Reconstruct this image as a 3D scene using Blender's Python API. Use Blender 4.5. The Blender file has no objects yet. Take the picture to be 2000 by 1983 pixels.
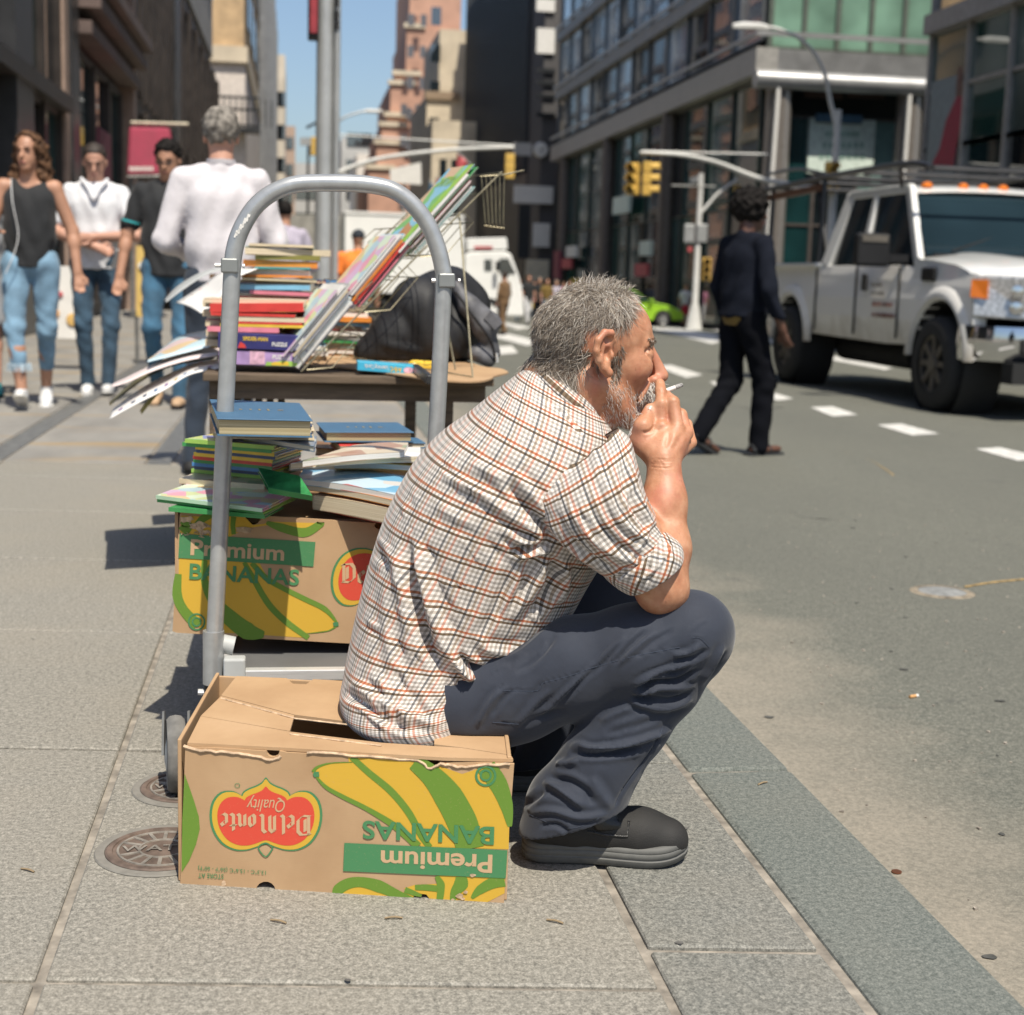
import bpy, bmesh, math, random
import numpy as np
from mathutils import Vector, Matrix
from mathutils.geometry import tessellate_polygon
PI = math.pi
rad = math.radians
sc = bpy.context.scene
# ------------------------------------------------------------------ camera
F, CX, CY, CAMH = 2857.0, 1000.0, 991.5, 0.93          # photograph is 2000 x 1983, 80 mm on 6x6 film
_th, _p, _r = rad(8.6), rad(8.94), 0.03
CD = np.array([math.sin(_th)*math.cos(_p), math.cos(_th)*math.cos(_p), -math.sin(_p)])
_r0 = np.array([math.cos(_th), -math.sin(_th), 0.0]); _u0 = np.cross(_r0, CD)
CR = math.cos(_r)*_r0 + math.sin(_r)*_u0
CU = math.cos(_r)*_u0 - math.sin(_r)*_r0
CC = np.array([0, 0, CAMH])
cam = bpy.data.objects.new('camera', bpy.data.cameras.new('camera'))
sc.collection.objects.link(cam); sc.camera = cam
cam.matrix_world = Matrix(((CR[0], CU[0], -CD[0], 0), (CR[1], CU[1], -CD[1], 0), (CR[2], CU[2], -CD[2], CAMH), (0, 0, 0, 1)))
cam.data.sensor_fit = 'HORIZONTAL'; cam.data.sensor_width = 56; cam.data.lens = 80
cam.data.clip_start = 0.05; cam.data.clip_end = 3000
cam.data.dof.use_dof = True; cam.data.dof.focus_distance = 2.36; cam.data.dof.aperture_fstop = 8.5
# ------------------------------------------------------------------ light
SUNV = Vector((0.11, -0.55, 1.0)).normalized()
w = bpy.data.worlds.new('World'); sc.world = w; w.use_nodes = True
_nt = w.node_tree; _sky = _nt.nodes.new('ShaderNodeTexSky'); _sky.sky_type = 'NISHITA'; _sky.sun_disc = False
_sky.sun_elevation = math.asin(SUNV.z); _sky.sun_rotation = math.atan2(SUNV.x, SUNV.y)
_sky.air_density = 1.0; _sky.dust_density = 1.8; _sky.ozone_density = 2.6; _sky.altitude = 20
_bg = _nt.nodes['Background']; _bg.inputs[1].default_value = 0.115
_nt.links.new(_sky.outputs[0], _bg.inputs[0])
_sun = bpy.data.objects.new('sun', bpy.data.lights.new('sun', 'SUN')); sc.collection.objects.link(_sun)
_sun.data.energy = 5.0; _sun.data.angle = rad(0.53); _sun.data.color = (1.0, 0.93, 0.80)
_sun.rotation_euler = SUNV.to_track_quat('Z', 'Y').to_euler()
sc.view_settings.view_transform = 'Standard'; sc.view_settings.look = 'None'
sc.view_settings.exposure = 0.24; sc.view_settings.gamma = 1
sc.view_settings.use_curve_mapping = False
sc.render.engine = 'CYCLES'
sc.cycles.use_denoising = True; sc.cycles.max_bounces = 6; sc.cycles.transparent_max_bounces = 8
sc.cycles.caustics_reflective = False; sc.cycles.caustics_refractive = False
# ------------------------------------------------------------------ measuring: photograph position -> point at a real distance
def ray(x, y): return CD + CR*((x-CX)/F) - CU*((y-CY)/F)
def gz(x, y, z=0.0):
    d = ray(x, y); return CC + d*((z-CAMH)/d[2])
def atY(x, y, Y):
    d = ray(x, y); return CC + d*(Y/d[1])
def atX(x, y, X):
    d = ray(x, y); return CC + d*(X/d[0])
def onpl(x, y, p0, n):
    d = ray(x, y); return CC + d*(np.dot(np.asarray(p0)-CC, n)/np.dot(d, n))
def proj(P):
    d = np.asarray(P)-CC; z = d@CD
    return np.stack([CX+F*(d@CR)/z, CY-F*(d@CU)/z], -1)
def gnd(y): return -0.14 - 0.0155*max(0.0, y-14.0)      # the avenue falls gently away beyond the corner
def groad(x, y):                                         # point on the road surface
    z = -0.14
    for _ in range(12): z = gnd(gz(x, y, z)[1])
    return gz(x, y, z)
# ------------------------------------------------------------------ materials
MATS = {}
def ramp(nt, fac, stops, interp='LINEAR'):
    r = nt.nodes.new('ShaderNodeValToRGB'); r.color_ramp.interpolation = interp
    e = r.color_ramp.elements
    while len(e) < len(stops): e.new(0.5)
    for i, (p, c) in enumerate(stops):
        e[i].position = p; e[i].color = (*c, 1)
    nt.links.new(fac, r.inputs[0]); return r.outputs[0]
def noise(nt, vec, scale, detail=4, rough=0.55, dist=0.0):
    n = nt.nodes.new('ShaderNodeTexNoise'); n.inputs['Scale'].default_value = scale
    n.inputs['Detail'].default_value = detail; n.inputs['Roughness'].default_value = rough; n.inputs['Distortion'].default_value = dist
    if vec is not None: nt.links.new(vec, n.inputs['Vector'])
    return n.outputs[0]
def mth(nt, op, a, b=None, c=None, clamp=False):
    m = nt.nodes.new('ShaderNodeMath'); m.operation = op; m.use_clamp = clamp
    for i, v in enumerate((a, b, c)):
        if v is None: continue
        if isinstance(v, (int, float)): m.inputs[i].default_value = v
        else: nt.links.new(v, m.inputs[i])
    return m.outputs[0]
def mix(nt, fac, a, b, mode='MIX'):
    m = nt.nodes.new('ShaderNodeMix'); m.data_type = 'RGBA'; m.blend_type = mode
    for i, v in ((0, fac), (6, a), (7, b)):
        if isinstance(v, (int, float)): m.inputs[i].default_value = v
        elif isinstance(v, (tuple, list)): m.inputs[i].default_value = (*v, 1)
        else: nt.links.new(v, m.inputs[i])
    return m.outputs[2]
def newmat(name):
    m = bpy.data.materials.new(name); m.use_nodes = True
    nt = m.node_tree; b = nt.nodes['Principled BSDF']; MATS[name] = m
    return m, nt, b
def objco(nt, scale=None):
    t = nt.nodes.new('ShaderNodeTexCoord').outputs['Object']
    if scale:
        mp = nt.nodes.new('ShaderNodeMapping'); mp.inputs['Scale'].default_value = scale
        nt.links.new(t, mp.inputs[0]); t = mp.outputs[0]
    return t
def bump(nt, b, h, strength, dist=0.002):
    n = nt.nodes.new('ShaderNodeBump'); n.inputs['Strength'].default_value = strength; n.inputs['Distance'].default_value = dist
    nt.links.new(h, n.inputs['Height']); nt.links.new(n.outputs[0], b.inputs['Normal']); return n
def M(name, col=(.5, .5, .5), rough=.6, metal=0., var=.12, vs=6., bp=0., bs=80., spec=.5, coat=0., stretch=None, bd=.002, sheen=0.):
    if name in MATS: return MATS[name]
    m, nt, b = newmat(name)
    b.inputs['Roughness'].default_value = rough; b.inputs['Metallic'].default_value = metal
    b.inputs['Specular IOR Level'].default_value = spec; b.inputs['Coat Weight'].default_value = coat
    b.inputs['Sheen Weight'].default_value = sheen
    co = objco(nt, stretch)
    f = noise(nt, co, vs, 5)
    lo = tuple(max(0, c*(1-var*1.6)) for c in col); hi = tuple(min(1, c*(1+var)) for c in col)
    nt.links.new(ramp(nt, f, [(.3, lo), (.7, hi)]), b.inputs['Base Color'])
    if rough > .05:
        nt.links.new(mth(nt, 'MULTIPLY_ADD', f, rough*.35, rough*.82), b.inputs['Roughness'])
    if bp: bump(nt, b, noise(nt, co, bs, 4), bp, bd)
    return m
def glass(name, col=(.02, .03, .035), rough=.02, spec=.8, ior=2.1):
    """dark architectural or vehicle glazing, reflecting what stands opposite"""
    if name in MATS: return MATS[name]
    m, nt, b = newmat(name)
    b.inputs['Specular IOR Level'].default_value = spec; b.inputs['Roughness'].default_value = rough
    b.inputs['IOR'].default_value = ior
    co = objco(nt); f = noise(nt, co, .35, 3)
    nt.links.new(ramp(nt, f, [(.35, tuple(c*.6 for c in col)), (.65, tuple(c*1.4 for c in col))]), b.inputs['Base Color'])
    bump(nt, b, noise(nt, co, .5, 2), .05, .05)
    return m
# ------------------------------------------------------------------ objects
ORG = {}
def thing(name, label, cat, loc=(0, 0, 0), group=None, rz=0.0, local=False, kind=None):
    o = bpy.data.objects.new(name, None); sc.collection.objects.link(o); o.empty_display_size = .1
    o.location = loc; o.rotation_euler = (0, 0, rz)
    ORG[o.name] = np.zeros(3) if local else np.asarray(loc, float)
    tag(o, label, cat, group, kind); return o
def tag(o, label=None, cat=None, group=None, kind=None):
    for k, v in (('label', label), ('category', cat), ('group', group), ('kind', kind)):
        if v: o[k] = v
    return o
def mkobj(name, verts, faces, mat, parent=None, smooth=False, angle=40, label=None, bev=0.0, seg=2):
    v = np.asarray(verts, float)
    org = ORG.get(parent.name, np.zeros(3)) if parent else np.zeros(3)
    me = bpy.data.meshes.new(name); me.from_pydata((v-org).tolist(), [], faces if isinstance(faces, list) else faces.tolist())
    me.update()
    if isinstance(mat, str): mat = MATS[mat]
    me.materials.append(mat)
    if smooth:
        me.shade_smooth()
        if angle < 180: me.set_sharp_from_angle(angle=rad(angle))
    o = bpy.data.objects.new(name, me); sc.collection.objects.link(o)
    if parent: o.parent = parent
    ORG[o.name] = org
    if label: o['label'] = label
    if bev:
        md = o.modifiers.new('bevel', 'BEVEL'); md.width = bev; md.segments = seg; md.limit_method = 'ANGLE'; md.angle_limit = rad(35)
    return o
def fix_normals(o):
    bm = bmesh.new(); bm.from_mesh(o.data); bmesh.ops.recalc_face_normals(bm, faces=bm.faces); bm.to_mesh(o.data); bm.free(); return o
def unit(v):
    v = np.asarray(v, float); return v/(np.linalg.norm(v)+1e-12)
def catmull(pts, n=6, closed=False):
    P = np.asarray(pts, float); m = len(P); out = []
    for i in range(m if closed else m-1):
        if closed: a, b, c, d = P[i-1], P[i], P[(i+1) % m], P[(i+2) % m]
        else: a, b, c, d = P[max(i-1, 0)], P[i], P[i+1], P[min(i+2, m-1)]
        for k in range(n):
            t = k/n
            out.append(.5*((2*b)+(c-a)*t+(2*a-5*b+4*c-d)*t*t+(-a+3*b-3*c+d)*t**3))
    if not closed: out.append(P[-1])
    return np.array(out)
class MB:
    def __init__(s): s.v = []; s.f = []
    def add(s, vs, fs):
        o = len(s.v); s.v += [tuple(map(float, p)) for p in vs]; s.f += [tuple(i+o for i in f) for f in fs]; return s
    def hexa(s, p):   # 8 points: bottom ring 0-3, top ring 4-7
        return s.add(p, [(3, 2, 1, 0), (4, 5, 6, 7), (0, 1, 5, 4), (1, 2, 6, 5), (2, 3, 7, 6), (3, 0, 4, 7)])
    def box(s, c, sz, X=(1, 0, 0), Y=(0, 1, 0), Z=(0, 0, 1)):
        c, X, Y, Z = (np.asarray(q, float) for q in (c, X, Y, Z)); a, b, d = (q/2 for q in sz)
        return s.hexa([c+X*i*a+Y*j*b+Z*k*d for k in (-1, 1) for i, j in ((-1, -1), (1, -1), (1, 1), (-1, 1))])
    def rbox(s, lo, hi): 
        lo, hi = np.minimum(lo, hi), np.maximum(lo, hi); return s.box((lo+hi)/2, hi-lo)
    def bar(s, a, b, w_, h_, up=(0, 0, 1)):
        a, b = np.asarray(a, float), np.asarray(b, float); z = unit(b-a); x = np.cross(up, z)
        if np.linalg.norm(x) < 1e-4: x = np.cross((1, 0, 0), z)
        x = unit(x); y = np.cross(z, x); return s.box((a+b)/2, (w_, h_, np.linalg.norm(b-a)), x, y, z)
    def loft(s, rings, cap=True, closed=False):
        n = len(rings[0]); o = len(s.v)
        for r in rings: s.v += [tuple(map(float, p)) for p in r]
        m = len(rings)
        for i in range(m if closed else m-1):
            for j in range(n):
                a, b = o+i*n+j, o+i*n+(j+1) % n; c, d = o+((i+1) % m)*n+(j+1) % n, o+((i+1) % m)*n+j
                s.f.append((a, b, c, d))
        if cap and not closed:
            s.f.append(tuple(o+j for j in range(n))[::-1]); s.f.append(tuple(o+(m-1)*n+j for j in range(n)))
        return s
    def tube(s, pts, r, n=8, cap=True, closed=False):
        P = np.asarray(pts, float); m = len(P); rr = np.broadcast_to(np.asarray(r, float), (m,)); rings = []
        T = [unit((P[(i+1) % m] if closed or i < m-1 else P[i])-(P[i-1] if closed or i > 0 else P[i])) for i in range(m)]
        u = np.cross(T[0], (0, 0, 1)); u = np.cross(T[0], (1, 0, 0)) if np.linalg.norm(u) < .1 else u; u = unit(u)
        for i in range(m):
            u = unit(u-T[i]*np.dot(u, T[i])); w_ = np.cross(T[i], u)
            rings.append([P[i]+rr[i]*(u*math.cos(2*PI*k/n)+w_*math.sin(2*PI*k/n)) for k in range(n)])
        return s.loft(rings, cap, closed)
    def prism(s, poly, vec):
        P = [np.asarray(p, float) for p in poly]; vec = np.asarray(vec, float); n = len(P); o = len(s.v)
        s.v += [tuple(p) for p in P]+[tuple(p+vec) for p in P]
        tri = tessellate_polygon([[Vector(p) for p in P]])
        for t in tri:
            s.f.append(tuple(o+i for i in t)); s.f.append(tuple(o+n+i for i in t[::-1]))
        for i in range(n): s.f.append((o+i, o+(i+1) % n, o+n+(i+1) % n, o+n+i))
        return s
    def poly(s, P):
        o = len(s.v); s.v += [tuple(map(float, p)) for p in P]
        for t in tessellate_polygon([[Vector(p) for p in P]]): s.f.append(tuple(o+i for i in t))
        return s
    def lathe(s, prof, c=(0, 0, 0), n=24, ax=(0, 0, 1), cap=True):
        ax = unit(ax); u = np.cross(ax, (0, 1, 0)); u = np.cross(ax, (1, 0, 0)) if np.linalg.norm(u) < .1 else u; u = unit(u); w_ = np.cross(ax, u); c = np.asarray(c, float)
        return s.loft([[c+ax*z+r*(u*math.cos(2*PI*k/n)+w_*math.sin(2*PI*k/n)) for k in range(n)] for r, z in prof], cap)
    def grid(s, P):   # P[i][j] points
        P = np.asarray(P, float); m, n = P.shape[:2]; o = len(s.v); s.v += [tuple(p) for p in P.reshape(-1, 3)]
        s.f += [(o+i*n+j, o+i*n+j+1, o+(i+1)*n+j+1, o+(i+1)*n+j) for i in range(m-1) for j in range(n-1)]; return s
    def build(s, name, mat, parent=None, smooth=False, angle=40, label=None, bev=0.0, seg=2, fix=True):
        o = mkobj(name, s.v, s.f, mat, parent, False, angle, label, bev, seg)
        if fix: fix_normals(o)
        if smooth:
            o.data.shade_smooth(); o.data.set_sharp_from_angle(angle=rad(angle)) if angle < 180 else None
        return o
def copy_tree(o, parent=None, **kw):
    c = o.copy(); sc.collection.objects.link(c); c.parent = parent; ORG[c.name] = ORG.get(o.name, np.zeros(3))
    for ch in [q for q in sc.objects if q.parent == o]: copy_tree(ch, c)
    return c
_fontcache = {}
def glyphs(txt, bold=0.0, shear=0.0):
    """outline letters as a flat triangle mesh in a unit em, (verts, faces, width)"""
    k = (txt, bold, shear)
    if k not in _fontcache:
        cu = bpy.data.curves.new('letters', 'FONT'); cu.body = txt; cu.offset = bold; cu.shear = shear; cu.resolution_u = 4; cu.fill_mode = 'FRONT'
        ob = bpy.data.objects.new('letters', cu); sc.collection.objects.link(ob)
        dg = bpy.context.evaluated_depsgraph_get(); me = ob.evaluated_get(dg).to_mesh()
        v = np.array([q.co[:] for q in me.vertices]).reshape(-1, 3); f = [tuple(p.vertices) for p in me.polygons]
        ob.evaluated_get(dg).to_mesh_clear(); bpy.data.objects.remove(ob); bpy.data.curves.remove(cu)
        _fontcache[k] = (v, f)
    return _fontcache[k]
def lettering(mb, txt, p0, p1, up, bold=0.0, height=None, shear=0.0, lift=(0, 0, 0)):
    """letters filling the baseline p0->p1, 'up' the vector of one capital's height"""
    v, f = glyphs(txt, bold, shear); p0, p1, up, lift = (np.asarray(q, float) for q in (p0, p1, up, lift))
    x0, x1 = v[:, 0].min(), v[:, 0].max()
    mb.add(p0+lift+np.outer((v[:, 0]-x0)/(x1-x0), p1-p0)+np.outer(v[:, 1]/.70, up), f); return mb
# ------------------------------------------------------------------ soft bodies: blended volumes turned into one skin
class Sdf:
    def __init__(s, h): s.h = h; s.p = []
    def cap(s, a, b, r1, r2=None, k=.015, neg=False, flat=None):
        a, b = np.asarray(a, float), np.asarray(b, float); r2 = r1 if r2 is None else r2
        s.p.append(('c', a, b, r1, r2, k, neg, flat)); return s
    def chain(s, pts, rs, k=.015, flat=None):
        for i in range(len(pts)-1): s.cap(pts[i], pts[i+1], rs[i], rs[i+1], k, False, flat)
        return s
    def ell(s, c, r, X=(1, 0, 0), Z=(0, 0, 1), k=.015, neg=False):
        X = unit(X); Z = np.asarray(Z, float); Z = unit(Z-X*np.dot(X, Z)); Y = np.cross(Z, X)
        s.p.append(('e', np.asarray(c, float), np.asarray(r, float), np.stack([X, Y, Z]), None, k, neg, None)); return s
    def mesh(s, clip=None):
        h = s.h; los, his = [], []
        for q in s.p:
            if q[0] == 'c': m = max(q[3], q[4]); lo, hi = np.minimum(q[1], q[2])-m, np.maximum(q[1], q[2])+m
            else: e = np.sqrt((q[3]**2*(q[2]**2)[:, None]).sum(0)); lo, hi = q[1]-e, q[1]+e
            los.append(lo); his.append(hi)
        pos = [i for i, q in enumerate(s.p) if not q[6]]
        L = np.min([los[i] for i in pos], 0)-4*h; Hh = np.max([his[i] for i in pos], 0)+4*h
        n = np.ceil((Hh-L)/h).astype(int)+1
        V = np.full(n, 1.0, np.float32)
        ax = [L[i]+h*np.arange(n[i]) for i in range(3)]
        for q, lo, hi in zip(s.p, los, his):
            k = q[5]; m = k+2.5*h
            i0 = np.clip(np.floor((lo-m-L)/h).astype(int), 0, n-1); i1 = np.clip(np.ceil((hi+m-L)/h).astype(int)+1, 1, n)
            if np.any(i1 <= i0): continue
            X, Y, Z = np.meshgrid(*(ax[i][i0[i]:i1[i]] for i in range(3)), indexing='ij', sparse=True)
            if q[0] == 'c':
                a, b, r1, r2, fl = q[1], q[2], q[3], q[4], q[7]
                ba = b-a; l2 = max(ba@ba, 1e-12)
                px_, py_, pz_ = X-a[0], Y-a[1], Z-a[2]
                t = np.clip((px_*ba[0]+py_*ba[1]+pz_*ba[2])/l2, 0, 1)
                dx, dy, dz = px_-ba[0]*t, py_-ba[1]*t, pz_-ba[2]*t
                d2 = dx*dx+dy*dy+dz*dz
                if fl is not None:   # (axis, factor): squashed along an axis
                    w_ = dx*fl[0][0]+dy*fl[0][1]+dz*fl[0][2]; d2 = d2+w_*w_*(1/fl[1]**2-1)
                d = np.sqrt(d2)-(r1+(r2-r1)*t)
            else:
                c, r, Rm = q[1], q[2], q[3]
                px_, py_, pz_ = X-c[0], Y-c[1], Z-c[2]
                k0 = 0; k1 = 0
                for i in range(3):
                    u = px_*Rm[i, 0]+py_*Rm[i, 1]+pz_*Rm[i, 2]
                    k0 = k0+(u/r[i])**2; k1 = k1+(u/r[i]**2)**2
                k0 = np.sqrt(k0); d = k0*(k0-1)/np.sqrt(k1+1e-12)
            sl = tuple(slice(i0[i], i1[i]) for i in range(3)); B = V[sl]
            if q[6]:
                e = np.clip(.5-.5*(B+d)/max(k, 1e-6), 0, 1); V[sl] = B+(-d-B)*e+k*e*(1-e)
            else:
                e = np.clip(.5+.5*(B-d)/max(k, 1e-6), 0, 1); V[sl] = B+(d-B)*e-k*e*(1-e)
        if clip is not None:
            X, Y, Z = np.meshgrid(*ax, indexing='ij', sparse=True)
            for (pt, nn) in clip:    # keep the side opposite to nn
                V = np.maximum(V, ((X-pt[0])*nn[0]+(Y-pt[1])*nn[1]+(Z-pt[2])*nn[2]).astype(np.float32))
        return nets(V, L, h)
def nets(V, L, h):
    S = V < 0; n = np.array(V.shape)
    cnt = np.zeros(n-1, np.int8)
    cs = [(i, j, k) for i in (0, 1) for j in (0, 1) for k in (0, 1)]
    sl = lambda i, j, k: (slice(i, n[0]-1+i), slice(j, n[1]-1+j), slice(k, n[2]-1+k))
    for c in cs: cnt += S[sl(*c)]
    act = np.argwhere((cnt > 0) & (cnt < 8)); m = len(act)
    idx = np.full(n-1, -1, np.int32); idx[act[:, 0], act[:, 1], act[:, 2]] = np.arange(m)
    acc = np.zeros((m, 3)); wt = np.zeros(m)
    for c in cs:
        for a in range(3):
            if c[a]: continue
            d = list(c); d[a] = 1
            v0 = V[act[:, 0]+c[0], act[:, 1]+c[1], act[:, 2]+c[2]].astype(float); v1 = V[act[:, 0]+d[0], act[:, 1]+d[1], act[:, 2]+d[2]].astype(float)
            x = (v0 < 0) != (v1 < 0); t = np.where(x, v0/np.where(x, v0-v1, 1), 0)
            p = np.tile(np.array(c, float), (m, 1)); p[:, a] += t
            acc += p*x[:, None]; wt += x
    verts = L+h*(act+acc/np.maximum(wt, 1)[:, None])
    Q = []
    for a in range(3):
        b, c = (a+1) % 3, (a+2) % 3
        s0 = [slice(None)]*3; s1 = [slice(None)]*3; s0[a] = slice(0, n[a]-1); s1[a] = slice(1, n[a])
        A, B = S[tuple(s0)], S[tuple(s1)]
        e = np.argwhere(A != B); e = e[(e[:, b] > 0) & (e[:, c] > 0) & (e[:, b] < n[b]-1) & (e[:, c] < n[c]-1)]
        ins = A[e[:, 0], e[:, 1], e[:, 2]]
        q = []
        for db, dc in ((1, 1), (0, 1), (0, 0), (1, 0)):
            g = e.copy(); g[:, b] -= db; g[:, c] -= dc; q.append(idx[g[:, 0], g[:, 1], g[:, 2]])
        q = np.stack(q, 1); q[~ins] = q[~ins][:, ::-1]; Q.append(q)
    return verts, np.concatenate(Q)
def vnormals(v, f):
    f = np.asarray(f); n = np.cross(v[f[:, 2]]-v[f[:, 0]], v[f[:, 3]]-v[f[:, 1]]); N = np.zeros_like(v)
    for i in range(4): np.add.at(N, f[:, i], n)
    return N/(np.linalg.norm(N, axis=1, keepdims=True)+1e-12)
def relax(v, f, it=2, lam=.5):
    f = np.asarray(f); v = v.copy()
    for _ in range(it):
        s_ = np.zeros_like(v); c = np.zeros(len(v))
        for a, b in ((0, 1), (1, 2), (2, 3), (3, 0)):
            np.add.at(s_, f[:, a], v[f[:, b]]); np.add.at(c, f[:, a], 1); np.add.at(s_, f[:, b], v[f[:, a]]); np.add.at(c, f[:, b], 1)
        v += lam*(s_/np.maximum(c, 1)[:, None]-v)
    return v
def segdist(q, poly):
    """distance of 2-D points to a polyline, position along it (0..1) and side"""
    P = np.asarray(poly, float); best = np.full(len(q), 1e9); tt = np.zeros(len(q)); sd = np.zeros(len(q))
    ln = np.linalg.norm(np.diff(P, axis=0), axis=1); cum = np.concatenate([[0], np.cumsum(ln)])
    for i in range(len(P)-1):
        d = P[i+1]-P[i]; t = np.clip(((q-P[i])@d)/max(d@d, 1e-9), 0, 1); c = q-P[i]-t[:, None]*d
        r = np.hypot(c[:, 0], c[:, 1]); m = r < best
        best[m] = r[m]; tt[m] = (cum[i]+t[m]*ln[i])/cum[-1]; sd[m] = np.sign(d[0]*c[m, 1]-d[1]*c[m, 0])
    return best, tt, sd
def folds(v, n, lst, facing=True):
    """press creases and raise folds in cloth: (line in photo px, width px, height m); lines lie on the near side of the cloth"""
    q = proj(v); tocam = CC-v; fc = np.clip((n*tocam).sum(1)/np.linalg.norm(tocam, axis=1)*2.2+.1, 0, 1) if facing else 1
    D = np.zeros(len(v))
    for line, wd, amp in lst:
        P = catmull(line, 5) if len(line) > 2 else np.asarray(line, float)
        lo, hi = P.min(0)-3*wd, P.max(0)+3*wd
        m = np.where(((q > lo) & (q < hi)).all(1))[0]
        if len(m) == 0: continue
        d, t, s_ = segdist(q[m], P); e = np.clip(np.minimum(t, 1-t)*5, 0, 1)**.7
        D[m] += amp*e*(.62*np.exp(-(d/wd)**2)+.38*np.exp(-d/(.55*wd)))-.38*amp*e*np.exp(-((d-1.9*wd)/(wd*.9))**2)
    return v+n*(D*fc)[:, None]
def setcolors(o, name, arr):
    a = o.data.attributes.new(name, 'FLOAT_VECTOR', 'POINT'); a.data.foreach_set('vector', np.asarray(arr, np.float32).ravel())
def weave(px_, f1, f2):  # smooth value noise used for scatter, seeded
    return np.sin(px_[..., 0]*f1+1.3*np.sin(px_[..., 1]*f2))*np.cos(px_[..., 1]*f1*.8+1.7*np.sin(px_[..., 0]*f2*1.1))
RNG = np.random.default_rng(7); random.seed(7)
M('black_plastic', (.015, .015, .016), .6, spec=.25); M('paper_white', (.72, .70, .66), .8)
# ================================================================== ground materials
def granite(name, a, b_, c, dirt=(.30, .26, .2), dirtamt=.25):
    m, nt, b = newmat(name); co = objco(nt)
    n1 = noise(nt, co, 300, 3, .8); n2 = noise(nt, co, 110, 3, .6); n3 = noise(nt, co, 2.2, 5, .6)
    f = mth(nt, 'ADD', mth(nt, 'MULTIPLY', n1, .62), mth(nt, 'MULTIPLY', n2, .38))
    col = ramp(nt, f, [(.36, a), (.5, b_), (.62, c)])
    col = mix(nt, mth(nt, 'MULTIPLY', ramp(nt, n3, [(.45, (0, 0, 0)), (.75, (1, 1, 1))]), dirtamt), col, dirt)
    sp = noise(nt, co, 9, 2, .4); col = mix(nt, ramp(nt, sp, [(.74, (0, 0, 0)), (.80, (.35, .35, .35))]), col, (.06, .06, .06))
    nt.links.new(col, b.inputs['Base Color']); b.inputs['Roughness'].default_value = .78
    bump(nt, b, f, .25, .0012); return m
granite('granite_warm', (.088, .084, .072), (.220, .208, .178), (.375, .352, .305))
granite('granite_cool', (.052, .055, .049), (.162, .162, .145), (.30, .292, .258))
granite('granite_curb', (.046, .055, .050), (.122, .135, .122), (.225, .233, .21), dirtamt=.12)
def concrete():
    m, nt, b = newmat('paving_concrete'); co = objco(nt, (1, .35, 1))
    n3 = noise(nt, co, 3.0, 6, .6); n1 = noise(nt, co, 60, 3, .7)
    col = ramp(nt, n3, [(.3, (.18, .17, .155)), (.55, (.245, .232, .21)), (.75, (.30, .285, .255))])
    rust = noise(nt, objco(nt, (.55, 3.2, 1)), 1.25, 4, .55)
    col = mix(nt, ramp(nt, rust, [(.56, (0, 0, 0)), (.68, (.75, .75, .75))]), col, (.33, .22, .09))
    col = mix(nt, mth(nt, 'MULTIPLY', n1, .25), col, (.2, .2, .19)); nt.links.new(col, b.inputs['Base Color']); b.inputs['Roughness'].default_value = .85
concrete()
M('joint_mortar', (.27, .24, .20), .95, vs=25, var=.35, bp=.5, bs=90)
def asphalt():
    m, nt, b = newmat('asphalt'); co = objco(nt)
    n1 = noise(nt, co, 95, 4, .75); n2 = noise(nt, co, 330, 2, .7); n3 = noise(nt, objco(nt, (1, .5, 1)), .8, 5, .6)
    f = mth(nt, 'ADD', mth(nt, 'MULTIPLY', n1, .5), mth(nt, 'MULTIPLY', n2, .5))
    col = ramp(nt, f, [(.36, (.050, .053, .044)), (.5, (.120, .122, .100)), (.63, (.25, .245, .205))])
    col = mix(nt, mth(nt, 'MULTIPLY', ramp(nt, n3, [(.3, (0, 0, 0)), (.75, (1, 1, 1))]), .45), col, (.088, .090, .078))
    # tan dust swept up along the kerb
    sx = nt.nodes.new('ShaderNodeSeparateXYZ'); nt.links.new(objco(nt), sx.inputs[0])
    edge = mth(nt, 'ADD', sx.outputs[0], mth(nt, 'MULTIPLY', noise(nt, co, 2.6, 5, .65), .9))
    dust = ramp(nt, mth(nt, 'MULTIPLY', edge, .3), [(.40, (1, 1, 1)), (.62, (0, 0, 0))])
    grit = mth(nt, 'MULTIPLY', dust, mth(nt, 'MULTIPLY_ADD', n1, 1.1, .12))
    col = mix(nt, grit, col, (.36, .31, .245)); spots = noise(nt, objco(nt, (.6, 1, 1)), 7, 2, .4)
    col = mix(nt, ramp(nt, spots, [(.70, (0, 0, 0)), (.77, (.5, .5, .5))]), col, (.05, .05, .05))
    nt.links.new(col, b.inputs['Base Color']); b.inputs['Roughness'].default_value = .8
    bump(nt, b, f, .45, .003)
asphalt()
M('road_paint', (.62, .61, .58), .7, var=.2, vs=14, bp=.3, bs=120)
M('rusty_iron', (.17, .125, .10), .7, metal=.3, var=.3, vs=30, bp=.3, bs=200)
M('worn_iron', (.36, .325, .28), .5, metal=.4, var=.25, vs=40)
M('dull_steel', (.25, .25, .24), .5, metal=.6, var=.2, vs=20)
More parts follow.
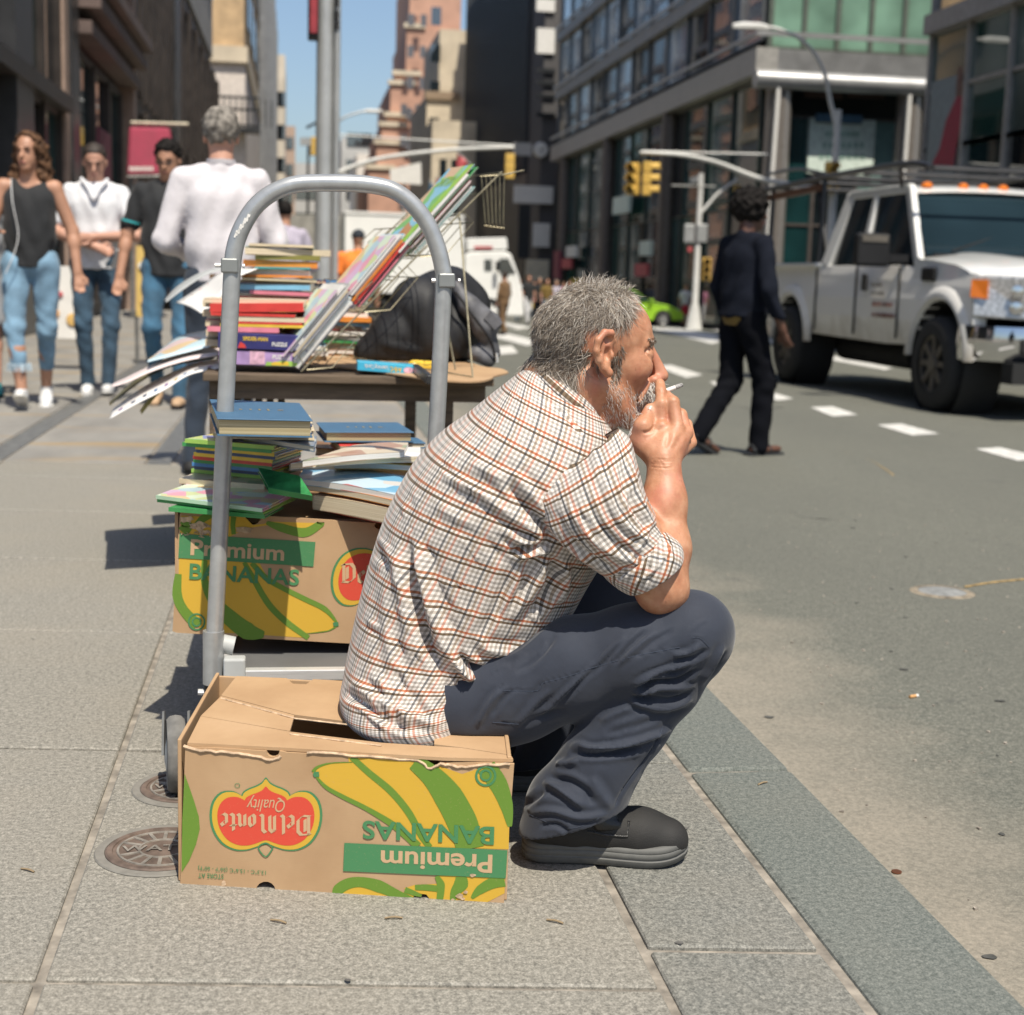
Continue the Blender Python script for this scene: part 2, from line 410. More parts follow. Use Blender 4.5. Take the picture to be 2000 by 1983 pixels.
# ================================================================== road
mb = MB(); ys = [-6, 0, 3, 6, 10, 14, 20, 30, 50, 80, 120, 200, 400, 900, 2500]
mb.grid([[(x, y, gnd(y) if y < 200 else gnd(200)) for x in (-900, -200, -60, -20, -5, 0, .9, 3, 6, 10, 16, 30, 60, 200, 900)] for y in ys])
tag(mb.build('road', 'asphalt'), kind='structure')
def roadquad(pts, name, mat, lab, cat, grp, lift=.004):
    P = [groad(x, y)+np.array((0, 0, lift)) for x, y in pts]; m_ = MB()
    m_.poly(P); o = m_.build(name, mat); tag(o, lab, cat, grp, 'structure'); return o
c7 = lambda L: [(1300+x/2.76, 320+y/2.76) for x, y in L]
for q in ([(490, 1240), (560, 1230), (690, 1268), (600, 1278)], [(780, 1315), (900, 1310), (1035, 1356), (900, 1364)],
          [(1140, 1410), (1270, 1404), (1475, 1458), (1330, 1467)], [(1670, 1540), (1800, 1532), (2060, 1592), (1900, 1604)],
          [(238, 1176), (330, 1176), (380, 1203), (280, 1207)], [(-60, 1090), (30, 1086), (200, 1140), (110, 1156)]):
    roadquad(c7(q), 'lane_marking', 'road_paint', None, None, None)
for q in ([(765, 1035), (860, 1030), (1225, 1102), (1180, 1112)], [(-40, 880), (40, 880), (320, 930), (240, 936)], [(100, 905), (160, 903), (300, 925), (250, 930)]):
    roadquad(c7(q), 'lane_marking', 'road_paint', None, None, None)
for q in ([(955, 632), (985, 630), (1040, 640), (1010, 644)], [(950, 655), (990, 652), (1062, 668), (1030, 676)], [(955, 678), (1000, 676), (1012, 690), (968, 694)],
          [(1265, 640), (1300, 637), (1420, 665), (1390, 672)], [(1380, 640), (1420, 640), (1520, 668), (1480, 672)]):
    roadquad(q, 'lane_marking', 'road_paint', None, None, None)
# ================================================================== sidewalk of single slabs
SK = -0.115
side = thing('sidewalk', None, None, (0, 0, 0), kind='structure')
mb = MB(); mb.hexa([(-9, -2, -.3), (.9, -2, -.3), (.9, 33, -.3), (-9, 33, -.3), (-9, -2, -.007), (.9, -2, -.007), (.9, 33, -.007), (-9, 33, -.007)])
mb.build('joint_bed', 'joint_mortar', side)
def slab(x0, x1, y0, y1, mat, g=.006, top=0.0, name='slab'):
    t = top+RNG.uniform(-.0012, .0012); P = []
    for z in (-.05, t):
        for x, y in ((x0+g, y0+g), (x1-g, y0+g), (x1-g, y1-g), (x0+g, y1-g)):
            P.append((x, y+SK*x, z))
    return MB().hexa(P).build(name, mat, side, bev=.003, seg=1, fix=False)
ycut = [-1.0, -.02, .9, 1.83, 2.777, 3.72, 4.66, 5.6, 6.52, 7.02]
for i in range(len(ycut)-1):
    a, b_ = ycut[i], ycut[i+1]
    slab(-.327, .494, a, b_, 'granite_warm', .008)
    for j, (x0, x1) in enumerate(((-1.36, -.327), (-2.4, -1.36), (-3.6, -2.4))):
        slab(x0, x1, a+.0*j, b_, 'granite_warm', .006)
for a, b_ in ((-1, .85), (.85, 1.95), (1.95, 2.76), (2.76, 3.9), (3.9, 5.2), (5.2, 7.02)):
    slab(.494, .749, a, b_, 'granite_cool', .0075)
yy = 7.02
while yy < 32:
    L_ = 1.6 if yy < 16 else 3.2
    for x0, x1 in ((-3.6, -1.5), (-1.37, -.70), (-.58, .74)):
        slab(x0, x1, yy, min(yy+L_, 32.5), 'paving_concrete', .008, name='paving_flag')
    yy += L_
for x0, x1 in ((-1.495, -1.375), (-.695, -.585)):
    mb = MB(); mb.box(((x0+x1)/2, 19.6, -.012), (x1-x0, 25, .02)); mb.build('edging_strip', 'dull_steel', side)
kerb = thing('kerb', None, None, (0, 0, 0), kind='structure')
for a, b_ in ((-1.2, .75), (.75, 2.715), (2.715, 4.3), (4.3, 6.1), (6.1, 8.2), (8.2, 11), (11, 14.5), (14.5, 19), (19, 25), (25, 32)):
    P = [];  g = .004
    for z, xo in ((-.3, .03), (0.0, 0)):
        for x, y in ((.757, a+g), (.962+xo, a+g), (.962+xo, b_-g), (.757, b_-g)): P.append((x, y+SK*.75, z))
    MB().hexa(P).build('kerb_stone', 'granite_curb', kerb, bev=.012, seg=2, fix=False)
# ================================================================== water covers
def cover(cx, cy, r, label, txt):
    t = thing('water_cover', label, 'utility cover', (cx, cy, 0), 'utility covers in the granite')
    MB().lathe([(r*1.22, .0005), (r*1.20, .003), (r*1.04, .003), (r*1.03, -.002)], (cx, cy, 0), 40).build('collar', M('cement_collar', (.20, .188, .165), .9, vs=40, bp=.3), t, True)
    MB().lathe([(r*1.03, .0032), (r*.99, .0055), (r*.9, .0055), (r*.885, .0025), (.0001, .0025)], (cx, cy, 0), 40).build('lid', 'rusty_iron', t, True, 30)
    m_ = MB()
    for rr in (.80, .42):
        m_.lathe([(r*(rr+.025), .0026), (r*(rr+.02), .0052), (r*(rr-.02), .0052), (r*(rr-.025), .0026)], (cx, cy, 0), 40, cap=False)
    m_.build('raised_ring', 'worn_iron', t, True, 30)
    for k in range(16):
        a = 2*PI*k/16; d = np.array((math.cos(a), math.sin(a), 0)); c_ = np.array((cx, cy, .0037))
        if abs(math.sin(a)) < .3: continue
        MB().bar(c_+d*r*.44, c_+d*r*.78, .006, .003).build('rib', 'worn_iron', t)
    m_ = MB(); lettering(m_, txt, (cx-r*.74, cy-r*.13, .0054), (cx+r*.74, cy-r*.13, .0054), (0, r*.26, 0), .012)
    m_.build('lettering', 'worn_iron', t)
cover(-.205, 2.30, .088, 'larger round iron water cover in the granite at the box corner', 'WATER')
cover(-.185, 2.59, .082, 'round iron cover partly under the trolley wheel', 'WATER')
# ================================================================== small litter and the road box
t = groad(1840, 1157)
rb = thing('valve_box', 'small round valve cap sunk in the asphalt with paint traces', 'utility cover', t)
MB().lathe([(.088, -.004), (.085, .003), (.075, .006), (.0001, .006)], t, 28).build('lid', M('pale_iron', (.24, .245, .24), .6, var=.2, vs=30), rb, True)
MB().lathe([(.115, .0005), (.10, .006), (.085, .004)], t+np.array((0, 0, 0)), 28, cap=False).build('rim', M('tan_patch', (.25, .21, .155), .9, var=.4, vs=20, bp=.5), rb, True)
m_ = MB(); P = [groad(x, y)+np.array((0, 0, .003)) for x, y in catmull([(1885, 1148), (1930, 1140), (2000, 1133), (2060, 1130)], 5)]
for i in range(len(P)-1): m_.bar(P[i], P[i+1], .012, .003)
tag(m_.build('utility_paint_line', M('ochre_paint', (.42, .29, .12), .9, var=.4, vs=30)), 'faded ochre line sprayed from the valve cap to the right', 'paint line')
def butt(x, y, a, lab):
    p = groad(x, y)+np.array((0, 0, .0045)); d = np.array((math.cos(a), math.sin(a), 0))
    b_ = thing('cigarette_butt', lab, 'litter', p)
    MB().tube([p-d*.016, p+d*.006], .0045, 8).build('filter', M('filter_tan', (.55, .30, .12), .9), b_, True)
    MB().tube([p+d*.006, p+d*.014], .0044, 8).build('paper', M('paper_white', (.72, .70, .66), .8), b_, True)
butt(1785, 1363, .4, 'tan cigarette butt lying on the asphalt below the valve cap')
p = groad(1751, 1705)+np.array((0, 0, .002))
tag(MB().lathe([(.0095, 0), (.0095, .0015), (.0001, .0015)], p, 20).build('coin', M('copper', (.42, .17, .09), .35, metal=.8)), 'copper coin lying on the asphalt by the kerb', 'coin')
m_ = MB()
for _ in range(420):
    x = RNG.uniform(.99, 3.6)**1.0; y = RNG.uniform(1.6, 7); s_ = RNG.uniform(.0015, .0048); p = np.array((x, y, gnd(y)+s_*.4))
    a = RNG.uniform(0, PI); m_.box(p, (s_*2, s_*1.3, s_), (math.cos(a), math.sin(a), 0), (-math.sin(a), math.cos(a), 0))
o = m_.build('road_grit', M('grit', (.34, .30, .25), .9, var=.5, vs=90)); tag(o, 'loose grit and crumbs scattered along the gutter', 'grit', kind='stuff')
for i, (x, y) in enumerate(((1085, 1800), (770, 1793), (545, 1800), (1490, 1530), (55, 1700))):
    p = gz(x, y, .002); a = RNG.uniform(-.6, .6); m_ = MB()
    m_.tube(catmull([p+np.array((-.014*math.cos(a), -.014*math.sin(a), 0)), p+np.array((0, 0, .0018)), p+np.array((.012*math.cos(a), .012*math.sin(a), 0))], 4), .0016, 5)
    tag(m_.build('twig', M('twig_brown', (.26, .19, .11), .9)), ['dark twig on the granite right of the box', 'pale straw on the granite below the box', 'brown scrap of twig below the box notch', 'bit of twig on the granite by the kerb joint', 'dark speck of bark on the left granite slab'][i], 'litter', 'scraps on the pavement')
m_ = MB(); r5 = np.random.default_rng(12)
for _ in range(150):
    y = 1.7+r5.uniform(0, 1)**1.6*16; x = r5.uniform(1.05, 1.2+y*.62); s_ = r5.uniform(.003, .011); c_ = np.array((x, y, gnd(y)+.0022)); k_ = r5.uniform(.6, 1.9)
    m_.poly([c_+np.array((s_*k_*math.cos(a)*r5.uniform(.7, 1.2), s_*math.sin(a)*r5.uniform(.7, 1.2), 0)) for a in np.linspace(0, 2*PI, 10)[:-1]])
tag(m_.build('gum_and_tar_spots', M('tar_spot', (.07, .07, .063), .7, var=.3, vs=40)), 'dark gum and tar spots speckling the asphalt', 'stains', kind='stuff')
m_ = MB()
for _ in range(46):
    y = 1.5+r5.uniform(0, 1)**1.5*9; x = r5.uniform(-.2-y*.14, .72); s_ = r5.uniform(.002, .006); c_ = np.array((x, y, .0024)); m_.poly([c_+np.array((s_*1.2*math.cos(a)*r5.uniform(.75, 1.2), s_*math.sin(a)*r5.uniform(.75, 1.2), 0)) for a in np.linspace(0, 2*PI, 10)[:-1]])
tag(m_.build('pavement_gum_spots', M('gum_spot', (.12, .115, .105), .8, var=.3, vs=60)), 'flattened gum spots on the pavement slabs', 'stains', kind='stuff')
for i_, (pts, w0) in enumerate(((((1540, 1000), (1580, 1012), (1620, 1016), (1650, 1028)), .006), (((1330, 770), (1420, 792), (1480, 800), (1530, 796)), .02), (((1640, 880), (1700, 900), (1740, 925), (1745, 930)), .015))):
    P = np.array([groad(x, y) for x, y in catmull(pts, 6)])+np.array((0, 0, .003)); w_ = w0*(.6+.8*r5.random(len(P))); q = np.array((0, 1.0, 0)); m_ = MB(); m_.grid(np.stack([P-q*w_[:, None], P+q*w_[:, None]], 1)); tag(m_.build('road_crack', M('crack_dark', (.06, .06, .055), .9) if i_ < 2 else MATS['ochre_paint']), kind='structure')
# ================================================================== facade kit
M('dark_granite', (.035, .035, .037), .35, var=.3, vs=2); M('bronze', (.055, .045, .04), .45, metal=.5, var=.2, vs=3)
M('grey_metal', (.30, .30, .30), .42, metal=.55, var=.1, vs=2); M('pale_metal', (.52, .52, .52), .35, metal=.6, var=.08, vs=2)
M('grey_stone', (.33, .32, .31), .85, var=.15, vs=.6, bp=.2, bs=8); M('buff_stone', (.62, .53, .40), .85, var=.14, vs=.5)
M('tan_brick', (.50, .35, .20), .9, var=.18, vs=1.5, bp=.2, bs=14); M('red_brick', (.52, .30, .215), .9, var=.16, vs=.35)
M('far_cream', (.62, .56, .47), .9, var=.12, vs=.3); M('far_grey', (.46, .45, .43), .9, var=.12, vs=.2)
M('black_tower_metal', (.018, .020, .023), .45, var=.2, vs=.3); M('slate_face', (.085, .08, .08), .7, var=.15, vs=.3)
glass('dark_glass', (.012, .017, .02)); glass('teal_glass', (.012, .05, .052), .02, 1.0, 2.6); glass('painted_sky_glass', (.22, .31, .40), .03, 1.0, 3.2); glass('deep_green', (.02, .075, .06), .03, 1.0); glass('green_glass', (.20, .34, .26), .12, .6)  # pale blue panes carry the sky's reflection in their base colour
M('sign_white', (.72, .70, .66), .7, var=.06); M('brown_beam', (.12, .085, .075), .7, var=.2, vs=2)
def facadeX(t, X, y0, y1, z0, z1, ny, nz, mat_frame, mat_pane, fw=.12, out=1, pane=.92, dp=.10, skip=None):
    """a glazed wall in the plane X: one pane object each, with mullions and transoms standing proud"""
    dy, dz = (y1-y0)/ny, (z1-z0)/nz
    for i in range(ny):
        for j in range(nz):
            if skip and skip(i, j): continue
            a, b_ = y0+i*dy, y0+(i+1)*dy; c, d = z0+j*dz, z0+(j+1)*dz
            mp = mat_pane[(i*7+j*3) % len(mat_pane)] if isinstance(mat_pane, (list, tuple)) else mat_pane
            e = RNG.uniform(-.006, .006)
            MB().hexa([(X-.03+e, a+.02, c+.02), (X+.03+e, a+.02, c+.02), (X+.03-e, b_-.02, c+.02), (X-.03-e, b_-.02, c+.02), (X-.03+e, a+.02, d-.02), (X+.03+e, a+.02, d-.02), (X+.03-e, b_-.02, d-.02), (X-.03-e, b_-.02, d-.02)]).build('pane', mp, t, fix=False)
    for i in range(ny+1):
        y = y0+i*dy; MB().box((X+out*dp/2, y, (z0+z1)/2), (dp+.05, fw, z1-z0)).build('mullion', mat_frame, t, fix=False)
    for j in range(nz+1):
        z = z0+j*dz; MB().box((X+out*dp/3, (y0+y1)/2, z), (dp*.6+.05, y1-y0, fw*.8)).build('transom', mat_frame, t, fix=False)
def facadeY(t, Y, x0, x1, z0, z1, nx, nz, mat_frame, mat_pane, fw=.12, dp=.10):
    dx, dz = (x1-x0)/nx, (z1-z0)/nz
    for i in range(nx):
        for j in range(nz):
            mp = mat_pane[(i*5+j*3) % len(mat_pane)] if isinstance(mat_pane, (list, tuple)) else mat_pane
            MB().box((x0+(i+.5)*dx, Y, z0+(j+.5)*dz), (dx-.04, .06, dz-.04)).build('pane', mp, t, fix=False)
    for i in range(nx+1): MB().box((x0+i*dx, Y-dp/2, (z0+z1)/2), (fw, dp+.05, z1-z0)).build('mullion', mat_frame, t, fix=False)
    for j in range(nz+1): MB().box(((x0+x1)/2, Y-dp/3, z0+j*dz), (x1-x0, dp*.6+.05, fw*.8)).build('transom', mat_frame, t, fix=False)
def blk(t, name, lo, hi, mat, bev=0): return MB().rbox(np.array(lo, float), np.array(hi, float)).build(name, mat, t, bev=bev, fix=False)
def wins(t, Y, cols, rows, w_, h_, mat='dark_glass', sill=None):
    """windows set into a far wall that faces the camera"""
    for x in cols:
        for z in rows:
            o = MB().box((x, Y-.02, z), (w_, .16, h_)).build('window', mat, t, fix=False)
            if sill: MB().box((x, Y-.14, z-h_/2-.12), (w_*1.15, .2, .2)).build('sill', sill, o, fix=False)
def winsX(t, X, ys_, rows, w_, h_, mat='dark_glass', out=1):
    for y in ys_:
        for z in rows: MB().box((X+out*.02, y, z), (.16, w_, h_)).build('window', mat, t, fix=False)
# ------------------------------------------------------------------ left side of the street
XL = -3.6
t = thing('storefront_building', 'dark storefront building with teal glass at the far left edge', 'building', (XL, 20, -.2))
blk(t, 'wall', (XL-6, 9, -.3), (XL-.12, 25.1, 17), 'dark_granite')
facadeX(t, XL-.05, 20.65, 23.7, 3.4, 12, 2, 3, 'bronze', ['teal_glass', 'dark_glass'], .14)
facadeX(t, XL-.05, 20.65, 23.7, .1, 3.2, 2, 1, 'bronze', ['dark_glass', 'teal_glass'], .14)
blk(t, 'pier', (XL-.2, 23.75, -.2), (XL+.12, 24.2, 17), M('pinkish_stone', (.34, .24, .19), .7)); blk(t, 'pier', (XL-.2, 24.3, -.2), (XL+.16, 25.05, 17), 'dark_granite')
blk(t, 'pier', (XL-.2, 19.3, -.2), (XL+.2, 20.5, 17), 'dark_granite'); blk(t, 'cornice', (XL-.1, 9, 3.2), (XL+.25, 23.7, 3.42), 'bronze')
t = thing('corniced_building', 'dark building with brown stepped cornices and a burgundy poster window', 'building', (XL, 29, -.2))
blk(t, 'wall', (XL-6, 25.1, -.3), (XL-.12, 33.0, 17), M('dark_brown_stone', (.028, .026, .027), .5))
for z, pr in ((4.6, .35), (5.0, .5), (5.35, .62), (7.2, .35), (7.6, .5)): blk(t, 'cornice', (XL-.1, 25.12, z), (XL+pr, 32.7, z+.2), 'brown_beam')
facadeX(t, XL-.06, 25.6, 31.8, .3, 4.4, 3, 2, 'bronze', ['dark_glass', 'teal_glass'], .16)
facadeX(t, XL-.06, 25.6, 31.8, 5.7, 7.1, 3, 1, 'bronze', ['dark_glass'], .16); facadeX(t, XL-.06, 25.6, 31.8, 8, 12, 3, 1, 'bronze', ['dark_glass', 'teal_glass'], .16)
blk(t, 'poster', (XL+.03, 28.0, .6), (XL+.075, 29.8, 3.4), M('burgundy', (.24, .04, .07), .6)); blk(t, 'pier', (XL-.1, 32.4, -.2), (XL+.24, 32.98, 17), M('pinkish_stone'))
t = thing('bronze_fin_building', 'glass building with tall bronze fins behind the awning', 'building', (XL, 39, -.2))
blk(t, 'wall', (XL-6, 33.02, -.3), (XL-.15, 45, 18), 'dark_granite')
facadeX(t, XL-.08, 33.2, 42.6, 4.6, 16, 8, 3, 'bronze', ['painted_sky_glass', 'dark_glass', 'teal_glass'], .22, dp=.3)
facadeX(t, XL-.08, 33.2, 42.6, .1, 4.4, 4, 1, 'bronze', 'dark_glass', .25, dp=.3); blk(t, 'pier', (XL-.1, 43, -.3), (XL+.3, 44.9, 18), 'dark_granite')
t = thing('grey_stone_building', 'pale grey stone building over a dark shopfront on the left', 'building', (XL, 54, -.2))
blk(t, 'shopfront', (XL-6, 45.02, -.8), (XL-.05, 66, 9.8), M('shop_dark', (.05, .045, .045), .5)); blk(t, 'wall', (XL-6, 45.02, 9.8), (XL+.05, 66, 20), 'grey_stone')
winsX(t, XL+.03, (48, 52, 56, 60, 64), (13, 17), 1.6, 2.2); facadeX(t, XL+.02, 45.4, 65.6, .2, 8.8, 6, 2, 'bronze', 'dark_glass', .3, dp=.3)
t = thing('tan_brick_building', 'tan brick building with a pale stone base and iron balcony', 'building', (-4, 80, -1))
blk(t, 'wall', (-12, 80, 11.5), (-2.7, 111, 25), 'tan_brick'); blk(t, 'stone_base', (-12, 79.9, -1.2), (-2.62, 111.1, 11.6), M('pale_base', (.64, .57, .51), .8))
blk(t, 'band', (-12, 79.6, 11.5), (-2.5, 111.2, 12.3), 'buff_stone')
for k in range(12):
    x = -4.6+k*.3; blk(t, 'railing_bar', (x, 78.9, 8.2), (x+.07, 79, 9.6), 'black_tower_metal')
for z in (8.2, 9.0, 9.6): blk(t, 'railing_rail', (-4.8, 78.9, z), (-1.9, 79.02, z+.12), 'black_tower_metal')
blk(t, 'balcony_slab', (-4.8, 78.8, 7.95), (-1.9, 80.4, 8.15), 'black_tower_metal'); winsX(t, -2.66, (84, 90, 96, 102, 108), (15, 19, 22.5), 3, 2.4); wins(t, 79.98, (-3.6,), (16.2, 20), .7, 1.8)
t = thing('blue_glass_building', 'slim blue glass building receding at the left of the sky', 'building', (-4, 150, -2))
blk(t, 'wall', (-14, 112, -2.4), (-2.75, 190, 29.9), 'grey_stone'); facadeX(t, -2.7, 112, 189, 1, 30, 11, 9, 'grey_metal', ['painted_sky_glass', 'dark_glass', 'painted_sky_glass'], .7, dp=.4)
# far end of the avenue
def farb(name, label, x0, x1, ytop, Y, mat, wx=(), rows=(), ww=1.5, wh=2.0, dpth=25, ybot=420, wmat='dark_glass'):
    a, b_ = atY(x0, ytop, Y), atY(x1, ytop, Y); t = thing(name, label, 'building', ((a[0]+b_[0])/2, Y, -3))
    blk(t, 'wall', (a[0], Y, -4), (b_[0], Y+dpth, a[2]), mat)
    cols = [a[0]+(b_[0]-a[0])*q for q in wx]
    wins(t, Y, cols, [r for r in rows if r < a[2]-1.5], ww, wh, wmat); return t, a, b_
farb('cream_tower', 'narrow cream office block beside the lamp post', 527, 557, 106, 190, 'far_cream', (.45, .75), [10+4*k for k in range(9)], 1.1, 1.7)
farb('low_brick_block', 'low brown block behind the cream tower', 556, 577, 246, 230, M('far_brown', (.40, .29, .22), .9), (.5,), [8, 12, 16, 20], 1.1, 1.8)
farb('distant_grey_block', 'low distant block between lamp post and brick tower', 575, 620, 318, 260, 'far_grey', (.2, .5, .8), [6, 10, 14], 1.2, 1.8)
tt, a, b_ = farb('grey_office_block', 'grey office block with banded windows at the street end', 667, 738, 268, 230, 'far_grey', (), ())
for z in (8, 12, 16, 20): blk(tt, 'window_band', (a[0]+.8, 229.8, z), (b_[0]-.8, 230.1, z+1.9), 'dark_glass')
farb('white_slab', 'bright white narrow block in front of the grey office', 697, 729, 300, 200, 'sign_white')
# stepped brick tower
BY = 170; M('far_window', (.13, .13, .14), .3); t = thing('brick_tower', 'stepped reddish brick tower rising over the avenue', 'building', (10, BY, -3))
for i, (x0, yt, dy) in enumerate(((720, 330, 0), (736, 281, .5), (746, 245, 1), (756, 225, 1.5), (765, 161, 2), (774, 141, 2.5), (798, 46, 3), (806, -80, 3.5))):
    a = atY(x0, yt, BY); b_ = atY(836, yt, BY); blk(t, 'setback', (a[0], BY+dy, -4), (b_[0]+(0 if i < 6 else 4.2), BY+30-dy, a[2]), 'red_brick')
    blk(t, 'parapet', (a[0]-.3, BY+dy-.3, a[2]), (min(b_[0], a[0]+3), BY+dy+.4, a[2]+.5), 'buff_stone')
b_ = atY(836, 300, BY)[0]; a = atY(770, 300, BY)[0]
wins(t, BY-.05, [b_-.8, b_-2.2], [12+3.4*k for k in range(13)], .7, 1.3, 'far_window'); wins(t, BY-.05, [a+1, a+2.6], [9+3.4*k for k in range(4)], .7, 1.3, 'far_window')
t2 = thing('buff_tower', 'plain buff tower in front of the brick one', 'building', (14, 140, -3))
a, b_ = atY(834, 185, 140), atY(899, 135, 140); blk(t2, 'wall', (a[0], 140, -4), (b_[0]+3, 160, a[2]-.0), 'buff_stone')
a3 = atY(857, 60, 142); blk(t2, 'upper_wall', (a3[0], 141, a[2]), (b_[0]+3, 158, a3[2]), 'buff_stone'); blk(t2, 'ledge', (a[0]-.2, 139.7, a[2]-.4), (b_[0], 140.2, a[2]+.3), M('ledge_brown', (.3, .22, .15), .9))
wins(t2, 140, [a[0]+.7], [8+3.3*k for k in range(11)], .9, 1.6); wins(t2, 141, [a3[0]+1.0], [30, 34], .8, 1.2)
a, b_ = atY(856, 235, 128), atY(897, 235, 128)
t3 = thing('flag_building', 'low tan building with flags before the black tower', 'building', (14.5, 128, -3)); blk(t3, 'wall', (a[0]-.5, 128, -4), (b_[0]+2, 139, a[2]), 'buff_stone'); wins(t3, 128, [a[0]+.5, a[0]+1.5], [4, 7, 10], .6, 1.5)
# black tower and slate building
t = thing('black_tower', 'black ribbed office tower receding along the avenue', 'building', (17, 118, -2))
blk(t, 'wall', (15.45, 100, -3), (40, 139, 26), 'black_tower_metal')
for k in range(42): blk(t, 'rib', (15.25, 100.6+k*.9, 8), (15.46, 100.76+k*.9, 26), M('rib_metal', (.04, .042, .046), .4))
t = thing('slate_building', 'slate grey building with pale windows and a round white clock', 'building', (18, 99, -2))
blk(t, 'wall', (15.5, 94.6, -3), (30, 99.9, 26), 'slate_face')
for y0, y1, mt in ((0, 22, 'sign_white'), (57, 104, 'sign_white'), (135, 142, 'black_tower_metal'), (158, 166, 'black_tower_metal'), (185, 190, 'black_tower_metal'), (222, 228, 'black_tower_metal')):
    a, b_ = atY(1047, y1, 94.5), atY(1084, y0, 94.5); blk(t, 'window', (a[0], 94.4, a[2]), (b_[0], 94.62, b_[2]), mt)
a = atY(1056, 293, 94.3); o = MB().lathe([(.0001, -.12), (.42, -.12), (.47, 0), (.47, .2)], a, 28, ax=(0, 1, 0)).build('clock', 'sign_white', t, True)
for an, ln in ((.9, .3), (2.6, .22)): MB().bar(a-np.array((0, .14, 0)), a+np.array((math.sin(an)*ln, -.14, math.cos(an)*ln)), .05, .03, (0, 1, 0)).build('clock_hand', 'black_tower_metal', o)
a, b_ = atY(1002, 303, 94.2), atY(1038, 280, 94.2); blk(t, 'banner', (a[0], 94.1, a[2]), (b_[0], 94.3, b_[2]), 'far_grey')
for x0, y0, x1, y1, mt in ((1003, 365, 1080, 396, 'sign_white'), (1040, 437, 1074, 482, 'sign_white'), (1026, 508, 1072, 548, M('cream_sign', (.62, .56, .43), .8)), (1010, 400, 1036, 505, 'black_tower_metal')):
    a, b_ = atY(x0, y1, 94.2), atY(x1, y0, 94.2); blk(t, 'shop_panel', (a[0], 94.05, a[2]), (b_[0], 94.35, b_[2]), mt)
# ------------------------------------------------------------------ glass corner building
XF, YF = 15.4, 48.6; M('mullion_slim', (.14, .15, .16), .4, metal=.3)
t = thing('glass_corner_building', 'glass corner building with grey beams and polished round columns', 'building', (XF, YF, -.6))
blk(t, 'core', (XF+.3, YF+1.2, -.7), (45, 87.5, 24), M('interior_dark', (.03, .038, .036), .8))
M('column_brown', (.13, .11, .10), .4, metal=.3); facadeX(t, XF+.1, YF+.2, 87.6, -.6, 7.7, 12, 2, M('mullion_green', (.02, .032, .028), .4), ['dark_glass', 'teal_glass', 'deep_green', 'teal_glass'], .10, -1, dp=.10)
facadeX(t, XF, YF+.2, 87.6, 9.0, 11.3, 12, 1, 'mullion_slim', ['painted_sky_glass', 'dark_glass', 'dark_glass'], .12, -1); facadeX(t, XF, YF+.2, 87.6, 11.9, 14.6, 12, 1, 'mullion_slim', ['dark_glass', 'painted_sky_glass', 'painted_sky_glass'], .12, -1)
facadeX(t, XF, YF+.2, 87.6, 15.2, 24, 12, 3, 'mullion_slim', ['painted_sky_glass', 'dark_glass', 'painted_sky_glass'], .12, -1)
blk(t, 'beam', (XF-.45, YF-.45, 7.8), (XF+.3, 87.8, 8.65), M('beam_grey', (.40, .385, .36), .45, metal=.3)); blk(t, 'rail', (XF-.5, YF-.5, 9.02), (XF-.38, 87.8, 9.14), 'pale_metal')
for z in (11.3, 14.6): blk(t, 'beam', (XF-.3, YF-.3, z), (XF+.3, 87.8, z+.55), 'grey_metal'); blk(t, 'rail', (XF-.42, YF-.42, z+.62), (XF-.3, 87.8, z+.74), 'pale_metal')
for y in (60.5, 72.5, 84.5): MB().lathe([(.34, -.7), (.34, 7.8)], (XF-.12, y, 0), 20, cap=False).build('column', 'column_brown', t, True)
# front towards the camera
blk(t, 'beam', (XF-.44, YF-.44, 7.81), (40, YF+.3, 8.62), 'grey_metal'); MB().tube([(XF-.46, YF-.5, 7.62), (40, YF-.5, 7.62)], .3, 14).build('tube_beam', 'pale_metal', t, True)
blk(t, 'rail', (XF-.49, YF-.56, 9.0), (40, YF-.46, 9.16), 'pale_metal')
facadeY(t, YF-.02, XF+.1, XF+.1+7*1.16, 8.7, 14.4, 7, 1, M('mullion_dark', (.10, .12, .10), .5), 'green_glass', .16)
facadeY(t, YF-.02, XF+.1+8.14, 40, 8.7, 14.4, 8, 1, 'mullion_dark', 'green_glass', .16)
facadeY(t, YF+.6, XF+.6, XF+6.6, -.6, 6.6, 4, 2, 'column_brown', ['teal_glass', M('shop_interior', (.16, .26, .24), .5), 'dark_glass'], .1); facadeY(t, YF+.6, XF+6.7, 40, -.6, 6.6, 8, 2, 'column_brown', ['teal_glass', 'dark_glass'], .1)
for x in (1515, 1770):
    a = atY(x, 300, YF-.1); MB().lathe([(.45, -.7), (.43, 7.5)], (a[0], YF-.1, 0), 32, cap=False).build('column', M('polished_steel', (.30, .27, .245), .3, metal=.5, var=.05), t, True)
for (x0, y0), (x1, y1) in (((1521, 165), (1497, 490)), ((1777, 185), (1765, 345))): MB().tube([atY(x0, y0, YF-.62), atY(x1, y1, YF-.62), atY(x1, y1, YF-.62)*np.array((1, 1, 0))+np.array((0, 0, -.6))], .075, 10).build('light_strip', 'sign_white', t, True)
for x0, x1 in ((1577, 1655), (1663, 1737)):
    a, b_ = atY(x0, 188, YF), atY(x1, 160, YF); blk(t, 'vent', (a[0], YF+.3, a[2]), (b_[0], YF+.45, b_[2]), M('vent_brown', (.13, .085, .07), .8))
a, b_ = atY(1577, 338, YF+.4), atY(1712, 236, YF+.4); o = blk(t, 'poster', (a[0], YF+.44, a[2]), (b_[0], YF+.52, b_[2]), M('poster_mint', (.66, .76, .68), .6))
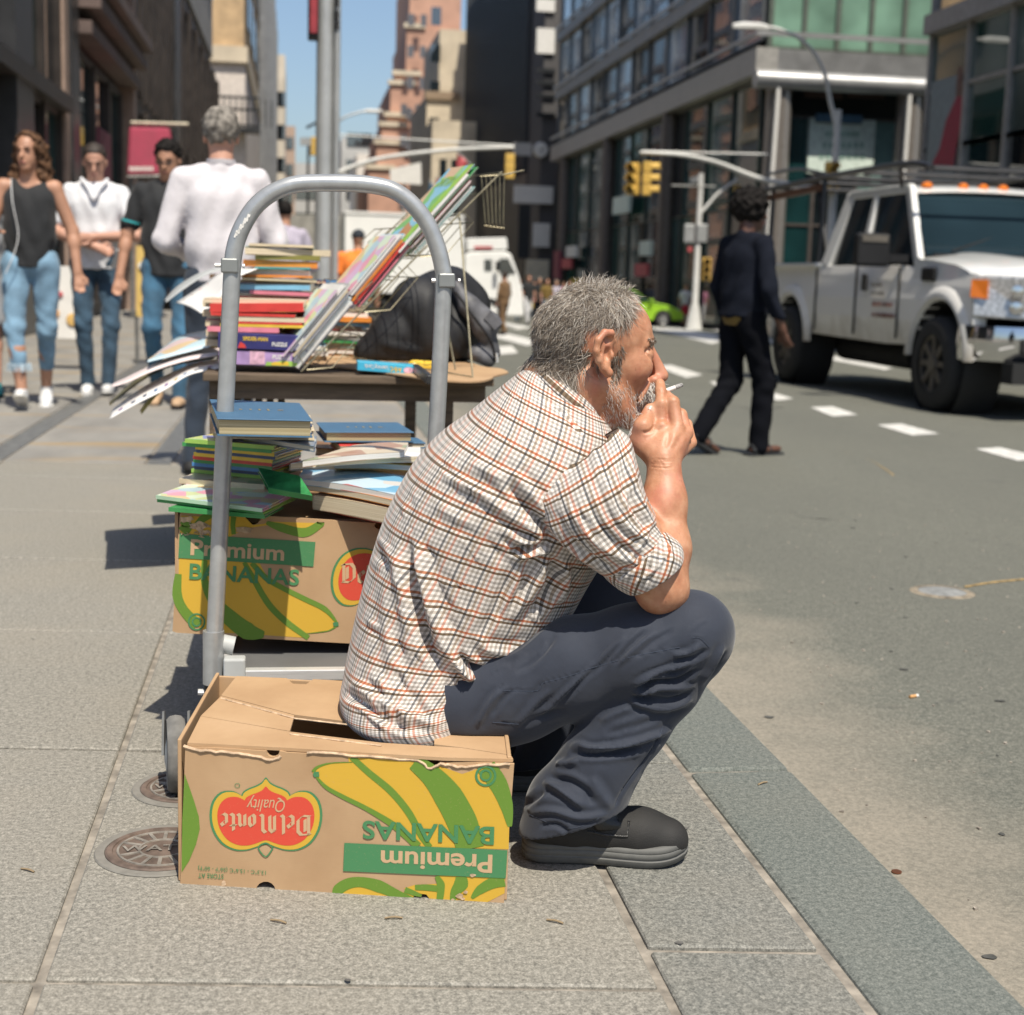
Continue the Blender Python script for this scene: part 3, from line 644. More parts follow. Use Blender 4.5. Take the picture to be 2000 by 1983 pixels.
for y0_, x0_, x1_ in ((262, 1612, 1680), (284, 1605, 1690), (306, 1598, 1692)):
    for k in range(7):
        q = atY(x0_+(x1_-x0_)*(k+.5)/7, y0_, YF+.4); MB().box((q[0], YF+.425, q[2]), (.12, .02, .16)).build('poster_print', M('print_sage', (.30, .46, .38), .6), o)
a, b_ = atY(1600, 236, YF), atY(1692, 224, YF); blk(t, 'header_sign', (a[0], YF+.3, a[2]), (b_[0], YF+.42, b_[2]), M('sign_blue', (.06, .13, .20), .6))
for x0, y0, x1, y1, mt in ((1083, 490, 1096, 545, 'burgundy'), (1100, 505, 1118, 525, M('shop_red', (.5, .09, .10), .6)), (1243, 515, 1268, 540, 'shop_red'), (1108, 480, 1128, 503, 'sign_white'), (1252, 470, 1275, 500, 'poster_mint'), (1118, 545, 1140, 560, M('shop_yellow', (.55, .4, .05), .6)), (1200, 380, 1232, 420, 'poster_mint')):
    a, b_ = atX(x0, y1, XF-.35), atX(x1, y0, XF-.35); blk(t, 'shop_sign', (XF-.45, a[1], a[2]), (XF-.3, b_[1], b_[2]), mt)
# ------------------------------------------------------------------ right hand building with the fashion poster
XR = 13.5; t = thing('grid_glass_building', 'gridded glass building with a red dress poster at right', 'building', (XR, 28, -.3))
blk(t, 'core', (XR+.25, 8, -.5), (40, 30.75, 30), 'interior_dark')
facadeX(t, XR, 8.6, 30.8, -.3, 3.9, 12, 2, M('grid_grey', (.36, .35, .34), .45, metal=.3), ['dark_glass', 'teal_glass'], .09, -1, dp=.1)
facadeX(t, XR, 8.6, 30.8, 3.9, 6.3, 12, 2, 'grid_grey', [M('spandrel_glass', (.11, .16, .15), .12, var=.35, vs=.3), 'deep_green', 'spandrel_glass'], .09, -1, dp=.1)
facadeX(t, XR, 8.6, 30.8, 6.7, 12, 12, 2, 'grid_grey', ['deep_green', 'teal_glass'], .09, -1, dp=.1); blk(t, 'beam', (XR-.25, 8.6, 6.3), (XR+.2, 30.9, 6.7), 'grid_grey')
pst = MB().rbox(np.array((XR-.1, 29.2, 2.6)), np.array((XR-.06, 30.6, 5.3))).build('poster', M('poster_grey', (.20, .25, .27), .5), t, fix=False)
m_ = MB(); m_.poly([np.array((XR-.112, *atX(x, y, XR-.11)[1:])) for x, y in ((1868, 190), (1880, 188), (1878, 240), (1868, 285), (1862, 332), (1815, 332), (1835, 290), (1848, 235))]); m_.build('dress', M('dress_red', (.32, .02, .05), .6), pst)
m_ = MB(); m_.poly([np.array((XR-.114, *atX(x, y, XR-.11)[1:])) for x, y in ((1872, 132), (1880, 130), (1881, 188), (1867, 190), (1868, 160))]); m_.build('figure', M('poster_skin', (.16, .08, .06), .6), pst)
# ================================================================== street furniture
M('galv', (.42, .43, .43), .45, metal=.35, var=.1, vs=3); M('white_galv', (.60, .60, .58), .5, var=.1, vs=2); M('signal_yellow', (.62, .40, .09), .55, var=.1)
M('lens_dark', (.02, .02, .02), .2)
def signal(t, p, s=1.0, face=(0, -1, 0), sections=3, side=False):
    """a yellow three-section traffic signal head with hoods"""
    f = unit(face); r = np.cross(f, (0, 0, 1)); p = np.asarray(p, float); h = .30*s
    hd = MB()
    for k in range(sections): hd.box(p-np.array((0, 0, h*(k+.5))), (.34*s, .22*s, h*.96), r, f)
    o = hd.build('signal_head', 'signal_yellow', t, bev=.02)
    for k in range(sections):
        c = p-np.array((0, 0, h*(k+.5)))+f*.11*s
        a = np.linspace(-.3, PI+.3, 10); ring = [[c+f*d+r*math.cos(q)*.13*s+np.array((0, 0, math.sin(q)*.13*s)) for q in a] for d in (0, .22*s)]
        ring2 = [[c+f*d+r*math.cos(q)*.115*s+np.array((0, 0, math.sin(q)*.115*s)) for q in a] for d in (.22*s, 0)]
        MB().grid(ring+ring2).build('hood', 'signal_yellow', o, True)
        MB().lathe([(.11*s, 0), (.0001, .03*s)], c, 16, ax=f).build('lens', 'lens_dark', o, True)
    return o
# near lamp post with the red banner box
LP = atY(635, 200, 17)[:2]; LP = np.array((LP[0], 17.0, -.02))
t = thing('lamp_post', 'thick silver lamp post rising past the sky', 'lamp post', LP)
MB().lathe([(.30, 0), (.28, .35), (.2, .5), (.105, .6), (.092, 9)], LP, 24).build('pole', 'galv', t, True)
p = atY(655, 100, 17); MB().tube([(p[0]+.02, 16.9, .5), (p[0]+.02, 16.9, 6)], .035, 8).build('conduit', 'galv', t, True)
for y in (5, 30, 50): q = atY(658, y, 16.88); MB().box(q, (.05, .06, .09)).build('conduit_clip', 'black_plastic', t)
a, b_ = atY(601, 78, 16.9), atY(620, -40, 16.9)
o = MB().rbox(np.array((a[0], 16.8, a[2])), np.array((b_[0]+.02, 17.0, b_[2]))).build('banner_box', 'black_plastic', t, bev=.02)
MB().rbox(np.array((a[0]+.025, 16.785, a[2]+.06)), np.array((b_[0]-.0, 16.8, b_[2]-.05))).build('red_face', M('deep_red', (.30, .03, .04), .5), o)
def mast(label, base, pts, r0, r1, bh, sigs, lamp=None, mat='white_galv', brace=None):
    t = thing('signal_pole', label, 'traffic signal', base, 'traffic signals at the crossing')
    MB().lathe([(.26, 0), (.24, .5), (.11, .7), (.08, bh)], base, 18).build('pole', mat, t, True)
    P = catmull(pts, 6); MB().tube(P, np.linspace(r0, r1, len(P)), 10).build('mast_arm', mat, t, True)
    if brace is not None: MB().tube(brace, .025, 6).build('brace_wire', mat, t, True)
    for s_ in sigs: signal(t, *s_)
    if lamp is not None:
        Q = catmull(lamp, 6); MB().tube(Q, np.linspace(.055, .035, len(Q)), 10).build('lamp_arm', mat, t, True)
        e = Q[-1]; d = unit(Q[-1]-Q[-3]); MB().loft([[e+d*x+np.array((0, y, z)) for y, z in ((-.12*w_, -.05), (-.12*w_, .03*w_), (0, .1*w_), (.12*w_, .03*w_), (.12*w_, -.05))] for x, w_ in ((0, .6), (.2, 1), (.6, 1), (.85, .5))]).build('lamp_head', mat, t, True)
    return t
Y2 = 42
mast('signal mast arm reaching from the lamp post towards the slate building', atY(640, 330, Y2)*np.array((1, 1, 0))+np.array((0, 0, gnd(Y2))), [atY(645, 345, Y2), atY(700, 322, Y2), atY(760, 307, Y2), atY(880, 293, Y2), atY(1004, 288, Y2)], .075, .05, 5.2,
     [(atY(996, 300, Y2), .78, (.0, 1, 0))], brace=[atY(640, 262, Y2), atY(1002, 285, Y2)])
Y3 = 34; base = atY(1632, 300, Y3)*np.array((1, 1, 0))+np.array((0, 0, gnd(Y3)))
mast('tall curved street lamp with mast arm over the white pickup', base, [atY(1632, 372, Y3), atY(1550, 362, Y3), atY(1480, 348, Y3), atY(1400, 318, Y3), atY(1330, 303, Y3), atY(1250, 298, Y3)], .075, .04, 5.5,
     [(atY(1238, 318, Y3), .82, (-.55, -.8, 0)), (atY(1266, 316, Y3), .86, (.8, -.3, 0)), (atY(1624, 316, Y3-.2), .8, (.15, -1, 0))],
     lamp=[(base[0], Y3, 4.6), atY(1622, 200, Y3), atY(1612, 150, Y3), atY(1590, 105, Y3), atY(1560, 75, Y3), atY(1520, 57, Y3), atY(1500, 54, Y3)], brace=[atY(1500, 302, Y3), atY(1255, 296, Y3)])
# sign pole beyond the crossing
Y4 = 50; b4 = groad(1357, 636); b4 = np.array((atY(1357, 600, Y4)[0], Y4, gnd(Y4)))
t = thing('street_sign_pole', 'silver street sign pole beyond the crossing with crossed name plates', 'sign pole', b4)
MB().lathe([(.3, 0), (.28, .1), (.17, .75), (.11, .95), (.085, 5.35)], b4, 16).build('pole', 'white_galv', t, True)
for x0, x1, y in ((1311, 1396, 363),): MB().bar(atY(x0, y-1, Y4), atY(x1, y+1, Y4), .03, .2, (0, 1, 0)).build('name_plate', 'white_galv', t)
MB().bar(atY(1356, 351, Y4)+np.array((0, -.5, 0)), atY(1356, 351, Y4)+np.array((0, .5, 0)), .03, .2).build('name_plate', 'white_galv', t)
for x in (1346, 1371): MB().box(atY(x, 456, Y4-.1), (.36, .12, .62)).build('walk_signal', 'galv', t, bev=.03)
MB().tube([atY(1366, 420, Y4), atY(1400, 380, Y4), atY(1440, 350, Y4)], .05, 8).build('arm', 'white_galv', t, True)
signal(t, atY(1441, 362, Y4), .78, (-.3, -1, 0)); signal(t, atY(1381, 503, Y4), .9, (-.2, -1, 0))
MB().box(atY(1347, 487, Y4-.1), (.14, .04, .16)).build('red_plate', 'shop_red', t)
# second lamp, small signal and sign box down the avenue
Y5 = 80; b5 = np.array((atY(655, 300, Y5)[0], Y5, gnd(Y5))); t = thing('far_street_lamp', 'distant street lamp arching right from behind the lamp post', 'lamp post', b5)
MB().lathe([(.2, 0), (.1, 1), (.08, 9.2)], b5, 10).build('pole', 'galv', t, True); MB().tube(catmull([atY(655, 245, Y5), atY(672, 230, Y5), atY(705, 219, Y5), atY(716, 218, Y5)], 5), .06, 8).build('lamp_arm', 'galv', t, True)
MB().bar(atY(713, 217, Y5), atY(746, 218, Y5), .3, .18).build('lamp_head', 'sign_white', t, bev=.06)
t = thing('hanging_signal', 'small dark signal and sign box left of the lamp post', 'traffic signal', np.array((atY(602, 300, 60)[0], 60, gnd(60))))
MB().lathe([(.12, 0), (.06, .8), (.05, 7)], np.array((atY(602, 300, 60)[0], 60, gnd(60))), 8).build('pole', 'black_plastic', t, True)
MB().bar(atY(598, 250, 60), atY(622, 238, 60), .08, .1).build('bracket', 'black_plastic', t); MB().box(atY(597, 277, 60), (.45, .2, .3)).build('sign_box', 'galv', t); signal(t, atY(611, 268, 60), .8, (1, .2, 0))
a = atY(792, 340, 60); t = thing('white_sign_box', 'white projecting sign box below the brick tower', 'sign', a)
MB().hexa([atY(762, 357, 60), atY(823, 361, 60), atY(823, 361, 60.6), atY(762, 357, 60.6), atY(762, 331, 60), atY(822, 317, 60), atY(822, 317, 60.6), atY(762, 331, 60.6)]).build('panel', 'sign_white', t)
MB().tube([atY(790, 345, 60.3), np.array((a[0], 60.3, gnd(60)))], .06, 8).build('post', 'galv', t, True)
for k, (x0, y0, x1, y1, dx, c_) in enumerate(((893, 297, 918, 322, -22, 'shop_red'), (876, 330, 898, 352, -16, 'burgundy'), (852, 345, 866, 362, -14, 'shop_red'), (838, 352, 850, 368, -12, 'sign_blue'))):
    t = thing('flag_on_pole', ['largest red flag on a slanted pole by the black tower', 'dark burgundy flag below the largest red one', 'small red flag low on the tan building', 'leftmost blue flag low on the tan building'][k], 'flag', atY(x1, y1, 110), 'flags on the avenue')
    MB().tube([atY(x0, y0, 110), atY(x1+4, y1+4, 110)], .07, 6).build('pole', 'galv', t, True)
    P = [[atY(x0+(x1-x0)*u*.8+dx*.15*v*math.sin(u*5)*.6-v*2, y0+(y1-y0)*u*.8+v*34, 110+.25*math.sin(u*7+v*2)) for v in (0, .3, .6, 1)] for u in np.linspace(0, 1, 7)]
    fl = MB().grid(P).build('cloth', c_, t, True, 180); md = fl.modifiers.new('thick', 'SOLIDIFY'); md.thickness = .04
# burgundy awning
t = thing('burgundy_awning', 'burgundy canvas awning over a shop door at left', 'awning', atY(290, 345, 27))
A = lambda x, y, Y: atY(x, y, Y)
MB().hexa([A(248, 342, 27), A(346, 340, 27), A(338, 340, 29), A(252, 342, 29), A(252, 248, 27.2), A(332, 250, 27.2), A(330, 252, 29), A(254, 250, 29)]).build('canvas', M('awning_cloth', (.30, .035, .07), .8, vs=4), t, bev=.05)
m_ = MB(); a = A(249, 343, 26.98); b_ = A(345, 341, 26.98); m_.hexa([a+np.array((0, 0, -.02)), b_+np.array((0, 0, -.02)), b_+np.array((0, .03, -.02)), a+np.array((0, .03, -.02)), a, b_, b_+np.array((0, .03, 0)), a+np.array((0, .03, 0))]); m_.build('white_hem', 'sign_white', t)
m_ = MB(); a, b_ = A(252, 330, 26.96), A(300, 330, 26.96)
for k in range(9): m_.box(a+(b_-a)*(k+.5)/9+np.array((0, -.02, 0)), (.035, .01, .07))
m_.build('valance_print', 'sign_white', t)
MB().tube([A(256, 240, 28), A(368, 243, 28)], .03, 8).build('awning_rod', M('pale_rod', (.6, .55, .42), .6), t, True)
MB().tube([A(256, 345, 27.2), np.array((A(256, 345, 27.2)[0], 27.2, 0))], .035, 8).build('post', 'dull_steel', t, True)
# sidewalk sign boards
def sandwich(label, pts, Y, mat, blobs):
    b_ = gz((pts[2][0]+pts[3][0])/2, max(p[1] for p in pts)+25, 0); t = thing('sandwich_board', label, 'sign board', (atY(*pts[2], Y)[0], Y, 0), 'sandwich boards outside the shops')
    P = [atY(x, y, Y) for x, y in pts]; m_ = MB(); m_.prism(P, (0, .05, 0)); m_.build('board', mat, t)
    for P0 in (P[2], P[3]): MB().tube([P0+np.array((0, .03, .05)), np.array((P0[0], Y+.06, 0))], .02, 6).build('leg', 'dull_steel', t, True)
    for x, y, r, c_ in blobs:
        p = atY(x, y, Y-.01); rr = r*Y/F; MB().lathe([(rr, 0), (rr*.9, -.008), (.0001, -.012)], p, 18, ax=(0, 1, 0)).build('printed_picture', c_, t, True)
sandwich('white sandwich board with food pictures between the two walkers', [(97, 520), (170, 520), (170, 663), (90, 660)], 13.5, 'sign_white', [(107, 612, 9, M('food_orange', (.62, .33, .12), .7)), (142, 625, 12, M('food_gold', (.66, .42, .14), .7)), (118, 575, 5, 'shop_red')])
sandwich('narrow yellow bordered board behind the black polo shirt', [(266, 480), (296, 482), (297, 622), (266, 618)], 14.5, M('board_yellow', (.62, .43, .13), .7), [(278, 520, 8, 'sign_white'), (282, 590, 8, M('food_gold'))])
# ================================================================== cardboard boxes
def card():
    m, nt, b = newmat('cardboard'); co = objco(nt)
    n3 = noise(nt, co, 5, 5, .6); n1 = noise(nt, objco(nt, (60, 60, 900)), 1.0, 3, .6); n2 = noise(nt, co, 700, 2)
    col = ramp(nt, n3, [(.3, (.38, .235, .123)), (.55, (.455, .295, .162)), (.75, (.51, .345, .205))])
    col = mix(nt, mth(nt, 'MULTIPLY', n1, .18), col, (.30, .19, .10)); nt.links.new(col, b.inputs['Base Color']); b.inputs['Roughness'].default_value = .8
    bump(nt, b, mth(nt, 'ADD', n1, mth(nt, 'MULTIPLY', n2, .5)), .12, .001)
card()
M('card_edge', (.40, .26, .14), .95, var=.35, vs=120, bp=.8, bs=300); M('torn_card', (.56, .40, .26), .95, var=.3, vs=80, bp=.9, bs=160)
def ink(name, col):
    m, nt, b = newmat(name); co = objco(nt); f = noise(nt, objco(nt, (60, 60, 800)), 1.0, 3, .6); g = noise(nt, co, 260, 3, .7)
    c = mix(nt, ramp(nt, g, [(.62, (0, 0, 0)), (.78, (.45, .45, .45))]), tuple(col), (.50, .34, .19))
    c = mix(nt, mth(nt, 'MULTIPLY', f, .2), c, tuple(q*.7 for q in col)); nt.links.new(c, b.inputs['Base Color']); b.inputs['Roughness'].default_value = .75
ink('ink_green', (.085, .215, .055)); ink('ink_leaf', (.125, .235, .025)); ink('ink_yellow', (.60, .365, .035)); ink('ink_red', (.62, .065, .035)); ink('ink_band', (.06, .215, .085)); ink('ink_bare', (.54, .36, .205))
class Face:
    """a flat printed face; positions on it are read off the photograph and land on the real plane"""
    def __init__(s, p0, n, conv): s.p0 = np.asarray(p0, float); s.n = unit(n); s.c = conv
    def pt(s, x, y, lift=0): return onpl(*s.c(x, y), s.p0, s.n)+s.n*lift
    def area(s, name, pts, mat, par, lift, n=5, closed=True, smooth=True):
        P = catmull(pts, n, True) if smooth else pts
        m_ = MB(); m_.poly([s.pt(x, y, lift) for x, y in P]); return m_.build(name, mat, par)
    def stroke(s, mb_, pts, wd, lift, smooth=True):
        P = np.array([s.pt(x, y, lift) for x, y in (catmull(pts, 6) if smooth and len(pts) > 2 else pts)]); wv = np.broadcast_to(np.asarray(wd, float), (len(P),)) if np.ndim(wd) == 0 else np.interp(np.linspace(0, 1, len(P)), np.linspace(0, 1, len(wd)), wd)
        T = np.gradient(P, axis=0); S_ = np.cross(T, s.n); S_ /= np.linalg.norm(S_, axis=1, keepdims=True)+1e-9
        mb_.grid(np.stack([P-S_*wv[:, None]/2, P+S_*wv[:, None]/2], 1))
    def text(s, mb_, txt, a, b_, up, bold, lift, shear=0): lettering(mb_, txt, s.pt(*a, lift), s.pt(*b_, lift), s.pt(a[0]+up[0], a[1]+up[1], lift)-s.pt(*a, lift), bold, None, shear)
def blackletter(mb_, F_, word, a, b_, up, lift):
    """broad-nib letters: every stroke is a nib edge swept along a line"""
    G = {'D': (.78, [[(.12, .95), (.12, .06)], [(.02, .92), (.5, .97), (.66, .8), (.66, .25), (.42, .03), (.05, .05)], [(.3, .8), (.3, .2)]]), 'e': (.5, [[(.14, .5), (.14, .12), (.3, .03), (.42, .12)], [(.14, .52), (.3, .64), (.4, .5), (.18, .32)]]),
         'l': (.28, [[(.12, .95), (.12, .12), (.24, .03)]]), 'M': (1.0, [[(.12, .8), (.12, .08)], [(.05, .78), (.2, .9), (.36, .75), (.36, .08)], [(.44, .84), (.58, .92), (.72, .78), (.72, .1), (.84, .03)]]),
         'o': (.5, [[(.14, .5), (.14, .14), (.26, .04), (.40, .16), (.40, .5), (.28, .64), (.14, .5)]]), 'n': (.56, [[(.06, .56), (.14, .6), (.14, .05)], [(.16, .52), (.3, .64), (.4, .52), (.4, .12), (.5, .03)]]),
         't': (.38, [[(.16, .85), (.16, .12), (.3, .03)], [(.02, .6), (.32, .6)]]), ' ': (.18, [])}
    W_ = sum(G[c][0] for c in word); A = F_.pt(*a, lift); E1 = (F_.pt(*b_, lift)-A)/W_; E2 = F_.pt(a[0]+up[0], a[1]+up[1], lift)-A
    nb = E1*.082+E2*.05; x = 0
    for c in word:
        for st in G[c][1]:
            P = [A+E1*(x+q[0])+E2*q[1] for q in st]
            for i in range(len(P)-1):
                mb_.add([P[i]-nb, P[i]+nb, P[i+1]+nb, P[i+1]-nb], [(0, 1, 2, 3)])
        x += G[c][0]
def logo(F_, par, cx, cy, s, up, lift, word=True, clipx=None):
    """red quatrefoil shield with yellow and green outlines; up=+1 upright, -1 upside down"""
    sh = [(0, -.72), (.07, -.64), (.17, -.58), (.30, -.53), (.40, -.47), (.44, -.40), (.46, -.42), (.60, -.48), (.80, -.46), (.95, -.30), (1.0, -.05), (.95, .22), (.80, .45), (.58, .57), (.36, .58), (.18, .53), (0, .47)]
    sh = sh+[(-x, y) for x, y in sh[-2:0:-1]]
    for k, (mt, sc_) in enumerate((('ink_band', 1.0), ('ink_yellow', .955), ('ink_red', .86))):
        P = [(cx-up*x*s*sc_, cy-up*y*s*(sc_ if k < 2 else (.78 if y < 0 else .83))) for x, y in sh]
        F_.area('shield_print', P, mt, par, lift+.0003*k, 3)
    m_ = MB(); F_.stroke(m_, [(cx-.13*s*up, cy-up*.52*s), (cx, cy-up*.68*s), (cx+.13*s*up, cy-up*.52*s), (cx, cy-up*.44*s), (cx-.13*s*up, cy-up*.52*s)], .0022, lift+.0009); m_.build('leaf_print', 'ink_band', par)
    m_ = MB(); blackletter(m_, F_, 'Del Monte', (cx-.80*s*up, cy+up*.05*s), (cx+.82*s*up, cy+up*.10*s), (0, -up*.36*s), lift+.0012); m_.build('lettering', 'ink_bare', par)
    m_ = MB(); F_.text(m_, 'Quality', (cx-.34*s*up, cy+up*.32*s), (cx+.34*s*up, cy+up*.34*s), (0, -up*.22*s), .0, lift+.0012, .3); m_.build('lettering', 'ink_bare', par)
def wall_poly(mb_, pts, F_, th): mb_.prism([F_.pt(x, y) for x, y in pts], -F_.n*th)
# ------------------------------------------------------------------ front box, standing upside down, the seat
e1 = unit((.486, -.109, 0)); e2 = unit((.10, .99, 0)); B0 = np.array((-.168, 2.168, 0.0)); nF = np.array((-e1[1], e1[0], 0))*-1
HB = .222; Wb, Db = .498, .385
ft = Face(B0, nF, lambda x, y: (x, y)); c5 = lambda x, y: (180+x/3.7154, 1280+y/3.716); c6 = lambda x, y: (600+x/4.2933, 1400+y/4.2933)
F5, F6 = Face(B0, nF, c5), Face(B0, nF, c6)
box1 = thing('cardboard_box', 'upside down kraft banana box used as a seat, nearest the camera', 'cardboard box', B0+e1*.25+e2*.19)
def arc(cx, cy, rx, ry, a0, a1, n=7): return [(cx+rx*math.cos(a0+(a1-a0)*k/n), cy+ry*math.sin(a0+(a1-a0)*k/n)) for k in range(n+1)]
out = [(352, 1727), (500, 1737)]+arc(519, 1739, 19, 17, PI, 2*PI)+[(538, 1742), (805, 1757)]+arc(823, 1758, 18, 15, PI, 2*PI)+[(842, 1760), (984, 1765), (993, 1640), (1004, 1493)]
out += [(940, 1490), (866, 1489)]+arc(840, 1488, 19, 13, 0, PI)+[(815, 1485), (700, 1477), (560, 1470)]+arc(533, 1467, 13, 12, 0, PI)+[(515, 1467), (470, 1464), (420, 1461), (362, 1459)]
m_ = MB(); wall_poly(m_, out, ft, .006); m_.build('front_wall', 'cardboard', box1)
fl_, fr_ = ft.pt(357, 1590), ft.pt(995, 1620)
def topz(p, z): q = np.array(p, float); q[2] = z; return q
A0, A1 = B0.copy(), B0+e1*Wb; A2, A3 = A1+e2*Db, A0+e2*Db
m_ = MB(); th = .006
for p, q in ((A0+e1*.002+e2*.008, A3+e1*.002), (A3, A2), (A2-e1*.002, A1-e1*.002+e2*.008)):
    d = unit(q-p); nrm = np.cross((0, 0, 1), d); hh = HB+.004 if p is not A3 else HB-.003
    m_.hexa([p, q, q+nrm*th, p+nrm*th]+[v+np.array((0, 0, hh)) for v in (p, q, q+nrm*th, p+nrm*th)])
m_.build('side_walls', 'cardboard', box1, bev=.0015)
# top: flaps with the slot between them, sagging under the sitter
def top(x, y, dz=0): return gz(x, y, HB-.004+dz)
def flap(name, px_, lab=None, dz=0):
    P = [top(x, y, dz) for x, y in px_]; m_ = MB(); m_.prism(P, (0, 0, .005)); return m_.build(name, 'cardboard', box1, label=lab)
flap('top_flap', [(366, 1457), (392, 1405), (565, 1435), (745, 1457), (900, 1467), (998, 1482), (1002, 1489), (866, 1486), (560, 1467)])
flap('top_flap', [(392, 1404.5), (432, 1365), (575, 1403), (566, 1434)])
flap('top_flap', [(432, 1364), (462, 1326), (560, 1330), (572, 1341), (598, 1342), (612, 1332), (700, 1337), (860, 1350), (850, 1430), (700, 1418), (576, 1402)])
flap('top_flap', [(850, 1350.5), (960, 1360), (990, 1420), (998, 1481), (900, 1466), (848, 1460)])
m_ = MB()
for a, b_ in (((432, 1364), (575, 1403)), ((575, 1403.5), (700, 1418)), ((566, 1434), (745, 1457))):
    P = [top(a[0]+(b_[0]-a[0])*k/12, a[1]+(b_[1]-a[1])*k/12, .0055+RNG.uniform(-.0006, .0008)) for k in range(13)]; MB().tube(P, .0018, 5).build('torn_edge', 'torn_card', box1, True)
P = [F5.pt(x, y, .0005) for x, y in catmull([(665, 660), (760, 685), (900, 700), (1060, 712), (1200, 735), (1290, 765), (1370, 735)], 4)]; m_.tube([p+np.array((0, RNG.uniform(-.001, .001), RNG.uniform(-.0012, .0012))) for p in P], .0026, 6); m_.build('torn_edge', 'torn_card', box1, True); m_ = MB()
P = [F6.pt(x, y, .0005) for x, y in catmull([(0, 300), (300, 318), (600, 345), (930, 372), (1020, 430), (1120, 395), (1200, 410), (1330, 425), (1500, 400), (1700, 402)], 4)]; m_.tube([p+np.array((0, RNG.uniform(-.001, .001), RNG.uniform(-.0012, .0012))) for p in P], .0024, 6); m_.build('torn_edge', 'torn_card', box1, True); m_ = MB()
P = [F6.pt(x, y, .0005) for x, y in ((1060, 1540), (1200, 1555), (1300, 1556), (1450, 1566), (1640, 1570))]; m_.tube(P, .0018, 6)
m_.build('torn_edge', 'torn_card', box1, True)
m_ = MB()
for (x, y, s_) in ((1280, 1500, 26), (1330, 1470, 20), (1300, 1520, 18), (1390, 1325, 22), (1220, 1530, 15)):
    MB().poly([F6.pt(x+s_*RNG.uniform(.6, 1.5)*math.cos(a), y+s_*RNG.uniform(.4, 1)*math.sin(a), .0022) for a in np.linspace(0, 2*PI, 9)[:-1]]).build('torn_patch', 'torn_card', box1)
for (x, y, s_) in ((955, 1660, 22), (960, 1690, 20)):
    MB().poly([F5.pt(x+s_*RNG.uniform(.4, 1.)*math.cos(a), y+s_*RNG.uniform(.6, 1.4)*math.sin(a), .0016) for a in np.linspace(0, 2*PI, 9)[:-1]]).build('torn_patch', 'torn_card', box1)
# print
pr = F6.area('banana_print', [(45, 470), (75, 420), (180, 385), (350, 380), (344, 339), (800, 366), (930, 378), (1000, 430), (1100, 410), (1300, 480), (1480, 420), (1560, 500), (1700, 670), (1690, 1112), (960, 1090), (700, 890), (400, 740), (180, 600), (80, 520)], 'ink_yellow', box1, .0004, smooth=False)
F6.area('banana_print', [(240, 1480), (255, 1430), (330, 1375), (450, 1362), (640, 1400), (800, 1470), (900, 1490), (880, 1535), (620, 1528), (240, 1510)], 'ink_yellow', box1, .0004, smooth=False)
F6.area('banana_print', [(810, 1440), (900, 1410), (1090, 1400), (1090, 1330), (1660, 1352), (1655, 1480), (1500, 1560), (1040, 1546), (1000, 1490), (920, 1480)], 'ink_yellow', box1, .0004, smooth=False)
m_ = MB(); lf = .0009; mm = .0005
F6.stroke(m_, [(375, 338), (520, 470), (700, 620), (850, 800), (960, 1000), (1030, 1092)], [.009, .010, .011, .011, .010, .009], lf)
F6.stroke(m_, [(75, 500), (160, 590), (300, 670), (500, 770), (700, 890), (830, 990), (930, 1085)], [.003, .006, .007, .0075, .010, .013, .013], lf+.0001)
F6.stroke(m_, [(50, 462), (90, 420), (200, 388), (380, 380)], [.006, .004, .0018, .001], lf)
F6.stroke(m_, [(900, 380), (1050, 500), (1180, 660), (1290, 860), (1340, 1000), (1370, 1105)], [.024, .034, .044, .046, .044, .042], lf+.0002)
F6.stroke(m_, [(1500, 420), (1600, 560), (1670, 740), (1700, 920)], [.030, .028, .020, .006], lf)
F6.stroke(m_, [(250, 1500), (262, 1450), (340, 1400), (450, 1385), (600, 1420), (760, 1490), (900, 1535)], [.012, .017, .017, .016, .02, .014, .006], lf)
F6.stroke(m_, [(820, 1450), (900, 1480), (960, 1500)], [.010, .008, .004], lf); F6.stroke(m_, [(905, 1430), (1000, 1430), (1090, 1440)], [.008, .010, .010], lf+.0001)
F6.stroke(m_, [(1085, 1335), (1120, 1400), (1120, 1470), (1110, 1546)], [.006, .012, .011, .010], lf+.0002); F6.stroke(m_, [(1290, 1340), (1290, 1400), (1240, 1470), (1215, 1550)], [.016, .022, .014, .006], lf); F6.stroke(m_, [(1380, 1520), (1450, 1450), (1560, 1390), (1655, 1370)], [.004, .014, .018, .02], lf+.0001)
m_.build('banana_outline', 'ink_leaf', box1)
m_ = MB(); m_.poly([F6.pt(x, y, .0014) for x, y in ((48, 480), (60, 460), (100, 460), (104, 500), (60, 505))]); m_.build('banana_tip', 'ink_band', box1)
for rr, cx_, cy_, wd in ((80, 1498, 494, .0035), (42, 1498, 490, .003)):
    P = [(cx_+rr*math.cos(a), cy_+rr*math.sin(a)) for a in np.linspace(0, 2*PI, 25)]; m_ = MB(); F6.stroke(m_, P, wd, .0014, False); m_.build('round_mark', 'ink_band', box1)
m_ = MB(); m_.poly([F6.pt(x, y, .0016) for x, y in ((313, 1055), (1680, 1117), (1665, 1352), (303, 1292))]); m_.build('green_band', 'ink_band', box1)
m_ = MB(); F6.text(m_, 'Premium', (1555, 1158), (620, 1120), (-4, 148), .022, .0021); m_.build('lettering', 'ink_bare', box1)
m_ = MB(); F6.text(m_, 'BANANAS', (1570, 925), (466, 872), (-4, 146), .022, .0019); m_.build('lettering', 'ink_band', box1)
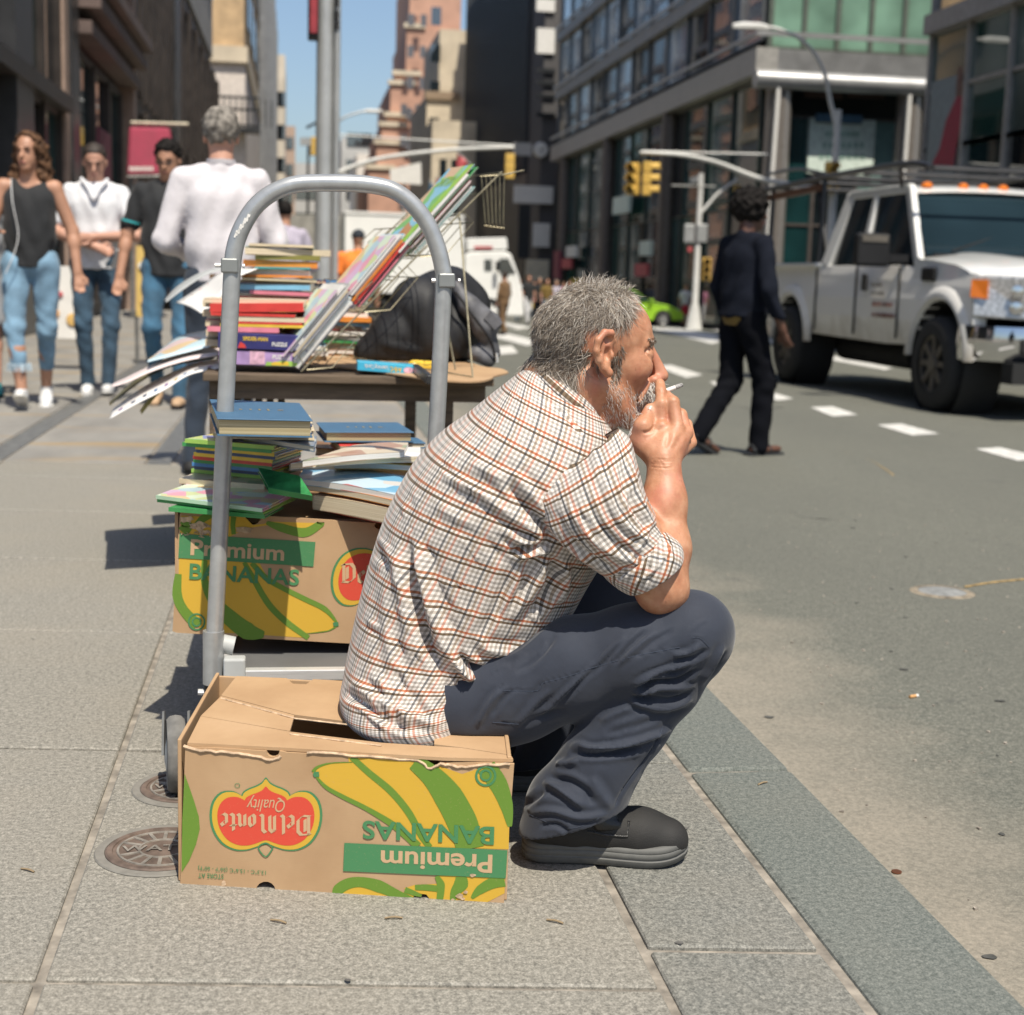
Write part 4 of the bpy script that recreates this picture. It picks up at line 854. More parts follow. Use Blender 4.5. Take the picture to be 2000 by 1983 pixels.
m_ = MB(); F5.text(m_, '13.3°C - 15.6°C (56°F - 60°F)', (1262, 1563), (770, 1528), (0, 28), .004, .0014); F5.text(m_, 'STORE AT', (955, 1587), (772, 1578), (0, 34), .004, .0014); m_.build('lettering', 'ink_band', box1)
F5.area('leaf_print', [(672, 860), (690, 910), (735, 1040), (775, 1170), (782, 1260), (755, 1370), (705, 1490), (650, 1575), (655, 1200)], 'ink_leaf', box1, .0006, smooth=False)
logo(F5, box1, 1262, 1180, 410, -1, .0008)
m_ = MB(); P = [(1055+18*math.cos(a), 943+15*math.sin(a)) for a in np.linspace(0, 2*PI, 15)]; F5.stroke(m_, P, .0008, .0012, False); m_.build('round_mark', 'ink_band', box1)
# ------------------------------------------------------------------ second box on the trolley
Y2b = 2.76; P2 = atY(338, 1234, Y2b); Q2 = atY(690, 1257, Y2b); g1 = unit((Q2-P2)*np.array((1, 1, 0))+np.array((0, .0, 0))); n2 = np.array((0, -1.0, 0))
c4 = lambda x, y: (320+x/4.391, 980+y/4.392); F4 = Face(P2, n2, c4); f2 = Face(P2, n2, lambda x, y: (x, y))
box2 = thing('cardboard_box', 'upright kraft banana box carrying books on the trolley', 'cardboard box', P2+np.array((.25, .2, 0)))
z2b, z2t = P2[2], f2.pt(352, 998)[2]
out = [(337, 1233), (345, 1236), (462, 1243)]+[c4(*q) for q in arc(705, 1155, 72, 48, PI, 2*PI)]+[(500, 1247), (700, 1258), (885, 1270), (905, 1036), (792, 1027)]+[c4(*q) for q in arc(1855, 200, 50, 40, 0, PI)]+[(735, 1022), (520, 1008)]+[c4(*q) for q in arc(760, 125, 75, 75, 0, PI)]+[(478, 1004), (358, 997), (351, 1004)]
m_ = MB(); wall_poly(m_, out, f2, .006); m_.build('front_wall', 'cardboard', box2)
xr = f2.pt(890, 1150)[0]; xl = P2[0]; m_ = MB()
for lo, hi in (((xl+.004, Y2b+.007, z2b), (xl+.010, Y2b+.40, z2t-.004)), ((xr-.008, Y2b+.007, z2b), (xr-.002, Y2b+.40, z2t-.004)), ((xl+.004, Y2b+.394, z2b), (xr-.002, Y2b+.40, z2t-.006)), ((xl+.01, Y2b+.01, z2b+.001), (xr-.01, Y2b+.39, z2b+.007))): m_.rbox(np.array(lo), np.array(hi))
m_.build('side_walls', 'cardboard', box2)
m_ = MB(); m_.rbox(np.array((xl+.03, Y2b+.05, z2t-.03)), np.array((xr-.03, Y2b+.39, z2t-.022))); m_.build('inner_flap', 'cardboard', box2)
F4.area('banana_print', [(130, 480), (820, 525), (900, 670), (1250, 840), (1440, 960), (1500, 1040), (1440, 1100), (1230, 1130), (1240, 1170), (640, 1130), (370, 1120), (210, 1020), (90, 860), (128, 620)], 'ink_yellow', box2, .0004, smooth=False)
F4.area('banana_print', [(150, 120), (400, 130), (690, 125), (760, 200), (860, 190), (900, 170), (1370, 185), (1340, 240), (1200, 290), (1050, 250), (900, 200), (700, 230), (560, 305), (140, 270)], 'ink_yellow', box2, .0004, smooth=False)
m_ = MB()
F4.stroke(m_, [(125, 620), (115, 800), (170, 930), (290, 1060)], [.012, .018, .018, .022], lf); F4.stroke(m_, [(350, 500), (350, 680), (430, 850), (560, 990), (720, 1110), (860, 1140)], [.010, .013, .022, .030, .034, .012], lf)
F4.stroke(m_, [(690, 520), (780, 680), (900, 880), (1050, 1030), (1240, 1168)], [.008, .011, .012, .012, .010], lf+.0001); F4.stroke(m_, [(755, 525), (870, 650), (1000, 730), (1200, 830), (1380, 920), (1480, 1030)], [.010, .011, .010, .010, .010, .004], lf+.0002)
F4.stroke(m_, [(880, 180), (1000, 220), (1200, 265), (1330, 200), (1345, 178)], [.006, .016, .018, .014, .014], lf); F4.stroke(m_, [(170, 160), (200, 210), (160, 260)], [.016, .02, .02], lf); F4.stroke(m_, [(600, 130), (592, 200), (600, 280)], [.010, .009, .008], lf); F4.stroke(m_, [(250, 220), (330, 150), (410, 110)], [.004, .014, .012], lf+.0001); F4.stroke(m_, [(1490, 1060), (1400, 1110), (1200, 1132)], [.004, .002, .001], lf)
m_.build('banana_outline', 'ink_leaf', box2)
m_ = MB()
for (x, y, a_, s_) in ((300, 210, 90, 45), (700, 240, 85, 30), (200, 150, 60, 30), (350, 260, 60, 22)):
    MB().poly([F4.pt(x+a_*RNG.uniform(.6, 1.2)*math.cos(q), y+s_*RNG.uniform(.5, 1.2)*math.sin(q), .0022) for q in np.linspace(0, 2*PI, 13)[:-1]]).build('torn_patch', 'torn_card', box2)
for _ in range(26):
    x, y = RNG.uniform(150, 420), RNG.uniform(180, 290); m_.tube([F4.pt(x, y, .002), F4.pt(x+RNG.uniform(-20, 20), y+14, .004), F4.pt(x+RNG.uniform(-35, 35), y+RNG.uniform(5, 30), .002)], .0008, 4)
tag(m_.build('torn_fibres', 'torn_card', box2), kind='stuff')
m_ = MB(); m_.poly([F4.pt(x, y, .0016) for x, y in ((135, 275), (1300, 345), (1283, 557), (125, 482))]); m_.build('green_band', 'ink_band', box2)
m_ = MB(); F4.text(m_, 'Premium', (228, 452), (1030, 503), (6, -132), .022, .0021); m_.build('lettering', 'ink_bare', box2)
m_ = MB(); F4.text(m_, 'BANANAS', (218, 660), (1158, 715), (6, -132), .022, .0019); m_.build('lettering', 'ink_band', box2)
m_ = MB()
for rr, wd in ((68, .003), (36, .003)):
    P = [(282+rr*math.cos(a), 1030+rr*math.sin(a)) for a in np.linspace(0, 2*PI, 25)]; m_ = MB(); F4.stroke(m_, P, wd, .0014, False); m_.build('round_mark', 'ink_band', box2)
m_ = MB(); m_.poly([F4.pt(x, y, .0014) for x, y in ((1450, 1035), (1495, 1030), (1500, 1065), (1455, 1070))]); m_.build('banana_tip', 'ink_band', box2)
logo(F4, box2, 1900, 670, 470, 1, .0008)
# ================================================================== platform trolley
M('tube_grey', (.42, .43, .43), .3, metal=.45, var=.08, vs=40, bp=.05, bs=300); M('alu', (.74, .74, .73), .35, metal=.45, var=.08, vs=25, stretch=(1, 20, 20)); M('grey_nylon', (.42, .43, .42), .55); M('rubber_grey', (.17, .165, .155), .8, var=.3, vs=25, bp=.3, bs=120)
YT = 2.665; TP = lambda x, y, dy=0: atY(x, y, YT+dy)
tr = thing('platform_trolley', 'folding platform trolley with a silver looped handle behind the box', 'trolley', (0.05, 2.9, 0))
path = [(416, 1300), (424, 1150), (432, 980), (440, 802), (450, 600), (452, 555), (456, 500), (468, 455), (495, 408), (530, 378), (570, 362), (612, 358), (670, 358), (722, 361), (765, 371), (800, 394), (832, 432), (852, 476), (864, 522), (866, 560), (857, 756), (846, 960), (832, 1290)]
P = catmull([TP(*q) for q in path], 4); MB().tube(P, .0153, 20).build('handle', 'tube_grey', tr, True)
for (x0, y0), (x1, y1), (bx, by) in (((417, 1232), (417, 1335), (393, 1352)), ((834, 1232), (831, 1335), (860, 1352))):
    MB().tube([TP(x0, y0), TP(x1, y1)], .0195, 18).build('socket', 'tube_grey', tr, True)
    MB().tube([TP(x1, y1+2), TP(x1-3, y1+40)], .017, 14).build('hinge', 'black_plastic', tr, True); MB().tube([TP(bx-6, by), TP(bx+24, by)], .006, 8).build('bolt', 'alu', tr, True)
    MB().tube([TP(x0+16, y0+25, .01), TP(x0+40, y0+30, .01)], .018, 12).build('hinge_pin', 'grey_nylon', tr, True)
for x, y, s_ in ((449, 519, -1), (871, 548, 1)):
    p = TP(x, y); d = unit(TP(x, y-30)-TP(x, y+30)); r_ = unit(np.cross(d, (0, 1, 0))); MB().box(p+np.array((0, -.004, 0)), (.030, .030, .026), r_, np.cross(d, r_), d).build('clamp', M('clamp_grey', (.28, .29, .28), .4, metal=.5), tr, bev=.003)
    MB().tube([p+r_*.012*-1-r_*.01, p-r_*.026], .004, 8).build('screw', 'alu', tr, True); MB().tube([p+r_*.012, p+r_*.026], .004, 8).build('screw', 'alu', tr, True)
zd = .205
deck = MB().rbox(np.array((-.135, 2.66, zd-.012)), np.array((.285, 3.48, zd-.004))).build('deck', M('deck_grey', (.12, .12, .12), .7), tr)
for k, (za, zb) in enumerate(((zd-.022, zd-.002), (zd-.040, zd-.024), (zd-.060, zd-.042))): MB().rbox(np.array((-.115, 2.645-.002*k, za)), np.array((.27, 2.668, zb))).build('deck_rail', 'alu', tr, bev=.002)
for x in (-.125, .28): MB().rbox(np.array((x-.012, 2.67, zd-.05)), np.array((x+.012, 3.48, zd))).build('side_rail', 'alu', tr, bev=.003)
MB().rbox(np.array((-.125, 2.636, zd-.045)), np.array((-.085, 2.668, zd+.022))).build('corner_bracket', 'grey_nylon', tr, bev=.004); MB().rbox(np.array((.25, 2.636, zd-.045)), np.array((.29, 2.668, zd+.022))).build('corner_bracket', 'grey_nylon', tr, bev=.004)
for x, y in ((-.205, 2.57), (.30, 2.74), (-.14, 3.36), (.28, 3.36)):
    o = MB().lathe([(.03, -.016), (.062, -.016), (.068, -.01), (.070, 0), (.068, .01), (.062, .016), (.03, .016)], (x, y, .071), 28, ax=(1, .12, 0)).build('wheel', 'rubber_grey', tr, True); MB().lathe([(.012, -.02), (.03, -.0165), (.03, .0165), (.012, .02)], (x, y, .071), 16, ax=(1, .12, 0)).build('hub', 'grey_nylon', o, True)
    m_ = MB()
    for s_ in (-1, 1): m_.bar((x+s_*.022, y, .07), (x+s_*.022, y+.02, .145), .004, .03)
    m_.build('fork', 'dull_steel', o)

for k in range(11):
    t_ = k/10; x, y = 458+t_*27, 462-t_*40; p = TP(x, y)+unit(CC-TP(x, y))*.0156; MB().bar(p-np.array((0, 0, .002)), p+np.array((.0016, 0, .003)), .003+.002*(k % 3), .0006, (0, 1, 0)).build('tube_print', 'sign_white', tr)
# ================================================================== the seated man
fw = unit((.985, -.17, 0)); lf = np.array((-fw[1], fw[0], 0)); S0 = np.array((.2, 2.38, 0))
def onS(x, y, lat=0.0): return onpl(x, y, S0+lf*lat, lf)
k2 = lambda x, y: (640+x/2.521, 680+y/2.521); k1 = lambda x, y: (1000+x/4.79, 520+y/4.79); k3 = lambda x, y: (820+x/2.994, 1100+y/2.994)
def skin(name, lo, mid, hi):
    m, nt, b = newmat(name); co = objco(nt); n1 = noise(nt, co, 45, 5, .6); n2 = noise(nt, co, 320, 3, .6)
    c = ramp(nt, n1, [(.3, lo), (.52, mid), (.72, hi)]); c = mix(nt, ramp(nt, noise(nt, co, 16, 4, .6), [(.5, (0, 0, 0)), (.72, (.55, .55, .55))]), c, (.50, .17, .12)); c = mix(nt, ramp(nt, noise(nt, co, 130, 2, .5), [(.68, (0, 0, 0)), (.76, (.4, .4, .4))]), c, (.24, .10, .06))
    nt.links.new(c, b.inputs['Base Color'])
    b.inputs['Roughness'].default_value = .5; b.inputs['Subsurface Weight'].default_value = .18; b.inputs['Subsurface Radius'].default_value = (.9, .35, .2); b.inputs['Subsurface Scale'].default_value = .006
    bump(nt, b, mth(nt, 'ADD', mth(nt, 'MULTIPLY', n1, .7), mth(nt, 'MULTIPLY', n2, .5)), .35, .0016); return m
skin('weathered_skin', (.37, .16, .085), (.475, .23, .13), (.55, .30, .185))
def plaid():
    m, nt, b = newmat('plaid_cloth'); at = nt.nodes.new('ShaderNodeAttribute'); at.attribute_name = 'cloth'
    sx = nt.nodes.new('ShaderNodeSeparateXYZ'); nt.links.new(at.outputs['Vector'], sx.inputs[0])
    W_ = (1, 1, 1); per = 1/.0385
    def band(ch, cols):
        f = mth(nt, 'FRACT', mth(nt, 'MULTIPLY', ch, per)); st = []
        for i, c in enumerate(cols): st += [(i/5+.0001, W_), (i/5+.1, c)]
        return ramp(nt, f, st, 'CONSTANT')
    A_ = band(sx.outputs[0], [(.27, .28, .30), (.56, .48, .40), (.78, .46, .38), (.66, .64, .62), (.60, .59, .58)])
    B_ = band(sx.outputs[1], [(.64, .28, .15), (.22, .16, .10), (.66, .63, .59), (.58, .57, .56), (.64, .62, .60)])
    c = mix(nt, 1.0, A_, B_, 'MULTIPLY'); c = mix(nt, 1.0, c, (.66, .615, .57), 'MULTIPLY')
    nt.links.new(c, b.inputs['Base Color']); b.inputs['Roughness'].default_value = .85; b.inputs['Sheen Weight'].default_value = .15
    n = noise(nt, at.outputs['Vector'], 900, 2); n2 = noise(nt, objco(nt), 42, 4, .6); bump(nt, b, mth(nt, 'ADD', mth(nt, 'MULTIPLY', n, .25), n2), .4, .0022)
plaid()
def navy():
    m, nt, b = newmat('navy_cotton'); co = objco(nt); n1 = noise(nt, co, 9, 5, .6); n2 = noise(nt, co, 500, 2)
    sx = nt.nodes.new('ShaderNodeSeparateXYZ'); nt.links.new(co, sx.inputs[0])
    c = ramp(nt, n1, [(.3, (.011, .015, .027)), (.6, (.018, .024, .040)), (.8, (.029, .035, .050))])
    nt.links.new(c, b.inputs['Base Color']); b.inputs['Roughness'].default_value = .8; b.inputs['Sheen Weight'].default_value = .22; b.inputs['Sheen Roughness'].default_value = .5
    bump(nt, b, mth(nt, 'ADD', mth(nt, 'MULTIPLY', n2, .12), noise(nt, co, 55, 4, .6)), .35, .002)
navy()
M('shoe_suede', (.016, .015, .014), .75, var=.2, vs=40, bp=.25, bs=400); M('shoe_leather', (.018, .017, .016), .35, var=.2, vs=60, bp=.6, bs=260); M('shoe_sole', (.115, .115, .108), .7, var=.15, vs=30); M('stitch', (.040, .050, .074), .9)
man = thing('person', 'seated person in a checked shirt and navy trousers smoking on the box', 'person', onS(850, 1420))
# ------------------------------------------------------------------ body: head, neck, forearm and hand in one skin
hf = unit((math.cos(rad(4)), math.sin(rad(4)), 0)); hl = np.array((-hf[1], hf[0], 0)); hu = np.array((0, 0, 1.0))
H0 = onS(1189, 687, -.088)+hl*.088; _pt = rad(2); hf, hu = hf*math.cos(_pt)-hu*math.sin(_pt), hu*math.cos(_pt)+hf*math.sin(_pt)
HD = lambda x, y, z: H0+hf*x+hl*y+hu*z
S = Sdf(.0024)
def he(c, r, k=.015, neg=False): S.ell(HD(*c), r, hf, hu, k, neg)
def hc(a, b_, r1, r2=None, k=.012, neg=False): S.cap(HD(*a), HD(*b_), r1, r2, k, neg)
he((-.004, 0, .023), (.090, .073, .077)); he((.034, 0, .026), (.058, .059, .056), .02); he((.043, 0, -.035), (.048, .053, .068), .02)
for s_ in (-1, 1):
    hc((.0, .050*s_, -.055), (.062, .022*s_, -.108), .021, .018, .02); he((.061, .041*s_, -.022), (.027, .020, .024), .018)
    hc((.086, .012*s_, .019), (.072, .044*s_, .014), .010, .008, .008); he((.079, .036*s_, -.002), (.016, .016, .011), .008, True)
    S.ell(HD(.0775, .034*s_, -.003), (.0130, .0150, .0125), hf, hu, .004); hc((.084, .022*s_, -.012), (.07, .046*s_, -.016), .004, .003, .006)
    hc((.0885, .025*s_, .002), (.077, .0475*s_, -.002), .0034, .0028, .002)
    he((.103, .0125*s_, -.0455), (.0105, .0085, .009), .005)
hc((.094, 0, .004), (.1165, 0, -.036), .0085, .0118, .009); he((.117, 0, -.039), (.0115, .0115, .0095), .005); he((.078, 0, -.112), (.019, .022, .016), .015)
he((.080, 0, -.072), (.021, .029, .026), .012); hc((.098, -.012, -.066), (.098, .012, -.066), .006, .006, .006); hc((.095, -.012, -.080), (.095, .012, -.080), .0065, .0065, .006); hc((.106, -.02, -.073), (.106, .02, -.073), .0022, .0022, .003, True)
hc((.086, -.034, -.05), (.072, -.040, -.08), .004, .003, .006)
# near ear (and the far one)
for s_ in (-1, 1):
    E = lambda x, y, z: HD(x, -y*s_*-1 if s_ > 0 else y, z)
    eh = [(.008, -.076, .016), (.002, -.086, .029), (-.010, -.092, .029), (-.021, -.097, .017), (-.023, -.097, .0), (-.017, -.093, -.014), (-.007, -.088, -.026), (.003, -.083, -.033)]
    S.chain([E(*p) for p in eh], [.0035, .0042, .0046, .0046, .0044, .0042, .005, .0072], .004)
    S.cap(E(-.004, -.074, .012), E(-.002, -.074, -.018), .011, .009, .008); S.cap(E(-.012, -.083, .012), E(-.006, -.080, -.018), .006, .006, .005)
    S.cap(E(-.012, -.089, .014), E(-.010, -.088, -.010), .0035, .0035, .004); S.ell(E(-.001, -.090, -.004), (.0075, .011, .012), hf, hu, .003, True); S.ell(E(-.003, -.091, .017), (.006, .008, .006), hf, hu, .003, True); S.ell(E(.0068, -.081, -.006), (.004, .0045, .006), hf, hu, .003)
nb_ = onS(1098, 772, .0)
S.cap(HD(-.028, 0, -.035), nb_, .056, .064, .02); S.cap(HD(.02, 0, -.085), onS(1160, 800), .038, .045, .02); S.cap(HD(-.02, -.055, -.05), onS(1150, 812, -.03), .016, .014, .015)
S.cap(nb_, onS(1050, 900), .07, .11, .03)
# forearm and elbow
el, wr = onS(1292, 1146, -.165), onS(1297, 902, -.105)
S.chain([el, el+(wr-el)*.3+fw*.006, el+(wr-el)*.68+fw*.002, wr], [.034, .0355, .0315, .0262], .02); S.cap(el+np.array((0, 0, -.012))-fw*.004, el+np.array((0, 0, -.01))+fw*.014, .026, .022, .012)
S.cap(el, onS(1215, 1010, -.185), .040, .046, .02)
K = lambda x, y, lat: onS(*k1(x, y), lat)
mcp = [K(1400, 1500, -.078), K(1545, 1515, -.086), K(1630, 1570, -.078), K(1672, 1650, -.058)]
for i, p in enumerate(mcp):
    S.cap(wr+(p-wr)*.12, p, .019 if i < 3 else .017, (.0112, .0112, .0105, .0098)[i], .009)
S.chain([mcp[0], K(1398, 1290, -.072), K(1392, 1170, -.056), K(1384, 1098, -.042)], [.0108, .0100, .0090, .0080], .0025)
S.chain([mcp[1], K(1506, 1275, -.072), K(1440, 1215, -.045), K(1395, 1160, -.020)], [.0108, .0105, .0092, .0082], .0025)
S.chain([mcp[2], K(1582, 1390, -.052), K(1500, 1340, -.025), K(1440, 1300, -.006)], [.0102, .0098, .009, .008], .0025)
S.chain([mcp[3], K(1636, 1480, -.032), K(1560, 1440, -.008), K(1500, 1400, .008)], [.0095, .0088, .008, .0072], .0025)
S.chain([wr+np.array((0, 0, .006))-fw*.004, K(1205, 1640, -.080), K(1225, 1500, -.090), K(1290, 1340, -.070)], [.02, .0165, .0132, .0095], .010); S.cap(K(1215, 1600, -.082), K(1385, 1500, -.074), .012, .010, .014)
S.cap(K(1300, 1700, -.092), K(1480, 1640, -.092), .016, .016, .02)
for a, b_ in ((0, (1400, 1500)), (1, (1545, 1512)), (2, (1632, 1566))): S.ell(K(b_[0], b_[1]-6, -.09+.006*a), (.009, .007, .008), fw, (0, 0, 1), .006)
v, f = S.mesh(); v = relax(v, f, 1, .4); n = vnormals(v, f)
cr = lambda L: [k1(*q) for q in L]
fl_body = [(cr([(1470, 1540), (1460, 1620), (1440, 1700)]), 5, -.0016), (cr([(1585, 1570), (1550, 1650), (1500, 1720)]), 5, -.0014), (cr([(1220, 1560), (1300, 1540), (1340, 1480)]), 3, -.0025)]
for yy_ in (1800, 1825, 1850, 1878): fl_body.append((cr([(1285, yy_-8), (1400, yy_+10), (1520, yy_)]), 1.3, -.0011))
for x_, y_ in ((1395, 1285), (1505, 1270), (1392, 1178)):
    for d_ in (-9, 0, 9): fl_body.append((cr([(x_-35, y_+d_), (x_+35, y_+d_+2)]), .9, -.0007))
for i_ in range(5): fl_body.append((cr([(1180+i_*7, 760+i_*28), (1215+i_*9, 775+i_*34)]), 1.2, -.0008))
fl_body += [(cr([(1120, 480), (1180, 520), (1245, 560)]), 1.6, -.0008), (cr([(1140, 540), (1200, 585), (1270, 625)]), 1.6, -.0008), (cr([(1245, 770), (1290, 785), (1330, 772)]), 1.3, -.0016), (cr([(1260, 820), (1300, 850)]), 1.5, -.001), (cr([(1305, 880), (1320, 960), (1330, 1040)]), 2, -.0015)]
v = folds(v, n, fl_body)
body = mkobj('body', v, f, 'weathered_skin', man, True, 180)
BV, BN = v, vnormals(v, f)
m_ = MB()   # nails
for p, q, s_ in ((K(1284, 1352, -.080), K(1300, 1318, -.076), .0062), (K(1386, 1128, -.052), K(1383, 1096, -.048), .005)):
    d = unit(q-p); nn = unit(CC-p); nn = unit(nn-d*np.dot(nn, d)); r_ = np.cross(d, nn); rings = []
    for t_ in np.linspace(0, 1, 5):
        w_ = s_*(.8+.3*math.sin(t_*PI)); rings.append([p+d*np.linalg.norm(q-p)*t_+r_*w_*a+nn*(.0042-.0035*a*a) for a in (-1, -.5, 0, .5, 1)])
    m_.grid(rings)
m_.build('nails', M('nail', (.60, .38, .29), .3), body, True, 180)
# ------------------------------------------------------------------ shirt
def loft_cloth(st, lat, dw, nu, nv, ex=2.2, u0=0.0, v0=0.0):
    """stations of (back, front) edges read in crop k2; lat = centre offsets, dw = half depths"""
    Bk = catmull([onS(*k2(*s[0]), l) for s, l in zip(st, lat)], 12); Fr = catmull([onS(*k2(*s[1]), l) for s, l in zip(st, lat)], 12)
    W2 = catmull([(d, 0, 0) for d in dw], 12)[:, 0]
    t = np.linspace(0, len(Bk)-1, nv); ip = lambda A: np.stack([np.interp(t, np.arange(len(A)), A[:, i]) for i in range(A.shape[1])], 1)
    Bk, Fr, W2 = ip(Bk), ip(Fr), np.interp(t, np.arange(len(W2)), W2)
    C_ = (Bk+Fr)/2; D_ = (Bk-Fr)/2; th_ = np.linspace(0, 2*PI, nu, endpoint=False)
    cs, sn = np.cos(th_), np.sin(th_); cs = np.sign(cs)*np.abs(cs)**(2/ex); sn = np.sign(sn)*np.abs(sn)**(2/ex)
    V = C_[:, None]+D_[:, None]*cs[None, :, None]-lf*(W2[:, None]*sn[None])[..., None]
    # cloth coordinates: around from the near side, along measured on the near side
    j0 = nu//4; seg = np.linalg.norm(np.diff(V, axis=1), axis=2); cu = np.concatenate([np.zeros((nv, 1)), np.cumsum(seg, 1)], 1); U = cu-cu[:, j0:j0+1]
    vm = np.concatenate([[0], np.cumsum(np.linalg.norm(np.diff(V, axis=0), axis=2).mean(1))]); Vv = np.repeat(vm[:, None], nu, 1)
    F_ = np.array([(i*nu+j, i*nu+(j+1) % nu, (i+1)*nu+(j+1) % nu, (i+1)*nu+j) for i in range(nv-1) for j in range(nu)])
    return V.reshape(-1, 3), F_, np.stack([U.ravel()+u0, Vv.ravel()+v0, 0*U.ravel()], 1)
st = [((1085, 120), (1300, 262)), ((985, 100), (1335, 300)), ((840, 200), (1440, 480)), ((700, 312), (1465, 680)), ((545, 425), (1450, 830)), ((425, 560), (1410, 940)), ((332, 720), (1350, 1045)), ((264, 880), (1275, 1170)), ((207, 1060), (1195, 1310)), ((160, 1240), (1095, 1425)),
      ((120, 1420), (965, 1515)), ((88, 1590), (845, 1590)), ((72, 1700), (780, 1650)), ((105, 1795), (715, 1760)), ((205, 1890), (650, 1880)), ((330, 1948), (560, 1950))]
dw = [.066, .080, .150, .186, .20, .20, .196, .19, .185, .182, .184, .186, .18, .145, .085, .035]
v, f, uv = loft_cloth(st, [0]*10+[0, -.01, -.03, -.075, -.13, -.165], dw, 230, 210, 2.35)
n = vnormals(v, f); n *= np.sign((n*(v-onS(900, 1100))).sum())
c2 = lambda L: [k2(*q) for q in L]
fs = [  # pulls towards the armpit, the waist bunching and the long drape down the back
 (c2([(860, 640), (960, 760), (1060, 880), (1110, 960)]), 9, -.012), (c2([(900, 600), (1000, 700), (1060, 790)]), 8, .008), (c2([(700, 560), (850, 640), (1000, 760)]), 12, .006), (c2([(560, 620), (760, 720), (950, 860), (1080, 930)]), 10, .007),
 (c2([(880, 900), (960, 950), (1070, 965)]), 7, .010), (c2([(890, 1010), (980, 985), (1090, 960)]), 6, -.009), (c2([(920, 1040), (1000, 1010), (1100, 985)]), 8, .010), (c2([(1120, 1030), (1110, 1130), (1060, 1240), (1010, 1310)]), 9, -.012), (c2([(1060, 1020), (1040, 1130), (960, 1250), (900, 1340)]), 10, .008),
 (c2([(1180, 1060), (1170, 1160), (1130, 1260)]), 8, .008), (c2([(870, 1080), (860, 1200), (800, 1330), (740, 1420)]), 10, -.005), (c2([(940, 1040), (930, 1150), (860, 1300)]), 8, .006),
 (c2([(390, 930), (410, 1080), (440, 1220), (480, 1400), (530, 1560)]), 11, -.011), (c2([(430, 960), (470, 1150), (520, 1330), (600, 1480)]), 14, .010), (c2([(340, 980), (350, 1180), (390, 1400), (420, 1560)]), 14, .006), (c2([(280, 1100), (290, 1300), (310, 1500), (340, 1640)]), 12, .005),
 (c2([(480, 1400), (540, 1560), (590, 1680), (650, 1760)]), 10, -.007), (c2([(640, 1500), (700, 1570), (770, 1580)]), 7, -.011), (c2([(650, 1550), (680, 1600), (760, 1620)]), 7, .011), (c2([(700, 1600), (780, 1640)]), 6, -.009), (c2([(560, 1440), (640, 1560), (720, 1680)]), 11, .009), (c2([(750, 1410), (780, 1480), (900, 1500), (1000, 1460)]), 10, .006),
 (c2([(80, 1690), (180, 1760), (300, 1840), (430, 1890)]), 8, -.007), (c2([(120, 1640), (260, 1740), (420, 1820), (560, 1860)]), 9, .007), (c2([(220, 1600), (330, 1740), (380, 1870)]), 9, .006), (c2([(300, 1560), (420, 1720), (520, 1850)]), 8, -.005), (c2([(320, 1700), (340, 1800), (380, 1900)]), 7, -.006), (c2([(120, 1740), (200, 1800), (290, 1880)]), 5, .005),
 (c2([(560, 1165), (640, 1160), (710, 1150)]), 2, .003), (c2([(1025, 235), (1150, 320), (1270, 455)]), 2.2, -.0025), (c2([(1035, 228), (1160, 312), (1280, 447)]), 2, .002), (c2([(840, 215), (920, 240), (1040, 235)]), 2, -.002), (c2([(600, 390), (660, 370), (760, 300)]), 4, -.003), (c2([(240, 920), (300, 1000), (330, 1060)]), 6, .003),
 (c2([(640, 860), (800, 960), (880, 1080)]), 12, -.004), (c2([(520, 760), (700, 880), (820, 980)]), 12, .004)]
r2 = np.random.default_rng(3)
for _ in range(95):
    x_, y_ = r2.uniform(180, 1150), r2.uniform(500, 1750); a_ = r2.uniform(.6, 1.4); L_ = r2.uniform(60, 150)
    fs.append((c2([(x_, y_), (x_+L_*math.cos(a_)*.5+r2.uniform(-12, 12), y_+L_*math.sin(a_)*.5), (x_+L_*math.cos(a_), y_+L_*math.sin(a_))]), r2.uniform(2.5, 6.5), r2.uniform(-.0032, .0032)))
fs = [(a_, b_, c_*1.25) for a_, b_, c_ in fs]
v = folds(v, n, fs)
shirt = mkobj('shirt', v, f, 'plaid_cloth', man, True, 180); setcolors(shirt, 'cloth', uv)
